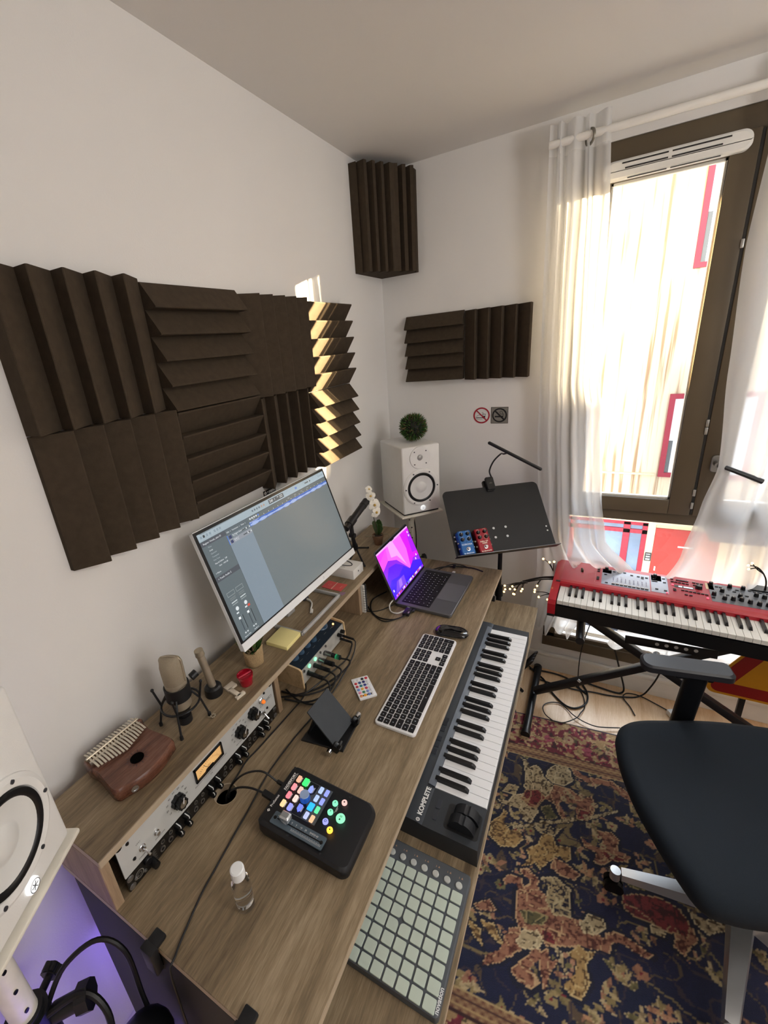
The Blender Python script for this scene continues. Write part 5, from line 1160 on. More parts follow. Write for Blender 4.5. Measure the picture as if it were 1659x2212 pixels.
# red booklet, box, phone
rb_ = thing('red_booklet', 'small open red booklet lying on the shelf', 'booklet', (.124, 1.188, SZ), -.03)
g = G(); g.box((-.021, 0, .0012), (.040, .050, .0014), (0, .03, 0)); g.box((.021, 0, .0012), (.040, .050, .0014), (0, -.03, 0)); obj('cover', g, mat('booklet_red', 'd0504f', .5, var=.04), rb_)
g = G(); g.rect(-.0016, -.023, .0016, .025, .0027); g.text('the studio guide', .0055, T(.002, -.01, .0028, rz=PI/2)); g.text('welcome', .005, T(.028, 0, .0026, rz=PI/2)); g.ring(.005, .0055, .0026, T(-.02, 0, 0)); obj('print', g, mat('booklet_print', 'eab7a8', .6), rb_, smooth=False)
gp = thing('guitar_pick', 'violet guitar pick on the shelf beside the red booklet', 'guitar pick', (.178, 1.150, SZ), .4)
g = G(); g.prism([(p.x, p.y) for p in smoothpath([(0, -.012, 0), (.010, .004, 0), (.009, .011, 0), (-.009, .011, 0), (-.010, .004, 0), (0, -.012, 0)], 5)[:-1]], 0, .0009); obj('pick', g, mat('pick_violet', '8a6a86', .3), gp)
ib = thing('white_box', 'flat white carton lying at the far end of the monitor', 'box', (.113, 1.293, SZ), -.02)
g = G(); g.box((0, 0, .019), (.118, .078, .038), b=.001); obj('carton', g, mat('carton_white', 'e6e4e0', .5, var=.01), ib)
g = G(); g.tube([(-.045, .022, .0383), (-.01, .026, .0383), (.025, .012, .0383), (.03, -.005, .0383), (.0, -.012, .0383), (-.04, -.004, .0383), (-.045, .022, .0383)], .0022, n=6); g.text('USB Disk', .008, T(.0, -.022, .0384, rz=.0)); g.cyl((.0592, .0, .02), (.0596, .0, .02), .0035, n=14)
obj('carton_print', g, mat('print_grey', '44454a', .5), ib)
# dynamic microphone on a little tripod
dm = thing('handheld_microphone', 'black microphone on a small black desk tripod at the far end of the shelf', 'microphone', (.100, 1.425, SZ))
g = G(); a = Vector((0, -.060, .155)); b_ = Vector((0, .085, .190)); 
a = Vector((.0, -.075, .160)); b_ = Vector((0, .080, .198)); d = (b_-a).normalized()
g.cyl(a, b_, .0135, .0150, n=24); obj('barrel', g, M_blk, dm)
g = G(); g.cyl(b_, b_+d*.012, .0162, n=24); g.mi(1); g.cyl(b_+d*.012, b_+d*.030, .0160, n=24); g.mi(0); g.cyl(b_+d*.030, b_+d*.037, .0162, n=24); obj('head', g, [M_blk, mat('head_mesh', '2a2b2e', .4, .6, var=.4, scale=900)], dm)
g = G(); m_ = a+d*.045; g.cyl(m_-d*.02, m_+d*.022, .0175, n=20); g.cyl(m_-Vector((0, 0, .01)), (0, -.028, .110), .0085, n=14); g.cyl((-.012, -.028, .112), (.012, -.028, .112), .010, n=14); obj('clip', g, M_blk, dm)
g = G(); g.cyl((0, -.028, .11), (0, -.010, .045), .0072, .0095, n=16); g.cyl((0, -.016, .065), (0, -.010, .045), .012, n=16); obj('post', g, M_blk, dm)
for p in ((.064, -.065, .0), (.005, .090, 0), (-.012, -.05, 0)): g = G(); g.cyl((0, -.008, .048), (p[0], p[1], .004), .0042, .0036, n=10); g.ball((p[0], p[1], .0048), .0048, seg=10, rings=6); obj('leg', g, M_blk, dm)
# orchid
oc = thing('potted_orchid', 'small white artificial orchid in a terracotta pot at the far end of the shelf', 'plant', (.128, 1.572, SZ))
g = G(); g.lathe([(.017, 0), (.0225, .034), (.0245, .034), (.0252, .044), (.0225, .044), (.0215, .036), (0, .036)], n=32); obj('pot', g, mat('terracotta', '7a5a44', .9, var=.15, scale=60), oc)
g = G(); g.lathe([(.0215, .039), (0, .041)], n=20); obj('moss', g, mat('soil'), oc)
for (ax, ay, tx, ty, h_) in ((.004, .0, .006, .010, .075), (-.006, .0, -.014, .004, .068), (0, .004, .018, -.008, .060)):
    g = G(); V = []; 
    P_ = [(0, 0), (.4, .75), (.75, 1), (.92, .6), (1, 0)]
    L0 = Vector((ax, ay, .038)); L1 = Vector((tx, ty, .038+h_)); dd = L1-L0; q = Vector((.85, -.5, 0)).normalized()
    pts = [L0+dd*t_+q*w_*.023 for t_, w_ in P_]+[L0+dd*t_-q*w_*.023 for t_, w_ in P_[::-1][1:-1]]
    nn = len(pts); off = dd.cross(q).normalized()*.0022; g.raw(pts+[p+off for p in pts], [tuple(range(nn)), tuple(range(nn, 2*nn))]+[(i, (i+1) % nn, nn+(i+1) % nn, nn+i) for i in range(nn)]); obj('leaf', g, mat('orchid_leaf', '32531f', .4, var=.15), oc)
for pts in ([(.01, .01, .042), (.04, .012, .046), (.058, -.008, .036), (.06, -.03, .03)], [(-.01, -.01, .042), (-.03, -.028, .044), (-.048, -.026, .040)]): g = G(); g.tube(pts, .0016); obj('aerial_root', g, mat('root_grey', '8f8872', .7), oc)
g = G(); stp = [(0, .0, .038), (-.006, -.006, .10), (-.012, -.010, .15), (.002, -.018, .185), (-.004, -.022, .225), (-.012, -.026, .262)]; g.tube(stp, .0018); obj('stem', g, mat('stem_brown', '4a4230', .6), oc)
M_pet = mat('petal_white', 'f3efe4', .6, var=.03)
def flower(c_, s_, face, seed):
    g = G(); rnd = random.Random(seed); f = Vector(face).normalized(); u_ = f.orthogonal().normalized(); v_ = f.cross(u_)
    for k in range(5):
        a = k*2*PI/5+.3; d_ = u_*math.cos(a)+v_*math.sin(a); q = f.cross(d_); wd = .011*s_ if k % 2 else .0135*s_; L_ = .022*s_
        c0 = Vector(c_); pts = [c0, c0+d_*L_*.4+q*wd*.8+f*.002, c0+d_*L_*.8+q*wd*.7+f*.001, c0+d_*L_-f*.002, c0+d_*L_*.8-q*wd*.7+f*.001, c0+d_*L_*.4-q*wd*.8+f*.002]
        bk = [p-f*.0008 for p in pts]; g.raw(pts+bk, [tuple(range(6)), tuple(range(6, 12))[::-1]]+[(i, (i+1) % 6, 6+(i+1) % 6, 6+i) for i in range(6)])
    fl = obj('flower', g, M_pet, oc, smooth=False); g = G(); g.ball(Vector(c_)+f*.004, .0045*s_, seg=8, rings=6); obj('flower_heart', g, mat('heart_yellow', 'd8b25a', .6), fl)
flower((.004, -.022, .190), 1.3, (.8, -.6, .1), 1); flower((.012, -.026, .160), 1.2, (.85, -.4, -.1), 2); flower((-.006, -.03, .232), 1.0, (.6, -.8, .1), 3); flower((-.014, -.028, .260), .75, (.7, -.5, .5), 4)
# spiral notebooks standing between shelf and desk
for k, (y_, c__, lab) in enumerate(((1.2675, 'd8d6d0', 'white spiral notebook standing under the shelf against the divider'), (1.2800, '2c2c2e', 'dark spiral notebook standing beside the white one under the shelf'))):
    nbk = thing('spiral_notebook', lab, 'notebook', (.126, y_, .7505))
    g = G(); g.box((0, 0, .060), (.155, .007, .118), b=.0008); obj('cover', g, mat('nb_'+c__, c__, .6), nbk); g = G(); g.box((0, 0, .06), (.150, .0074, .114)); obj('pages', g, mat('paper', 'e8e6df', .8), nbk)
    g = G()
    for i in range(10): zc = .012+i*.0105; g.tube([(.076+.0045*math.cos(a*PI/5), .0052*math.sin(a*PI/5), zc) for a in range(11)], .0008, n=5, sub=0)
    obj('wire_binding', g, mat('wire_dark', '55565a', .3, .8), nbk)
# ================================================================ keyboard tray
kc = thing('midi_keyboard', 'long dark grey midi keyboard with 49 keys on the keyboard tray', 'keyboard', (.640, .640, .640), RZ)
M_kk = mat('kk_grey', '2e3237', .45, var=.04); M_kk2 = mat('kk_dark', '2a2f36', .42)
# local X along desk from 0 (near end) to .815 ; local Y away from user (y = .640 - x) ; Z up. depth: x .515 .. .767
def sec(g, x0, x1, poly):
    n = len(poly); g.raw([(x0, p[0], p[1]) for p in poly]+[(x1, p[0], p[1]) for p in poly], [tuple(range(n)), tuple(range(n, 2*n))[::-1]]+[(i, (i+1) % n, n+(i+1) % n, n+i) for i in range(n)])
g = G(); KX0, KX1 = .0, .812
sec(g, KX0, KX1, [(-.122, 0), (-.122, .030), (-.122, .034), (.0, .034), (.0, .034), (.130, .034), (.130, 0)])
obj('case', g, M_kk, kc)
g = G(); sec(g, KX0, KX1, [(-.000, .034), (-.000, .052), (.012, .056), (.130, .056), (.130, .034)]); obj('control_strip', g, M_kk2, kc)
g = G(); sec(g, KX0, .098, [(-.122, .034), (-.122, .052), (-.0, .052), (-.0, .034)]); sec(g, .782, KX1, [(-.122, .034), (-.122, .050), (.0, .052), (.0, .034)]); g.bb((.098, -.122, .034), (.782, -.119, .040)); obj('end_cheek', g, M_kk, kc)
g = G(); sec(g, .098, .782, [(.000, .052), (.0005, .057), (.016, .060), (.017, .054)]); obj('slope_trim', g, mat('trim_grey', '5c626b', .4, .4), kc)
M_ivory = mat('key_white', 'e9eaec', .3, var=.01, coat=.2); M_eb = mat('key_ebony', '0d0d10', .3, var=.1)
def piano(par, nwhite, first, pitch, wlen, blen, x0, y0, z, h, wm, bm, lip=.006, blk_h=.0095, start_y=0):
    """first: index of first white in C..B (C=0)."""
    g = G(); g.prism([(.0004, 0), (pitch-.0004, 0), (pitch-.0004, wlen), (.0004, wlen)], -h, 0, None, b=.0006)
    if lip: g.bb((.0004, -.0012, -lip-.001), (pitch-.0004, 0.001, -.0005), b=.0004)
    p0 = obj('white_key', g, wm, par, smooth=False); p0.location = (x0, y0, z)
    for i in range(1, nwhite): o = p0.copy(); COL.objects.link(o); o.location = (x0+i*pitch, y0, z)
    bw_ = pitch*.50; g = G(); n_ = 4
    g.raw([(-bw_/2, 0, 0), (bw_/2, 0, 0), (bw_/2, blen, 0), (-bw_/2, blen, 0), (-bw_*.38, .004, blk_h*.75), (bw_*.38, .004, blk_h*.75), (bw_*.38, .009, blk_h), (-bw_*.38, .009, blk_h), (bw_*.38, blen, blk_h), (-bw_*.38, blen, blk_h)],
          [(0, 1, 5, 4), (4, 5, 6, 7), (7, 6, 8, 9), (1, 2, 8, 6, 5), (3, 0, 4, 7, 9), (2, 3, 9, 8), (0, 3, 2, 1)])
    b0 = None
    offs = {0: -.12, 1: .12, 3: -.16, 4: 0, 5: .16}
    for i in range(nwhite-1):
        k = (first+i) % 7
        if k in offs:
            pos = (x0+(i+1)*pitch+offs[k]*pitch*.6, y0+wlen-blen, z+.0005)
            if b0 is None: b0 = obj('black_key', g, bm, par, smooth=False); b0.location = pos
            else: o = b0.copy(); COL.objects.link(o); o.location = pos
piano(kc, 29, 0, .02352, .124, .080, .0995, -.122+.003, .0515, .010, M_ivory, M_eb, lip=.010)
# wheels, buttons, lettering
g = G()
for (wx, wy) in ((.041, -.066), (.062, -.090)):
    V = []
    pass
def wheel(x_, y_):
    g = G(); pts = []
    for i in range(48):
        a = 2*PI*i/48; r_ = .029 if not (i % 12 in (0, 1)) else .0262; pts.append((r_*math.cos(a), r_*math.sin(a)))
    g.prism(pts, -.0115, .0115, T(x_, y_, .050, ry=PI/2), b=.0); obj('wheel', g, mat('wheel_black', '1b1d21', .42), kc, ang=30)
wheel(.034, -.080); wheel(.060, -.085)
g = G(); g.prism(rounded(.062, .075, .008, cx=.047, cy=-.080), .0518, .0522); obj('wheel_bay', g, mat('bay_black', '0b0b0d', .5), kc)
for (x_, y_) in ((.0635, -.021), (.0355, -.021)): g = G(); g.prism(rounded(.024, .0095, .0015, 3, x_, y_), .0515, .0535); obj('octave_button', g, mat('button_slate', '33363d', .4), kc)
for x_ in (.192, .215, .236, .270, .292, .305): g = G(); g.prism(rounded(.015, .016, .0012, 2, x_, .033), .0555, .0572); obj('function_button', g, mat('button_slate'), kc)
g = G(); g.text('KOMPLETE', .0150, T(.054, .011, .0566), weight=.0006, align='CENTER'); g.ring(.0028, .0044, .0566, T(.0065, .011, 0)); g.ring(.0010, .0018, .0566, T(.0065, .011, 0)); obj('lettering', g, M_wht, kc, smooth=False)
# pad grid controller
pg = thing('pad_controller', 'grey grid controller of pale rubber pads at the near end of the keyboard tray', 'controller', (.638, .491, .640), RZ)
M_lpg = mat('lp_grey', '4f545a', .5, var=.04)
g = G(); g.prism(rounded(.234, .240, .008), 0, .019, None, b=.002); obj('case', g, M_lpg, pg)
# local x: 0 => y .491 ; local y: 0 => x .638
M_pad = mat('pad_rubber', 'bcc8bb', .55, var=.02, scale=90)
pp = .0243
g = G(); g.prism(rounded(.0205, .0205, .002, 3), 0, .0028, None, b=.0005); base_ = None
for i in range(8):
    for j in range(8):
        xx = .386-.491+.0+i*pp-.0005; yy = .638-.7405+j*.0215*0+j*pp
        corner = (i, j) in ((3, 3), (4, 3), (3, 4), (4, 4))
        if corner:
            r4 = [.002]*4; r4[{(3, 3): 0, (4, 3): 1, (4, 4): 2, (3, 4): 3}[(i, j)]] = .007
            gg = G(); gg.prism(rounded(.0205, .0205, r4, 4), 0, .0028, None); o = obj('pad', gg, M_pad, pg); o.location = (xx, yy, .019); continue
        if base_ is None: base_ = obj('pad', g, M_pad, pg); base_.location = (xx, yy, .019)
        else: o = base_.copy(); COL.objects.link(o); o.location = (xx, yy, .019)
g = G(); g.lathe([(.0068, 0), (.0066, .0022), (.0055, .003), (0, .003)], n=20); b0 = None
for j in range(8):
    pos = (.578-.491+.0005, .638-.7395+j*pp, .019)
    if b0 is None: b0 = obj('round_button', g, mat('round_rubber', 'b9bcb8', .5), pg); b0.location = pos
    else: o = b0.copy(); COL.objects.link(o); o.location = pos
g = G()
for j in range(8):
    y_ = .638-.7395+j*pp; g.flat([(.1015, y_-.001), (.1015, y_-.005), (.1055, y_-.003)], .0192); g.flat([(.1010, y_+.002), (.1010, y_+.0035), (.1055, y_+.0028)], .0192)
obj('button_legend', g, mat('legend_orange', 'b08a70', .5), pg, smooth=False)
g = G(); g.text('novation', .0105, T(-.0935, -.1158, .0193), weight=.0003); obj('lettering', g, mat('legend_white', 'd5d8da', .5), pg, smooth=False)
# ================================================================ music stand with pedals and clip lamp
mst = thing('music_stand', 'black music stand with a tilted solid desk, behind the far end of the studio desk', 'music stand', (.590, 1.845, 0))
myaw, mt_ = .5997, .6995
mrt = Vector((math.cos(myaw), math.sin(myaw), 0)); mnh = Vector((math.sin(myaw), -math.cos(myaw), 0)); mup = Vector((0, 0, 1))*math.cos(mt_)-mnh*math.sin(mt_); mnn = mrt.cross(mup)
mo_ = Vector((.573, 1.852, .956)); off_ = mo_-Vector((.590, 1.845, 0))
def MSM(o): return Matrix(((mrt.x, mup.x, mnn.x, o.x), (mrt.y, mup.y, mnn.y, o.y), (mrt.z, mup.z, mnn.z, o.z), (0, 0, 0, 1)))
MD = MSM(off_)
M_msb = mat('stand_desk_black', '101113', .5, var=.05)
g = G(); g.prism(rounded(.432, .302, (.022, .022, .002, .002), 6), -.0025, 0, MD); dk = obj('desk_panel', g, M_msb, mst)
g = G(); g.bb((-.222, -.153, -.002), (.216, -.1505, .040)); 
o = obj('ledge', g, M_msb, mst, M=MD)
g = G(); g.bb((-.222, -.1535, .039), (.216, -.1500, .0415), b=.0005); obj('ledge_rim', g, mat('rim_grey', '6a6a6c', .3, .5), dk, M=MD)
M_hole = mat('hole_daylight_tint', 'dfe2e2', .6)  # pale colour painted as daylight showing through the holes
for (u, v) in ((-.029, -.041), (.024, -.041), (-.030, -.082), (.022, -.082), (.199, -.060), (.199, -.079), (-.205, -.060), (-.205, -.079)):
    g = G(); r_ = .0052 if abs(u) < .1 else .0035; g.lathe([(r_, .0001), (r_, .0005), (0, .0006)], MD @ T(u, v, 0), n=16); obj('pale_hole_disc', g, M_hole, dk)
pt = off_-mnn*.03; 
g = G(); g.cyl((0, 0, .03), (.0, 0, .62), .0125, n=18); g.cyl((0, 0, .60), (0, 0, .80), .0095, n=18); g.cyl((0, 0, .58), (0, 0, .63), .018, n=16); obj('pole', g, M_blkm, mst)
g = G(); g.cyl((0, 0, .79), tuple(off_-mnn*.02-mup*.03), .010, n=14); g.box(tuple(off_-mnn*.012), (.09, .07, .014), MSM(Vector((0, 0, 0))).to_3x3().to_4x4(), b=.003); obj('tilt_bracket', g, M_blkm, mst)
for a in (.5, 2.6, 5.6): g = G(); g.tube([(0, 0, .20), (.07*math.cos(a), .07*math.sin(a), .10), (.135*math.cos(a), .135*math.sin(a), .012)], .008, n=8); obj('leg', g, M_blkm, mst)
def pedal(name, label, u, v, rz_, body, txt1, col):
    loc = mo_+mrt*u+mup*v
    th = thing(name, label, 'effects pedal', loc); th.rotation_euler = (MSM(Vector((0, 0, 0))).to_3x3() @ rotm(0, 0, rz_).to_3x3()).to_euler()
    w_, h_, d_ = .0565, .106, .034
    g = G(); g.prism(rounded(w_, h_, .006, 4), .001, d_, None, b=.0035); obj('enclosure', g, mat(name+'_paint', body, .3, .25, coat=.3), th)
    for (a, b) in ((-.0145, .036), (.0135, .037), (-.0140, .014), (.0140, .014)):
        g = G(); M = T(a, b, d_); g.lathe([(.0078, 0), (.0074, .006), (.0062, .011), (0, .0115)], M, n=18); g.mi(1); g.box(tuple(M @ Vector((0, .0035, .0116))), (.0011, .005, .0006), (0, 0, 0)); obj('knob', g, [M_knob, M_wht], th)
    g = G(); M = T(.001, -.028, d_); g.lathe([(.0085, 0), (.0085, .002), (.0058, .0025), (.0058, .010), (.005, .012), (0, .0122)], M, n=20); obj('footswitch', g, M_chrome, th)
    for sx in (-1, 1):
        for yy in (.004, -.020): g = G(); g.cyl((sx*w_/2, yy, .017), (sx*(w_/2+.005), yy, .017), .0042, n=12); obj('jack', g, mat('jack_pale', 'c9c3b2', .3, .6), th)
    g = G(); g.lathe([(.0016, 0), (0, .001)], T(0, .0025, d_), n=10); obj('status_lamp', g, mat('lamp_dark', '241a2a', .2), th)
    g = G(); g.text(txt1[0], .0100 if len(txt1) == 1 else .0085, T(0, -.008 if len(txt1) == 1 else -.0045, d_+.0003), weight=.0003)
    if len(txt1) > 1: g.text(txt1[1], .0085, T(.001, -.0125, d_+.0003), weight=.0003)
    g.text('tc electronic', .0082, T(0, -.0455, d_+.0003), weight=.0003)
    for (a, b, t_) in ((-.0145, .0485, 'SPEED'), (.0135, .0485, 'DEPTH'), (-.014, .025, 'TONE'), (.014, .025, 'TYPE')): g.text(t_, .0042, T(a, b, d_+.0003))
    g.ring(.0095, .0100, d_+.0003, T(.014, .014, 0), n=20); obj('lettering', g, mat(name+'_print', col, .5), th, smooth=False)
    g = G(); g.box((-w_/2-.006, .042, .012), (.014, .02, .016), b=.003); 
    return th
pedal('chorus_pedal', 'blue guitar effects pedal, left one on the music stand ledge', -.171, -.0975, .03, '1b62a8', ('CORONA',), 'd7e8f8')
pedal('reverb_pedal', 'red guitar effects pedal, right one on the music stand ledge', -.097, -.0965, .05, '9c1226', ('HALL OF', 'FAME'), 'f4e4d2')
# clip lamp
lamp = thing('clip_lamp', 'black clip-on lamp with thin bar head on a gooseneck over the music stand', 'lamp', tuple(mo_+mrt*.004+mup*.150))
lo_ = lamp.location.copy(); MB_ = MSM(Vector((0, 0, 0)))
g = G(); g.prism(rounded(.036, .060, .006, cy=.012), .003, .016, MB_, b=.002); g.prism(rounded(.034, .050, .006, cx=-.008, cy=.010), -.020, -.006, MB_, b=.002); g.prism([(-.018, -.022), (.010, -.022), (.012, -.012), (-.018, -.012)], .001, .008, MB_); obj('clip', g, M_blk, lamp)
g = G(); g.text('LED', .008, MB_ @ T(0, .012, .0163)); obj('lettering', g, mat('dim_print'), lamp, smooth=False)
pA = Vector((.5215, 1.856, 1.105))-lo_; bL = Vector((.527, 1.87, 1.284))-lo_; bR = Vector((.727, 1.87, 1.181))-lo_; bm_ = bL.lerp(bR, .38)
g = G(); g.tube([Vector((.004, .002, .045)), Vector((-.004, .0, .075)), Vector((.012, .002, .118)), Vector((.040, .006, .150)), bm_-Vector((.03, 0, -.000))*.6-Vector((0, 0, .006)), bm_], .0034, n=10); obj('gooseneck', g, M_blk, lamp)
g = G(); g.cyl(bL, bR, .0068, n=14); g.ball(bL, .0068, seg=12, rings=8); g.ball(bR, .0068, seg=12, rings=8); obj('bar_head', g, M_blk, lamp)
# ================================================================ red stage keyboard
NYAW = -.0425; NX, NY, NZ = .900, 1.804, .668
nk = thing('stage_keyboard', 'red stage keyboard with many knobs, standing on a black stand in front of the window', 'keyboard', (NX, NY, NZ), NYAW)
M_nred = mat('nord_red', 'b01226', .3, var=.03, coat=.3); M_nred2 = mat('panel_rose', 'b02a3e', .38, var=.03)
U0, U1 = -.098, .905
VF = -.076; DB = -.070
g = G(); sec(g, U0+.012, U1-.012, [(VF+.002, -.018), (VF+.002, DB), (.250, DB), (.262, -.005), (.262, .018), (.062, .018), (.062, -.03)]); obj('underbody', g, mat('underbody_black', '0c0c0e', .45), nk)
for a, b in ((U0, -.069), (U1-.029, U1)):
    g = G(); sec(g, a, b, [(VF-.002, -.060), (VF-.006, -.012), (VF+.004, .004), (.045, .016), (.250, .030), (.268, .022), (.268, -.045)]); g.mi(1); sec(g, a+.0005, b-.0005, [(VF-.004, DB), (VF-.002, -.0595), (.266, -.0445), (.255, DB)]); obj('end_cheek', g, [M_nred, mat('underbody_black')], nk)
g = G(); sec(g, -.069, U1-.029, [(.052, .004), (.052, .018), (.058, .024), (.076, .025), (.076, .018)]); obj('front_rail', g, M_nred, nk)
g = G(); sec(g, -.069, U1-.029, [(.076, .018), (.076, .025), (.262, .025), (.265, .018)]); npn = obj('control_panel', g, M_nred2, nk)
M_nw = mat('key_cream', 'e6e4dc', .35, var=.03, scale=12); 
piano(nk, 45, 2, .0211, .132, .086, -.066, -.069, .004, .014, M_nw, M_eb, lip=.016, blk_h=.010)
PZ = .0252
M_pan = mat('section_grey', '8d94a3', .35, .2); M_cream = mat('section_cream', 'd9c3a0', .5)
def area(u0, v0, u1, v1, m, nm='section_panel'):
    g = G(); g.prism([(u0, v0), (u1, v0), (u1, v1), (u0, v1)], PZ-.001, PZ+.0005); return obj(nm, g, m, npn)
area(.079, .094, .246, .232, M_pan); area(.250, .100, .306, .244, M_pan); area(.252, .196, .286, .244, M_cream); area(.080, .196, .113, .232, M_cream)
area(.436, .104, .70, .247, mat('section_dark', '6b7078', .35, .2)); area(.428, .196, .452, .247, M_cream)
def nknob(u, v, r=.0075, h_=.014):
    g = G(); g.lathe([(r, 0), (r*.95, .004), (r*.82, h_), (0, h_+.0004)], T(u, v, PZ+.0005), n=18); g.mi(1); g.box((u, v+r*.4, PZ+h_+.001), (.001, r*.8, .0004)); obj('knob', g, [M_knob, M_wht], npn)
for (u, v) in ((.094, .222), (.265, .228), (.445, .233), (.446, .154), (.474, .190), (.502, .236), (.474, .132), (.499, .137), (.523, .142), (.541, .236), (.523, .168), (.546, .134), (.572, .196), (.570, .130), (.594, .190), (.594, .132), (.622, .19), (.622, .135), (.648, .22), (.648, .16), (.676, .2), (.676, .14)): nknob(u, v)
nknob(.404, .188, .0115, .013)
def nbtn(u, v, w_=.010, h_=.0048, m=None):
    g = G(); g.prism(rounded(w_, h_, .001, 2, u, v), PZ, PZ+.0032); obj('button', g, m or M_knob, npn)
for v in (.212, .196, .180, .125, .115, .104): nbtn(.0655, v+.02, .010, .006 if v > .17 else .0045)
for i in range(9): nbtn(.121+i*.0142, .105+.0*i, .0115, .0045, mat('bar_button', '1b1c22', .4)); nbtn(.121+i*.0142, .1125, .0115, .0042, mat('bar_button_pale', 'e6e6ea', .4))
g = G()
for i in range(9): g.prism(rounded(.0065, .040, .001, 2, .121+i*.0142, .150), PZ+.0004, PZ+.0012)
dbr = obj('drawbar_slots', g, mat('drawbar_lilac', 'c7c9dc', .4), npn); dbr['kind'] = 'stuff'
g = G()
for i in range(9): g.prism(rounded(.0045, .032, .001, 2, .121+i*.0142, .150), PZ+.0012, PZ+.0016)
o = obj('drawbar_leds', g, mat('drawbar_shade', '6f7690', .4), npn); o['kind'] = 'stuff'
for (u, v) in ((.122, .216), (.140, .216), (.160, .222), (.185, .208), (.208, .206), (.222, .206), (.236, .206), (.222, .196), (.092, .180), (.097, .108), (.262, .208), (.258, .190), (.268, .190), (.294, .222), (.296, .190), (.268, .125), (.296, .122),
               (.322, .232), (.340, .230), (.350, .230), (.360, .229), (.370, .229), (.322, .212), (.334, .211), (.346, .210), (.358, .209), (.370, .208), (.392, .228), (.404, .227), (.416, .226), (.393, .208), (.326, .150), (.326, .138), (.352, .150), (.364, .149), (.376, .148), (.388, .147), (.400, .146), (.412, .145), (.424, .144), (.360, .118), (.374, .117),
               (.462, .225), (.474, .224), (.488, .17), (.522, .222), (.512, .205), (.560, .232), (.574, .230), (.588, .229), (.545, .185), (.61, .226), (.442, .130), (.530, .195), (.636, .24)): nbtn(u, v)
g = G(); g.prism(rounded(.060, .016, .001, 2, .357, .178), PZ, PZ+.001); ds = obj('display_frame', g, M_knob, npn)
g = G(); g.c('e8f2ff'); g.rect(.340, .173, .352, .183, PZ+.0012); g.rect(.356, .173, .385, .183, PZ+.0012); obj('display', g, painted('display_glow', .4, emit=1.2), ds, smooth='raw')
for (u, v) in ((.322, .185), (.424, .118), (.30, .106)): nbtn(u, v, .007, .007, mat('lit_red', 'f0607a', .4, emit=.8))
for t_, u, v in (('ORGAN', .112, .226), ('PIANO', .297, .236), ('SYNTH', .47, .242), ('PROGRAM', .385, .240), ('EFFECTS', .61, .244), ('ROTARY', .145, .18), ('MASTER', .40, .165)): g = G(); g.text(t_, .0055, T(u, v, PZ+.001)); obj('section_lettering', g, M_wht, npn, smooth=False)
g = G()
for v0 in (.237, .16): 
    for (a, b, c_, d_) in ((.055, .098, .0555, .245), (.0775, .098, .078, .245), (.055, .098, .078, .0985), (.055, .2445, .078, .245)): g.rect(a, b, c_, d_, PZ)
obj('group_outline', g, mat('outline_pink', 'd98a94', .5), npn, smooth=False)
# star pitch emblem and mod wheel
g = G(); pts = []
for i in range(10): a = i*PI/5; r_ = .0125 if i % 2 == 0 else .006; pts.append((-.028+r_*math.cos(a), .222+r_*math.sin(a)))
g.prism(pts, PZ, PZ+.005); obj('star_button', g, M_nred, npn, smooth=False)
g = G(); g.box((.004, .183, PZ+.004), (.006, .024, .010), (0, 0, .25), b=.002); g.prism(rounded(.010, .034, .004, 4, .004, .184), PZ-.0005, PZ+.0003); obj('modulation_wheel', g, mat('wheel_olive', '4a3a2c', .5), npn)
g = G(); g.prism(rounded(.085, .045, .002, 2, .60, .262), .026, .031); obj('rear_socket_strip', g, M_knob, nk)
# ================================================================ X-shaped keyboard stand
xs = thing('keyboard_stand', 'black x-shaped folding stand carrying the red keyboard', 'keyboard stand', (1.25, 1.87, 0))
def beam(g, a, b, w_=.030, d_=.030):
    a = Vector(a); b = Vector(b); d = b-a; L_ = d.length; q = d.to_track_quat('X', 'Z').to_matrix().to_4x4(); M = Matrix.Translation((a+b)/2) @ q; g.box((0, 0, 0), (1, 1, 1)) if False else None
    g.box(tuple((a+b)/2), (L_, w_, d_), q, b=.003)
M_xs = mat('stand_satin_black', '17181b', .35, var=.06)
g = G(); beam(g, (-.485, .022, .052), (.255, .018, .565)); obj('beam', g, M_xs, xs)
g = G(); beam(g, (-.345, -.022, .572), (.49, -.022, .052)); obj('beam', g, M_xs, xs)
for x_ in (-.493, .500): g = G(); g.cyl((x_, -.215, .019), (x_+.004, .235, .019), .0165, n=20); f_ = obj('foot_tube', g, M_xs, xs); \
    [obj('rubber_cap', (lambda g: (g.cyl((x_, y_, .0195), (x_, y_+.022, .0195), .0195, n=18), g)[1])(G()), M_blk, f_) for y_ in (-.235, .225)]
for x_, y0_, y1_ in ((.268, -.20, .19),): g = G(); g.cyl((x_, y0_, .580), (x_, y1_, .580), .015, n=18); obj('support_arm', g, M_xs, xs)
g = G(); g.cyl((-.325, -.235, .570), (-.325, .16, .580), .0155, n=20); obj('support_arm', g, M_xs, xs)
g = G(); g.box((-.02, -.045, .500), (.29, .006, .036), (0, -.04, 0), b=.002); obj('adjusting_bar', g, M_xs, xs)
for i in range(5): g = G(); g.cyl((-.060+i*.030, -.0492, .502+i*.0012), (-.060+i*.030, -.0485, .502+i*.0012), .0068, n=16); obj('adjusting_hole', g, M_hole, xs)
g = G(); g.cyl((-.04, -.05, .39), (-.04, .05, .39), .012, n=16); obj('pivot_bolt', g, M_blkm, xs)
for p in ((-.305, .005, .190), (.30, -.04, .185)): g = G(); g.box(p, (.014, .006, .012), (0, .6, 0), b=.001); obj('label_tab', g, mat('tab_silver', 'd7d9da', .3, .4), xs)
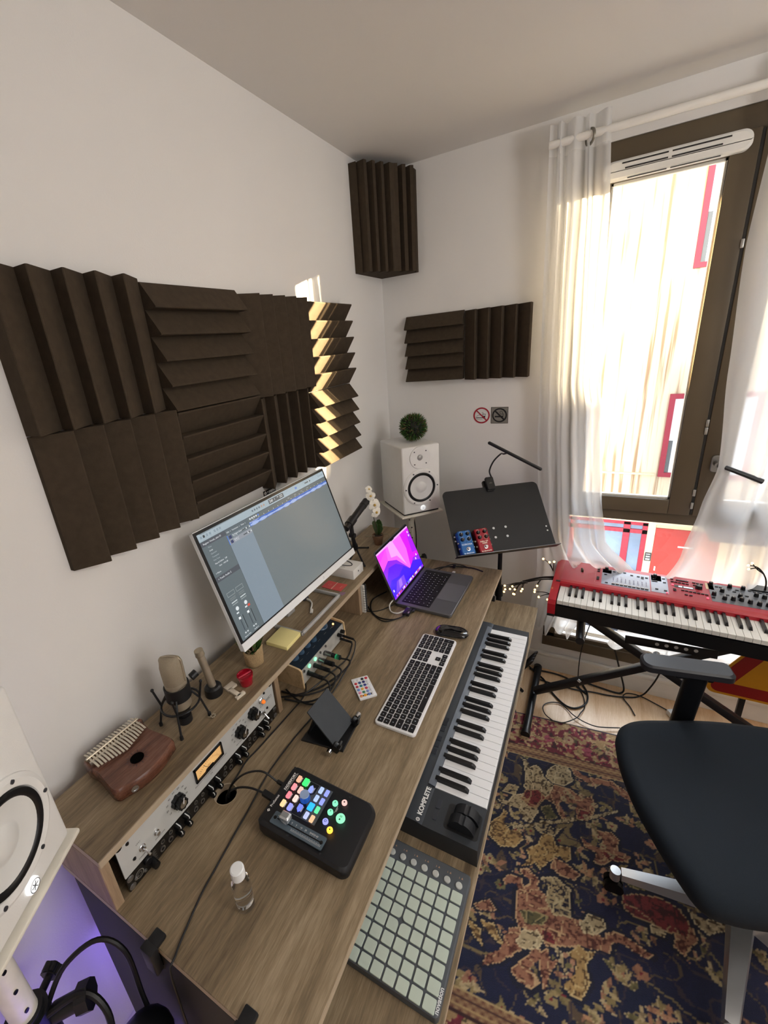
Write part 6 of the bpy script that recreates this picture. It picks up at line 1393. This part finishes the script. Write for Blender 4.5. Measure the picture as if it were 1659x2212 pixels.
# ================================================================ swivel chair
ch = thing('office_chair', 'dark blue-black office chair with armrest and polished five-star base on the rug', 'chair', (1.38, 1.17, 0))
M_seat = mat('seat_cloth', '0b1722', .85, var=.10, scale=400, bump=.25, bscale=1200); M_cp = mat('chair_plastic', '101115', .4, var=.05); M_pol = mat('polished_alu', 'e2e3e4', .28, .85, var=.02)
out_ = [(1.046, 1.31), (1.062, 1.365), (1.105, 1.405), (1.19, 1.445), (1.30, 1.492), (1.44, 1.53), (1.56, 1.545), (1.65, 1.50), (1.70, 1.38), (1.705, 1.22), (1.68, 1.05), (1.60, 1.03), (1.48, .97), (1.36, .925), (1.265, .893), (1.205, .892), (1.163, .945), (1.118, 1.03), (1.082, 1.115), (1.055, 1.22)]
sp = [(p.x-1.38, p.y-1.17) for p in smoothpath([(*p, 0) for p in out_+[out_[0]]], 4)[:-1]]
cx_ = sum(p[0] for p in sp)/len(sp); cy_ = sum(p[1] for p in sp)/len(sp); n = len(sp)
g = G(); V = []
for (z_, s_) in ((.405, .90), (.415, .955), (.44, 1.0), (.462, 1.0), (.478, .97), (.486, .90), (.487, .78), (.484, .5), (.482, .02)): V += [(cx_+(p[0]-cx_)*s_, cy_+(p[1]-cy_)*s_, z_) for p in sp]
F = [(k*n+i, k*n+(i+1) % n, (k+1)*n+(i+1) % n, (k+1)*n+i) for k in range(8) for i in range(n)]+[tuple(range(n))[::-1], tuple(range(8*n, 9*n))]
g.raw(V, F); obj('seat', g, M_seat, ch, ang=80)
g = G(); g.prism(rounded(.26, .20, .03, cx=.02, cy=0), .355, .405); g.box((-.0, .16, .385), (.09, .26, .03), b=.008); obj('seat_mechanism', g, M_cp, ch)
g = G(); g.cyl((0, 0, .11), (0, 0, .36), .022, n=24); g.cyl((0, 0, .10), (0, 0, .22), .030, n=24); obj('gas_lift', g, M_cp, ch)
arm = G(); A0 = Vector((1.108-1.38, 1.452-1.17, 0)); A1 = Vector((1.316-1.38, 1.487-1.17, 0)); ang = math.atan2(A1.y-A0.y, A1.x-A0.x)
arm.prism(rounded(.236, .074, (.012, .030, .024, .020), 6), .662, .686, T((A0.x+A1.x)/2, (A0.y+A1.y)/2, 0, rz=ang), b=.006); obj('armrest_pad', arm, mat('armrest_grey', '23252b', .45), ch)
g = G(); g.prism(rounded(.056, .034, .012), .0, 1, Matrix(((1, 0, .010, 1.232-1.38), (0, 1, -.03, 1.492-1.17), (0, 0, .27, .395), (0, 0, 0, 1)))); g.box((1.232-1.38, 1.475-1.17, .652), (.10, .05, .02), (0, 0, ang), b=.006); obj('armrest_post', g, M_cp, ch)
g = G(); g.prism(rounded(.056, .034, .012), .395, .665, T(1.56-1.38, .86-1.17, 0)); g.prism(rounded(.236, .074, .02), .662, .686, T(1.55-1.38, .85-1.17, 0, rz=.17), b=.006); obj('armrest_far', g, M_cp, ch)
g = G(); M = T(.40, -.0, .50, rz=-.12) ; g.box((.40, .03, .80), (.05, .44, .56), (0, .12, .10), b=.02, seg=3); g.box((.33, .02, .47), (.10, .08, .05), b=.01); obj('backrest', g, M_seat, ch)
M_cast = mat('caster_black', '0a0a0c', .3)
for k in range(5):
    a = math.radians(184+72*k); c_, s_ = math.cos(a), math.sin(a); d = Vector((c_, s_, 0)); q = Vector((-s_, c_, 0)); g = G()
    a0 = d*.03+Vector((0, 0, .125)); a1 = d*.285+Vector((0, 0, .088)); V = []
    for p_, w_, h_ in ((a0, .030, .040), (a1, .017, .020)):
        for sx, sz in ((-1, -.5), (1, -.5), (.75, .5), (-.75, .5)): V.append(p_+q*w_*sx+Vector((0, 0, h_*sz)))
    g.raw(V, [(0, 1, 5, 4), (1, 2, 6, 5), (2, 3, 7, 6), (3, 0, 4, 7), (0, 3, 2, 1), (4, 5, 6, 7)]); lg_ = obj('base_leg', g, M_pol, ch, smooth=False)
    cc_ = d*.300; g = G(); g.cyl(cc_+Vector((0, 0, .060)), cc_+Vector((0, 0, .094)), .0145, n=20); g.mi(0); cs_ = obj('caster', g, M_pol, lg_)
    g = G()
    for sgn_ in (-1, 1):
        w0 = cc_+q*sgn_*.010+Vector((0, 0, .028)); g.cyl(w0-q*.007, w0+q*.007, .0265, n=24)
    g.cyl(cc_+Vector((0, 0, .03)), cc_+Vector((0, 0, .066)), .011, n=14); obj('caster_wheels', g, M_cast, lg_)
g = G(); g.cyl((0, 0, .10), (0, 0, .148), .036, .030, n=28); obj('base_hub', g, M_pol, ch)
# ================================================================ road sign leaning by the window
rs = thing('road_sign', 'yellow triangular roadworks sign with red border leaning against the wall at the right', 'sign', (1.63, 2.00, .0))
def tri_r(R_, rr, n_=6):
    pts = []
    for k in range(3):
        a = math.radians(180+120*k); cx, cy = (R_-2*rr)*math.cos(a), (R_-2*rr)*math.sin(a)
        for i in range(n_+1): b = a+math.radians(-60+120*i/n_); pts.append((cx+rr*math.cos(b), cy+rr*math.sin(b)))
    return pts
# plate lies in a leaning plane : one corner points left
SM = T(.105, .02, .405, rx=PI/2-.10) @ rotm(0, 0, PI/6)
M_or = mat('sign_yellow', 'c98a10', .45, var=.03); M_sr = mat('sign_dark_red', '8c0f10', .45, var=.03)
g = G(); g.prism(tri_r(.404, .030), -.004, 0, SM); pl_ = obj('plate', g, M_or, rs)
g = G(); g.prism(tri_r(.384, .026), 0, .0006, SM); obj('red_border', g, M_sr, pl_)
g = G(); g.prism(tri_r(.285, .004), .0006, .0012, SM); obj('yellow_field', g, M_or, pl_)
for lx_ in (-.10, .31): g = G(); g.box((lx_, .012, .12), (.02, .012, .24)); obj('leg', g, M_blkm, rs)
# ================================================================ twigs with warm lights
M_twig = mat('twig_black', '14110f', .7, var=.2); M_bulb = mat('warm_bulb', 'ffdca0', .3, emit=5, ecolor='ffc878')
tw = thing('twig_lights', 'black twigs with tiny warm lights poking out left of the red keyboard', 'fairy lights', (.80, 1.92, .60)); to = Vector((.80, 1.92, .60))
bulbs = [(.571, .553), (.606, .602), (.640, .609), (.678, .590), (.646, .573), (.743, .633), (.596, .588), (.603, .566), (.650, .590), (.630, .592), (.760, .772), (.785, .757), (.802, .757), (.733, .590), (.752, .573), (.788, .569), (.610, .590), (.683, .604), (.735, .612), (.648, .560)]
rnd = random.Random(21); g = G()
def twg(par_g, p0, p1, sag=.006, r=(.0022, .0012)):
    p0 = Vector(p0)-to; p1 = Vector(p1)-to; m_ = (p0+p1)/2+Vector((0, rnd.uniform(-.01, .01), sag)); par_g.tube([p0, m_, p1], r, n=6, sub=4)
M0 = (.705, 1.93, .632); M1 = (.80, 1.935, .655)
for k in range(5): g = G(); twg(g, (.83, 1.94+k*.004, .655+k*.002), (.70-k*.006, 1.925+k*.005, .628-k*.003), .012, (.0030, .0022)); obj('twig', g, M_twig, tw)
for i, (bx, bz) in enumerate(bulbs):
    by = 1.90+rnd.uniform(-.012, .012)
    st_p = (.70-.006*(i % 5), 1.928, .622) if bx < .70 else ((.80, 1.93, .70) if bz > .70 else (.80, 1.925, .585) if bz < .6 else (.755, 1.93, .648))
    g = G(); twg(g, st_p, (bx, by, bz)); obj('twig', g, M_twig, tw)
    g = G(); g.ball((bx-to.x, by-to.y, bz-to.z), .0046, seg=10, rings=7); obj('bulb', g, M_bulb, tw)
tw2 = thing('twig_lights', 'black twigs rising behind the red keyboard at the right edge', 'fairy lights', (1.515, 2.07, .62)); to = Vector((1.515, 2.07, .62))
for (e, k) in (((1.450, 2.02, .797), 0), ((1.452, 2.015, .784), 1), ((1.462, 2.03, .803), 2)):
    g = G(); g.tube([Vector((1.517+.004*k, 2.05, .64))-to, Vector((1.515, 2.03, .72))-to, Vector((1.500, 2.02, .765))-to, Vector((1.477, 2.02, .793-.004*k))-to, Vector(e)-to], (.003, .0018), n=6); obj('twig', g, M_twig, tw2)
    g = G(); g.ball(Vector(e)-to, .0045, seg=10, rings=7); obj('bulb', g, M_bulb, tw2)
# ================================================================ floor cables
def fcable(label, pts, r, name='floor_cable', h=None):
    o0 = Vector((*pts[0][:2], .006)); th = thing(name, label, 'cable', o0)
    P_ = [Vector((p[0], min(p[1], 2.115), p[2] if len(p) > 2 else .006))-o0 for p in pts]
    g = G(); g.tube(P_, r, n=8); obj('lead', g, M_rub, th); return th
fcable('thick black cable curving from the coil across the pale floor under the stand', [(.718, 2.10), (.759, 2.105), (.839, 2.11), (.903, 2.095), (.95, 2.05), (.985, 2.02)], .0042)
fcable('thick black cable looping forward on the floor left of the stand beam', [(.715, 2.10, .02), (.753, 2.08), (.796, 2.04), (.825, 1.985), (.859, 1.939), (.905, 1.900), (.947, 1.903), (.987, 1.955), (.989, 2.027), (.965, 2.085)], .0042)
fcable('thin black cable with a small loop on the floor near the window wall', [(1.181, 1.96), (1.164, 2.010), (1.139, 2.060), (1.151, 2.095), (1.183, 2.105), (1.217, 2.100), (1.259, 2.080), (1.331, 2.040)], .0026)
fcable('black cable running level across the floor below the red keyboard', [(.777, 2.035), (.852, 2.029), (.941, 2.03), (1.013, 2.044), (1.084, 2.051), (1.153, 2.070), (1.20, 2.095), (1.235, 2.105, .05), (1.27, 2.10, .20), (1.28, 2.08, .5)], .0034)
fcable('thick black cable hanging from the red keyboard and doubling back on the floor', [(.985, 2.10), (1.049, 2.090), (1.102, 2.083), (1.13, 2.090), (1.140, 2.10, .03), (1.115, 2.11, .12), (1.07, 2.10, .28), (1.03, 2.06, .45), (1.01, 2.0, .585)], .0040)
fcable('thin black cable hanging from the red keyboard and wandering over the rug edge', [(1.01, 2.02, .60), (.975, 2.08, .40), (.945, 2.09, .20), (.945, 2.08, .03), (.958, 2.04), (.976, 1.985), (.981, 1.924), (.965, 1.872, .012), (.949, 1.831, .014), (.9, 1.78, .014), (.85, 1.772, .014)], .0024)
fcable('thin black cable lying in a wide ring at the rug edge', [(.857, 1.774, .013), (.824, 1.798, .013), (.809, 1.836, .012), (.816, 1.873), (.847, 1.899), (.883, 1.903), (.913, 1.877), (.936, 1.848, .012), (.975, 1.825, .013), (1.021, 1.816, .013), (1.06, 1.825, .013), (1.12, 1.85, .012)], .0024)
co = thing('cable_coil', 'coil of black cables hanging by the far corner of the keyboard tray', 'cable', (.715, 2.03, .09))
for k in range(4):
    g = G(); rr_ = .075+k*.006; g.tube([(-.01+.035*math.cos(a*PI/8)+k*.004, .02*k-.03+rr_*.55*math.sin(a*PI/8), rr_*.85*math.cos(a*PI/8+.6)) for a in range(17)], .0042, n=8, sub=2); obj('loop', g, M_rub, co)
wp = thing('white_plug', 'small white plug lying on the floor near the chair', 'plug', (1.325, 2.03, .001), .5)
g = G(); g.box((0, 0, .014), (.038, .03, .028), b=.006); obj('shell', g, mat('cable_white'), wp)
# ================================================================ patterned rug
RUGP = {'C':[[(0.763,1.518),(0.783,1.512),(0.797,1.484),(0.821,1.509),(0.838,1.483),(0.859,1.451),(0.888,1.442),(0.872,1.393),(0.834,1.358),(0.805,1.362),(0.786,1.397),(0.788,1.445)],[(0.862,1.499),(0.881,1.528),(0.912,1.557),(0.938,1.535),(0.948,1.493),(0.922,1.458),(0.887,1.455),(0.861,1.466)],[(0.753,1.328),(0.785,1.352),(0.805,1.31),(0.845,1.313),(0.826,1.252),(0.799,1.254),(0.78,1.29),(0.725,1.28),(0.705,1.292),(0.743,1.301)],[(0.847,0.9),(0.882,0.924),(0.9,0.907),(0.887,0.879),(0.846,0.864),(0.834,0.873)],[(0.998,1.004),(1.018,1.036),(1.049,1.041),(1.059,1.025),(1.039,0.994),(1.009,0.983)],[(1.21,1.238),(1.262,1.252),(1.3,1.241),(1.289,1.21),(1.249,1.221),(1.212,1.203)],[(1.179,1.091),(1.218,1.1),(1.206,1.071),(1.177,1.07)],[(0.774,1.213),(0.98,1.346),(1.097,1.431),(1.098,1.421),(0.98,1.334),(0.778,1.203)],[(1.278,1.185),(1.3,1.174),(1.328,1.178),(1.384,1.19),(1.377,1.179),(1.317,1.136),(1.292,1.149)]],'P':[[(0.848,1.418),(0.888,1.442),(0.943,1.445),(0.983,1.43),(1.015,1.45),(1.028,1.41),(1.012,1.358),(0.98,1.339),(0.965,1.371),(0.971,1.399),(0.932,1.393),(0.914,1.375),(0.938,1.326),(0.925,1.316),(0.9,1.364),(0.864,1.368)],[(0.989,1.275),(1.025,1.257),(1.048,1.261),(1.055,1.289),(1.035,1.32),(1.078,1.333),(1.102,1.316),(1.094,1.277),(1.134,1.277),(1.121,1.249),(1.082,1.244),(1.048,1.204),(1.03,1.212),(1.038,1.241),(1.002,1.245)],[(0.935,1.588),(0.966,1.544),(1.007,1.535),(1.08,1.551),(1.137,1.526),(1.173,1.505),(1.166,1.489),(1.124,1.498),(1.08,1.529),(1.001,1.509),(0.956,1.525)],[(0.818,1.004),(0.851,1.042),(0.899,1.03),(0.924,0.999),(0.967,0.999),(1.018,1.015),(1.049,0.991),(1.086,1.01),(1.065,0.959),(1.03,0.953),(0.99,0.943),(0.951,0.918),(0.911,0.902),(0.883,0.919),(0.835,0.91),(0.822,0.948)],[(0.775,1.02),(0.791,1.043),(0.822,1.046),(0.838,1.014),(0.822,1.0),(0.811,1.026),(0.79,1.014),(0.784,1.005)],[(0.816,1.073),(0.837,1.089),(0.867,1.072),(0.876,1.042),(0.853,1.031),(0.849,1.055),(0.825,1.063)],[(0.809,0.892),(0.835,0.91),(0.852,0.867),(0.823,0.827),(0.788,0.794),(0.757,0.772),(0.763,0.799),(0.793,0.826)],[(0.891,0.89),(0.9,0.863),(0.874,0.824),(0.906,0.805),(0.883,0.784),(0.853,0.781),(0.834,0.8),(0.856,0.835)],[(1.064,1.011),(1.099,1.025),(1.175,1.012),(1.163,0.996),(1.098,1.001),(1.068,0.99)],[(0.701,0.909),(0.743,0.939),(0.766,0.919),(0.721,0.901)],[(1.241,1.102),(1.278,1.134),(1.287,1.106),(1.254,1.052),(1.23,1.061)],[(0.911,1.159),(0.947,1.157),(0.988,1.145),(0.972,1.118),(0.932,1.117),(0.908,1.124)],[(0.898,0.876),(0.917,0.891),(0.924,0.865),(0.948,0.883),(0.926,0.847),(0.916,0.793),(0.905,0.828)]],'R':[[(0.797,1.375),(0.837,1.394),(0.861,1.371),(0.838,1.316),(0.811,1.313),(0.786,1.335)],[(0.979,1.378),(1.017,1.388),(1.005,1.349),(0.974,1.339)],[(1.048,1.253),(1.094,1.262),(1.117,1.253),(1.07,1.23)],[(0.897,0.932),(0.925,0.935),(0.932,0.912),(0.904,0.908)],[(1.109,1.139),(1.154,1.163),(1.205,1.177),(1.253,1.172),(1.273,1.137),(1.264,1.103),(1.226,1.094),(1.179,1.097),(1.14,1.093),(1.113,1.101)],[(1.031,0.866),(1.14,0.905),(1.203,0.905),(1.188,0.873),(1.128,0.858),(1.072,0.844)]],'G':[[(0.699,1.194),(0.727,1.227),(0.733,1.258),(0.748,1.25),(0.738,1.213),(0.762,1.193),(0.793,1.201),(0.81,1.18),(0.783,1.136),(0.744,1.124),(0.706,1.142)],[(0.825,1.151),(0.86,1.182),(0.878,1.25),(0.9,1.231),(0.915,1.202),(0.955,1.219),(0.957,1.179),(0.941,1.166),(0.927,1.181),(0.894,1.143),(0.874,1.104),(0.859,1.119),(0.82,1.09),(0.841,1.131)],[(0.694,0.86),(0.731,0.852),(0.746,0.815),(0.718,0.829)],[(0.727,0.874),(0.767,0.881),(0.802,0.842),(0.765,0.852)],[(0.969,0.905),(0.995,0.942),(1.011,0.934),(1.032,0.946),(1.012,0.901),(1.022,0.87),(1.005,0.82),(0.98,0.818),(0.963,0.826),(0.987,0.87),(0.991,0.899)]],'T':[[(0.883,1.074),(0.916,1.101),(0.94,1.09),(0.96,1.082),(0.968,1.005),(0.924,0.993),(0.899,1.021),(0.907,1.061)],[(0.732,1.371),(0.767,1.379),(0.759,1.339),(0.716,1.336)],[(0.847,1.242),(0.863,1.274),(0.903,1.262),(0.927,1.281),(0.904,1.241),(0.867,1.23)],[(0.965,0.858),(0.954,0.871),(0.931,0.908),(0.952,0.899)]],'O':[[(0.834,0.955),(0.877,0.971),(0.908,0.975),(0.896,0.946),(0.853,0.929)],[(1.113,1.195),(1.158,1.225),(1.195,1.23),(1.187,1.194),(1.134,1.175)],[(0.857,1.327),(0.882,1.348),(0.905,1.31),(0.875,1.287)]]}
rnd = np.random.RandomState(4)
RS = .0042; rx0, rx1, ry0, ry1 = .10, 2.35, .42, 1.90
ca_, sa_ = math.cos(.10), math.sin(.10); RO = np.array((1.2, 1.15))
nx = int((rx1-rx0)/RS); ny = int(1.326/RS)
lx = np.linspace(rx0, rx1, nx)-1.2; ly = np.linspace(-.664, .662, ny)
LXg, LYg = np.meshgrid(lx, ly)            # rug-local coordinates
WXg = RO[0]+LXg*ca_-LYg*sa_; WYg = RO[1]+LXg*sa_+LYg*ca_
def L3(h): return np.array(lin(h)[:3])
def vnoise(X, Y, s, seed):
    r = np.random.RandomState(seed); t = r.rand(64, 64); x = X*s; y = Y*s; xi = np.floor(x).astype(int); yi = np.floor(y).astype(int); fx = x-xi; fy = y-yi; fx = fx*fx*(3-2*fx); fy = fy*fy*(3-2*fy)
    a = t[yi % 64, xi % 64]; b = t[yi % 64, (xi+1) % 64]; c = t[(yi+1) % 64, xi % 64]; d = t[(yi+1) % 64, (xi+1) % 64]
    return (a*(1-fx)+b*fx)*(1-fy)+(c*(1-fx)+d*fx)*fy
wob = .006*(vnoise(WXg, WYg, 60, 1)-.5); wob2 = .006*(vnoise(WXg, WYg, 60, 2)-.5)
X = WXg+wob; Y = WYg+wob2
img = np.zeros((ny, nx, 3))
nz1 = vnoise(X, Y, 9, 3)[..., None]; img[:] = L3('14163a')*(1-nz1)+L3('101c3c')*nz1
for s_, w_, c_ in ((7, .016, '7d6c4a'), (16, .020, '5a4a3a'), (26, .03, '3a2f3a')):
    n_ = vnoise(X, Y, s_, 60+s_); img[np.abs(n_-.5) < w_] = L3(c_)
def inside(poly, X=X, Y=Y):
    m = np.zeros(X.shape, bool); n = len(poly); j = n-1
    for i in range(n):
        xi, yi = poly[i]; xj, yj = poly[j]
        c = ((yi > Y) != (yj > Y)) & (X < (xj-xi)*(Y-yi)/((yj-yi) if abs(yj-yi) > 1e-9 else 1e-9)+xi); m ^= c; j = i
    return m
def bbox_paint(poly, col, outline=None, tex=.35, tcol=None, sc=110, seed=7):
    P = np.array(poly); x0, y0 = P.min(0)-.03; x1, y1 = P.max(0)+.03
    sel = (X > x0) & (X < x1) & (Y > y0) & (Y < y1)
    rows = np.where(sel.any(1))[0]; cols_ = np.where(sel.any(0))[0]
    if len(rows) == 0: return
    sl = (slice(rows[0], rows[-1]+1), slice(cols_[0], cols_[-1]+1)); Xs, Ys = X[sl], Y[sl]
    m = inside(poly, Xs, Ys); sub = img[sl]
    if outline is not None:
        c = P.mean(0); big = [tuple(c+(p-c)*(1+.0038/max(np.linalg.norm(p-c), .02))) for p in P]; mb = inside(big, Xs, Ys) & ~m; sub[mb] = L3(outline)
    t = vnoise(Xs, Ys, sc, seed)[..., None]; c2 = L3(tcol) if tcol else L3(col)*.45
    k = np.clip((t-.55)*4, 0, 1)*tex*2; colr = L3(col)*(1-k)+c2*k
    if tex > .5:
        v_ = vnoise(Xs, Ys, 48, seed+9); colr[np.abs(v_-.5) < .035] = c2*.8; w_ = vnoise(Xs, Ys, 30, seed+5); colr[(np.abs(w_-.45) < .03)] = L3(outline)*.95
    sub[m] = colr[m]
# scattered florets and leaves first, figures on top
leafc = ['b29e74', '9a875c', 'c0aa82', 'a3745a', '8a7a50', 'b58a66', '746c46', 'b08468']
def leaf(x, y, a, L, w, col):
    d = np.array((math.cos(a), math.sin(a))); q = np.array((-d[1], d[0])); c = np.array((x, y))
    bbox_paint([tuple(c-d*L/2), tuple(c-d*L*.1+q*w/2), tuple(c+d*L*.15+q*w*.42), tuple(c+d*L/2), tuple(c+d*L*.15-q*w*.42), tuple(c-d*L*.1-q*w/2)], col, 'b5a27c' if rnd.rand() < .4 else None, .5)
def floret(x, y, r, col, mid):
    for k in range(5):
        a = k*2*PI/5+rnd.rand(); c = (x+r*.6*math.cos(a), y+r*.6*math.sin(a)); bbox_paint([(c[0]+r*.5*math.cos(t*PI/3), c[1]+r*.5*math.sin(t*PI/3)) for t in range(6)], col, None, .3)
    bbox_paint([(x+r*.28*math.cos(t*PI/3), y+r*.28*math.sin(t*PI/3)) for t in range(6)], mid)
def stem(pts, w, col):
    P = smoothpath([(*p, 0) for p in pts], 5)
    for a, b in zip(P, P[1:]):
        d = (b-a).normalized(); q = Vector((-d.y, d.x, 0))*w/2; bbox_paint([tuple((a+q)[:2]), tuple((b+q)[:2]), tuple((b-q)[:2]), tuple((a-q)[:2])], col, None, .2)
for i in range(620):
    x = rnd.uniform(.15, 2.3); y = rnd.uniform(.66, 1.66); a = rnd.uniform(0, 6.28)
    if i % 4 == 0: floret(x, y, rnd.uniform(.012, .020), leafc[rnd.randint(8)], '7a2430')
    elif i % 4 == 1:
        L_ = rnd.uniform(.05, .11); p = [(x, y), (x+L_*.5*math.cos(a), y+L_*.5*math.sin(a)), (x+L_*math.cos(a+.5), y+L_*math.sin(a+.5))]; stem(p, .005, '8c7a54')
        for t in (.25, .55, .85): xx, yy = x+(p[2][0]-x)*t, y+(p[2][1]-y)*t; leaf(xx+.014*math.cos(a+1.3), yy+.014*math.sin(a+1.3), a+.9, .034, .013, leafc[rnd.randint(8)]); leaf(xx-.014*math.cos(a+1.3), yy-.014*math.sin(a+1.3), a-.9, .034, .013, leafc[rnd.randint(8)])
    else:
        for t in range(3): leaf(x+.012*math.cos(a+t*2), y+.012*math.sin(a+t*2), a+t*.8-.8, rnd.uniform(.03, .055), rnd.uniform(.010, .018), leafc[rnd.randint(8)])
spec = {'C': ('b5a27e', 'd4c39c', '54442f'), 'P': ('9a6a52', 'c4a27a', '5c3026'), 'R': ('7a2a2e', 'b09068', '47161c'), 'G': ('a88856', 'c8ae7c', '5f4528'), 'T': ('a8946e', 'c4b28a', '2a2430'), 'O': ('5c5636', '9a8a60', '3a3a2a')}
RUGP['R'] = RUGP['R'][:-1]
for k in ('P', 'G', 'T', 'C', 'O', 'R'):
    for poly in RUGP[k]:
        # keep colour-grown figures clear of the scattered leaves
        P = np.array(poly); c = P.mean(0); bbox_paint([tuple(c+(p-c)*(1+.016/max(np.linalg.norm(p-c), .02))) for p in P], '12152c', None, 0)
for k in ('P', 'G', 'T', 'C', 'O', 'R'):
    for poly in RUGP[k]: bbox_paint(poly, spec[k][0], spec[k][1], .55, spec[k][2], 150, ord(k))
for (x, y) in ((.93, 1.43), (.925, 1.40), (.95, 1.42), (.955, 1.38), (1.0, 1.36), (1.01, 1.33), (1.03, 1.35), (1.04, 1.30), (1.055, 1.27), (1.08, 1.25), (.985, 1.44), (1.03, 1.42)): floret(x, y, .011, 'b3a07a', '7a2430')
# borders
edge = L3('2a1a18'); LY = LYg; LX = LXg
def band(m, col): img[m] = L3(col)
def border(D, S, seed):
    """D: distance outward from the inner field, S: coordinate along the border."""
    d0 = (D > 0) & (D < .052); k = .5+.5*np.sin(S*2*PI/.022)*np.sin((D-.026)*2*PI/.026); cc = L3('a58660')*(k[..., None])+L3('6a3f32')*(1-k[..., None]); img[d0] = cc[d0]
    for a, b, c in ((0, .004, 'b59c70'), (.018, .0215, '4a2a28'), (.034, .037, 'b09468'), (.048, .054, '3a1c20')): band((D > a) & (D < b), c)
    m = (D >= .054) & (D < .232); v1 = vnoise(X, Y, 70, seed); v2 = vnoise(X, Y, 42, seed+1); v3 = vnoise(X, Y, 110, seed+2)
    base = L3('6e1f30')*np.ones_like(img); base[v2 > .62] = L3('8a3040'); base[(v1 > .60)] = L3('a0835c'); base[(v3 > .72)] = L3('b89c74'); base[(v1 < .20)] = L3('3d1a20'); base[(v2 < .22) & (v3 > .5)] = L3('4e4a30'); img[m] = base[m]
    band((D >= .234), '241614')
up_ = LYg-.424; dn_ = -.424-LYg+.02; 
border(np.maximum(up_, dn_), LXg, 11)
D2 = np.abs(LXg)-.92; border_m = (D2 > 0) & (D2 > np.maximum(up_, dn_))
sv = img.copy(); border(np.where(border_m, D2, -1), LYg, 31)
for (x, y) in [(xx, 1.70+.02*((i*7) % 3-1)) for i, xx in enumerate(np.arange(.55, 2.2, .075))]+[(xx, .60+.02*((i*5) % 3-1)) for i, xx in enumerate(np.arange(.55, 2.2, .075))]:
    y2 = y+(x-1.2)*.10; floret(x, y2, .020 if rnd.rand() < .5 else .014, 'b59a78' if rnd.rand() < .6 else 'a04a5c', '7a2436'); leaf(x+.03, y2+.02, rnd.rand()*6, .05, .016, '8f7a50'); leaf(x-.03, y2-.015, rnd.rand()*6, .045, .014, 'a58a60')
img *= (.86+.28*vnoise(X, Y, 260, 50))[..., None]*(.92+.16*vnoise(X, Y, 12, 51))[..., None]
zz = .008+.0015*(np.maximum(np.abs(LXg)/(1.12), np.abs(LYg)/.74) < 1)
co_ = np.stack([WXg-RO[0], WYg-RO[1], zz], -1).reshape(-1, 3)
idx = np.arange(nx*ny).reshape(ny, nx); fa = np.stack([idx[:-1, :-1], idx[:-1, 1:], idx[1:, 1:], idx[1:, :-1]], -1).reshape(-1, 4)
bd = list(idx[0, :])+list(idx[1:, -1])+list(idx[-1, -2::-1])+list(idx[-2:0:-1, 0]); base_n = len(co_)
co_ = np.vstack([co_, np.column_stack([co_[bd][:, :2], np.zeros(len(bd))+.0005])]); nb = len(bd)
sk_ = np.array([(bd[i], base_n+i, base_n+(i+1) % nb, bd[(i+1) % nb]) for i in range(nb)])
fa = np.vstack([fa, sk_])
me = bpy.data.meshes.new('patterned_rug'); me.vertices.add(len(co_)); me.vertices.foreach_set('co', co_.ravel()); me.loops.add(fa.size); me.loops.foreach_set('vertex_index', fa.ravel().astype(np.int32))
me.polygons.add(len(fa)); me.polygons.foreach_set('loop_start', (np.arange(len(fa))*4).astype(np.int32)); me.update(calc_edges=True)
ca = me.color_attributes.new('Col', 'FLOAT_COLOR', 'POINT'); cd = np.ones((len(co_), 4)); cd[:nx*ny, :3] = np.clip(img.reshape(-1, 3), 0, 1); cd[nx*ny:, :3] = .02; ca.data.foreach_set('color', cd.ravel())
me.polygons.foreach_set('use_smooth', [True]*len(fa)); me.update()
rug = bpy.data.objects.new('patterned_rug', me); COL.objects.link(rug); rug.location = (RO[0], RO[1], 0)
me.materials.append(painted('rug_pile', .95, bump=.6, bscale=420, bdist=.003, sheen=.15))
tag(rug, 'worn dark blue and red patterned rug with hunting animals under the chair', 'rug')
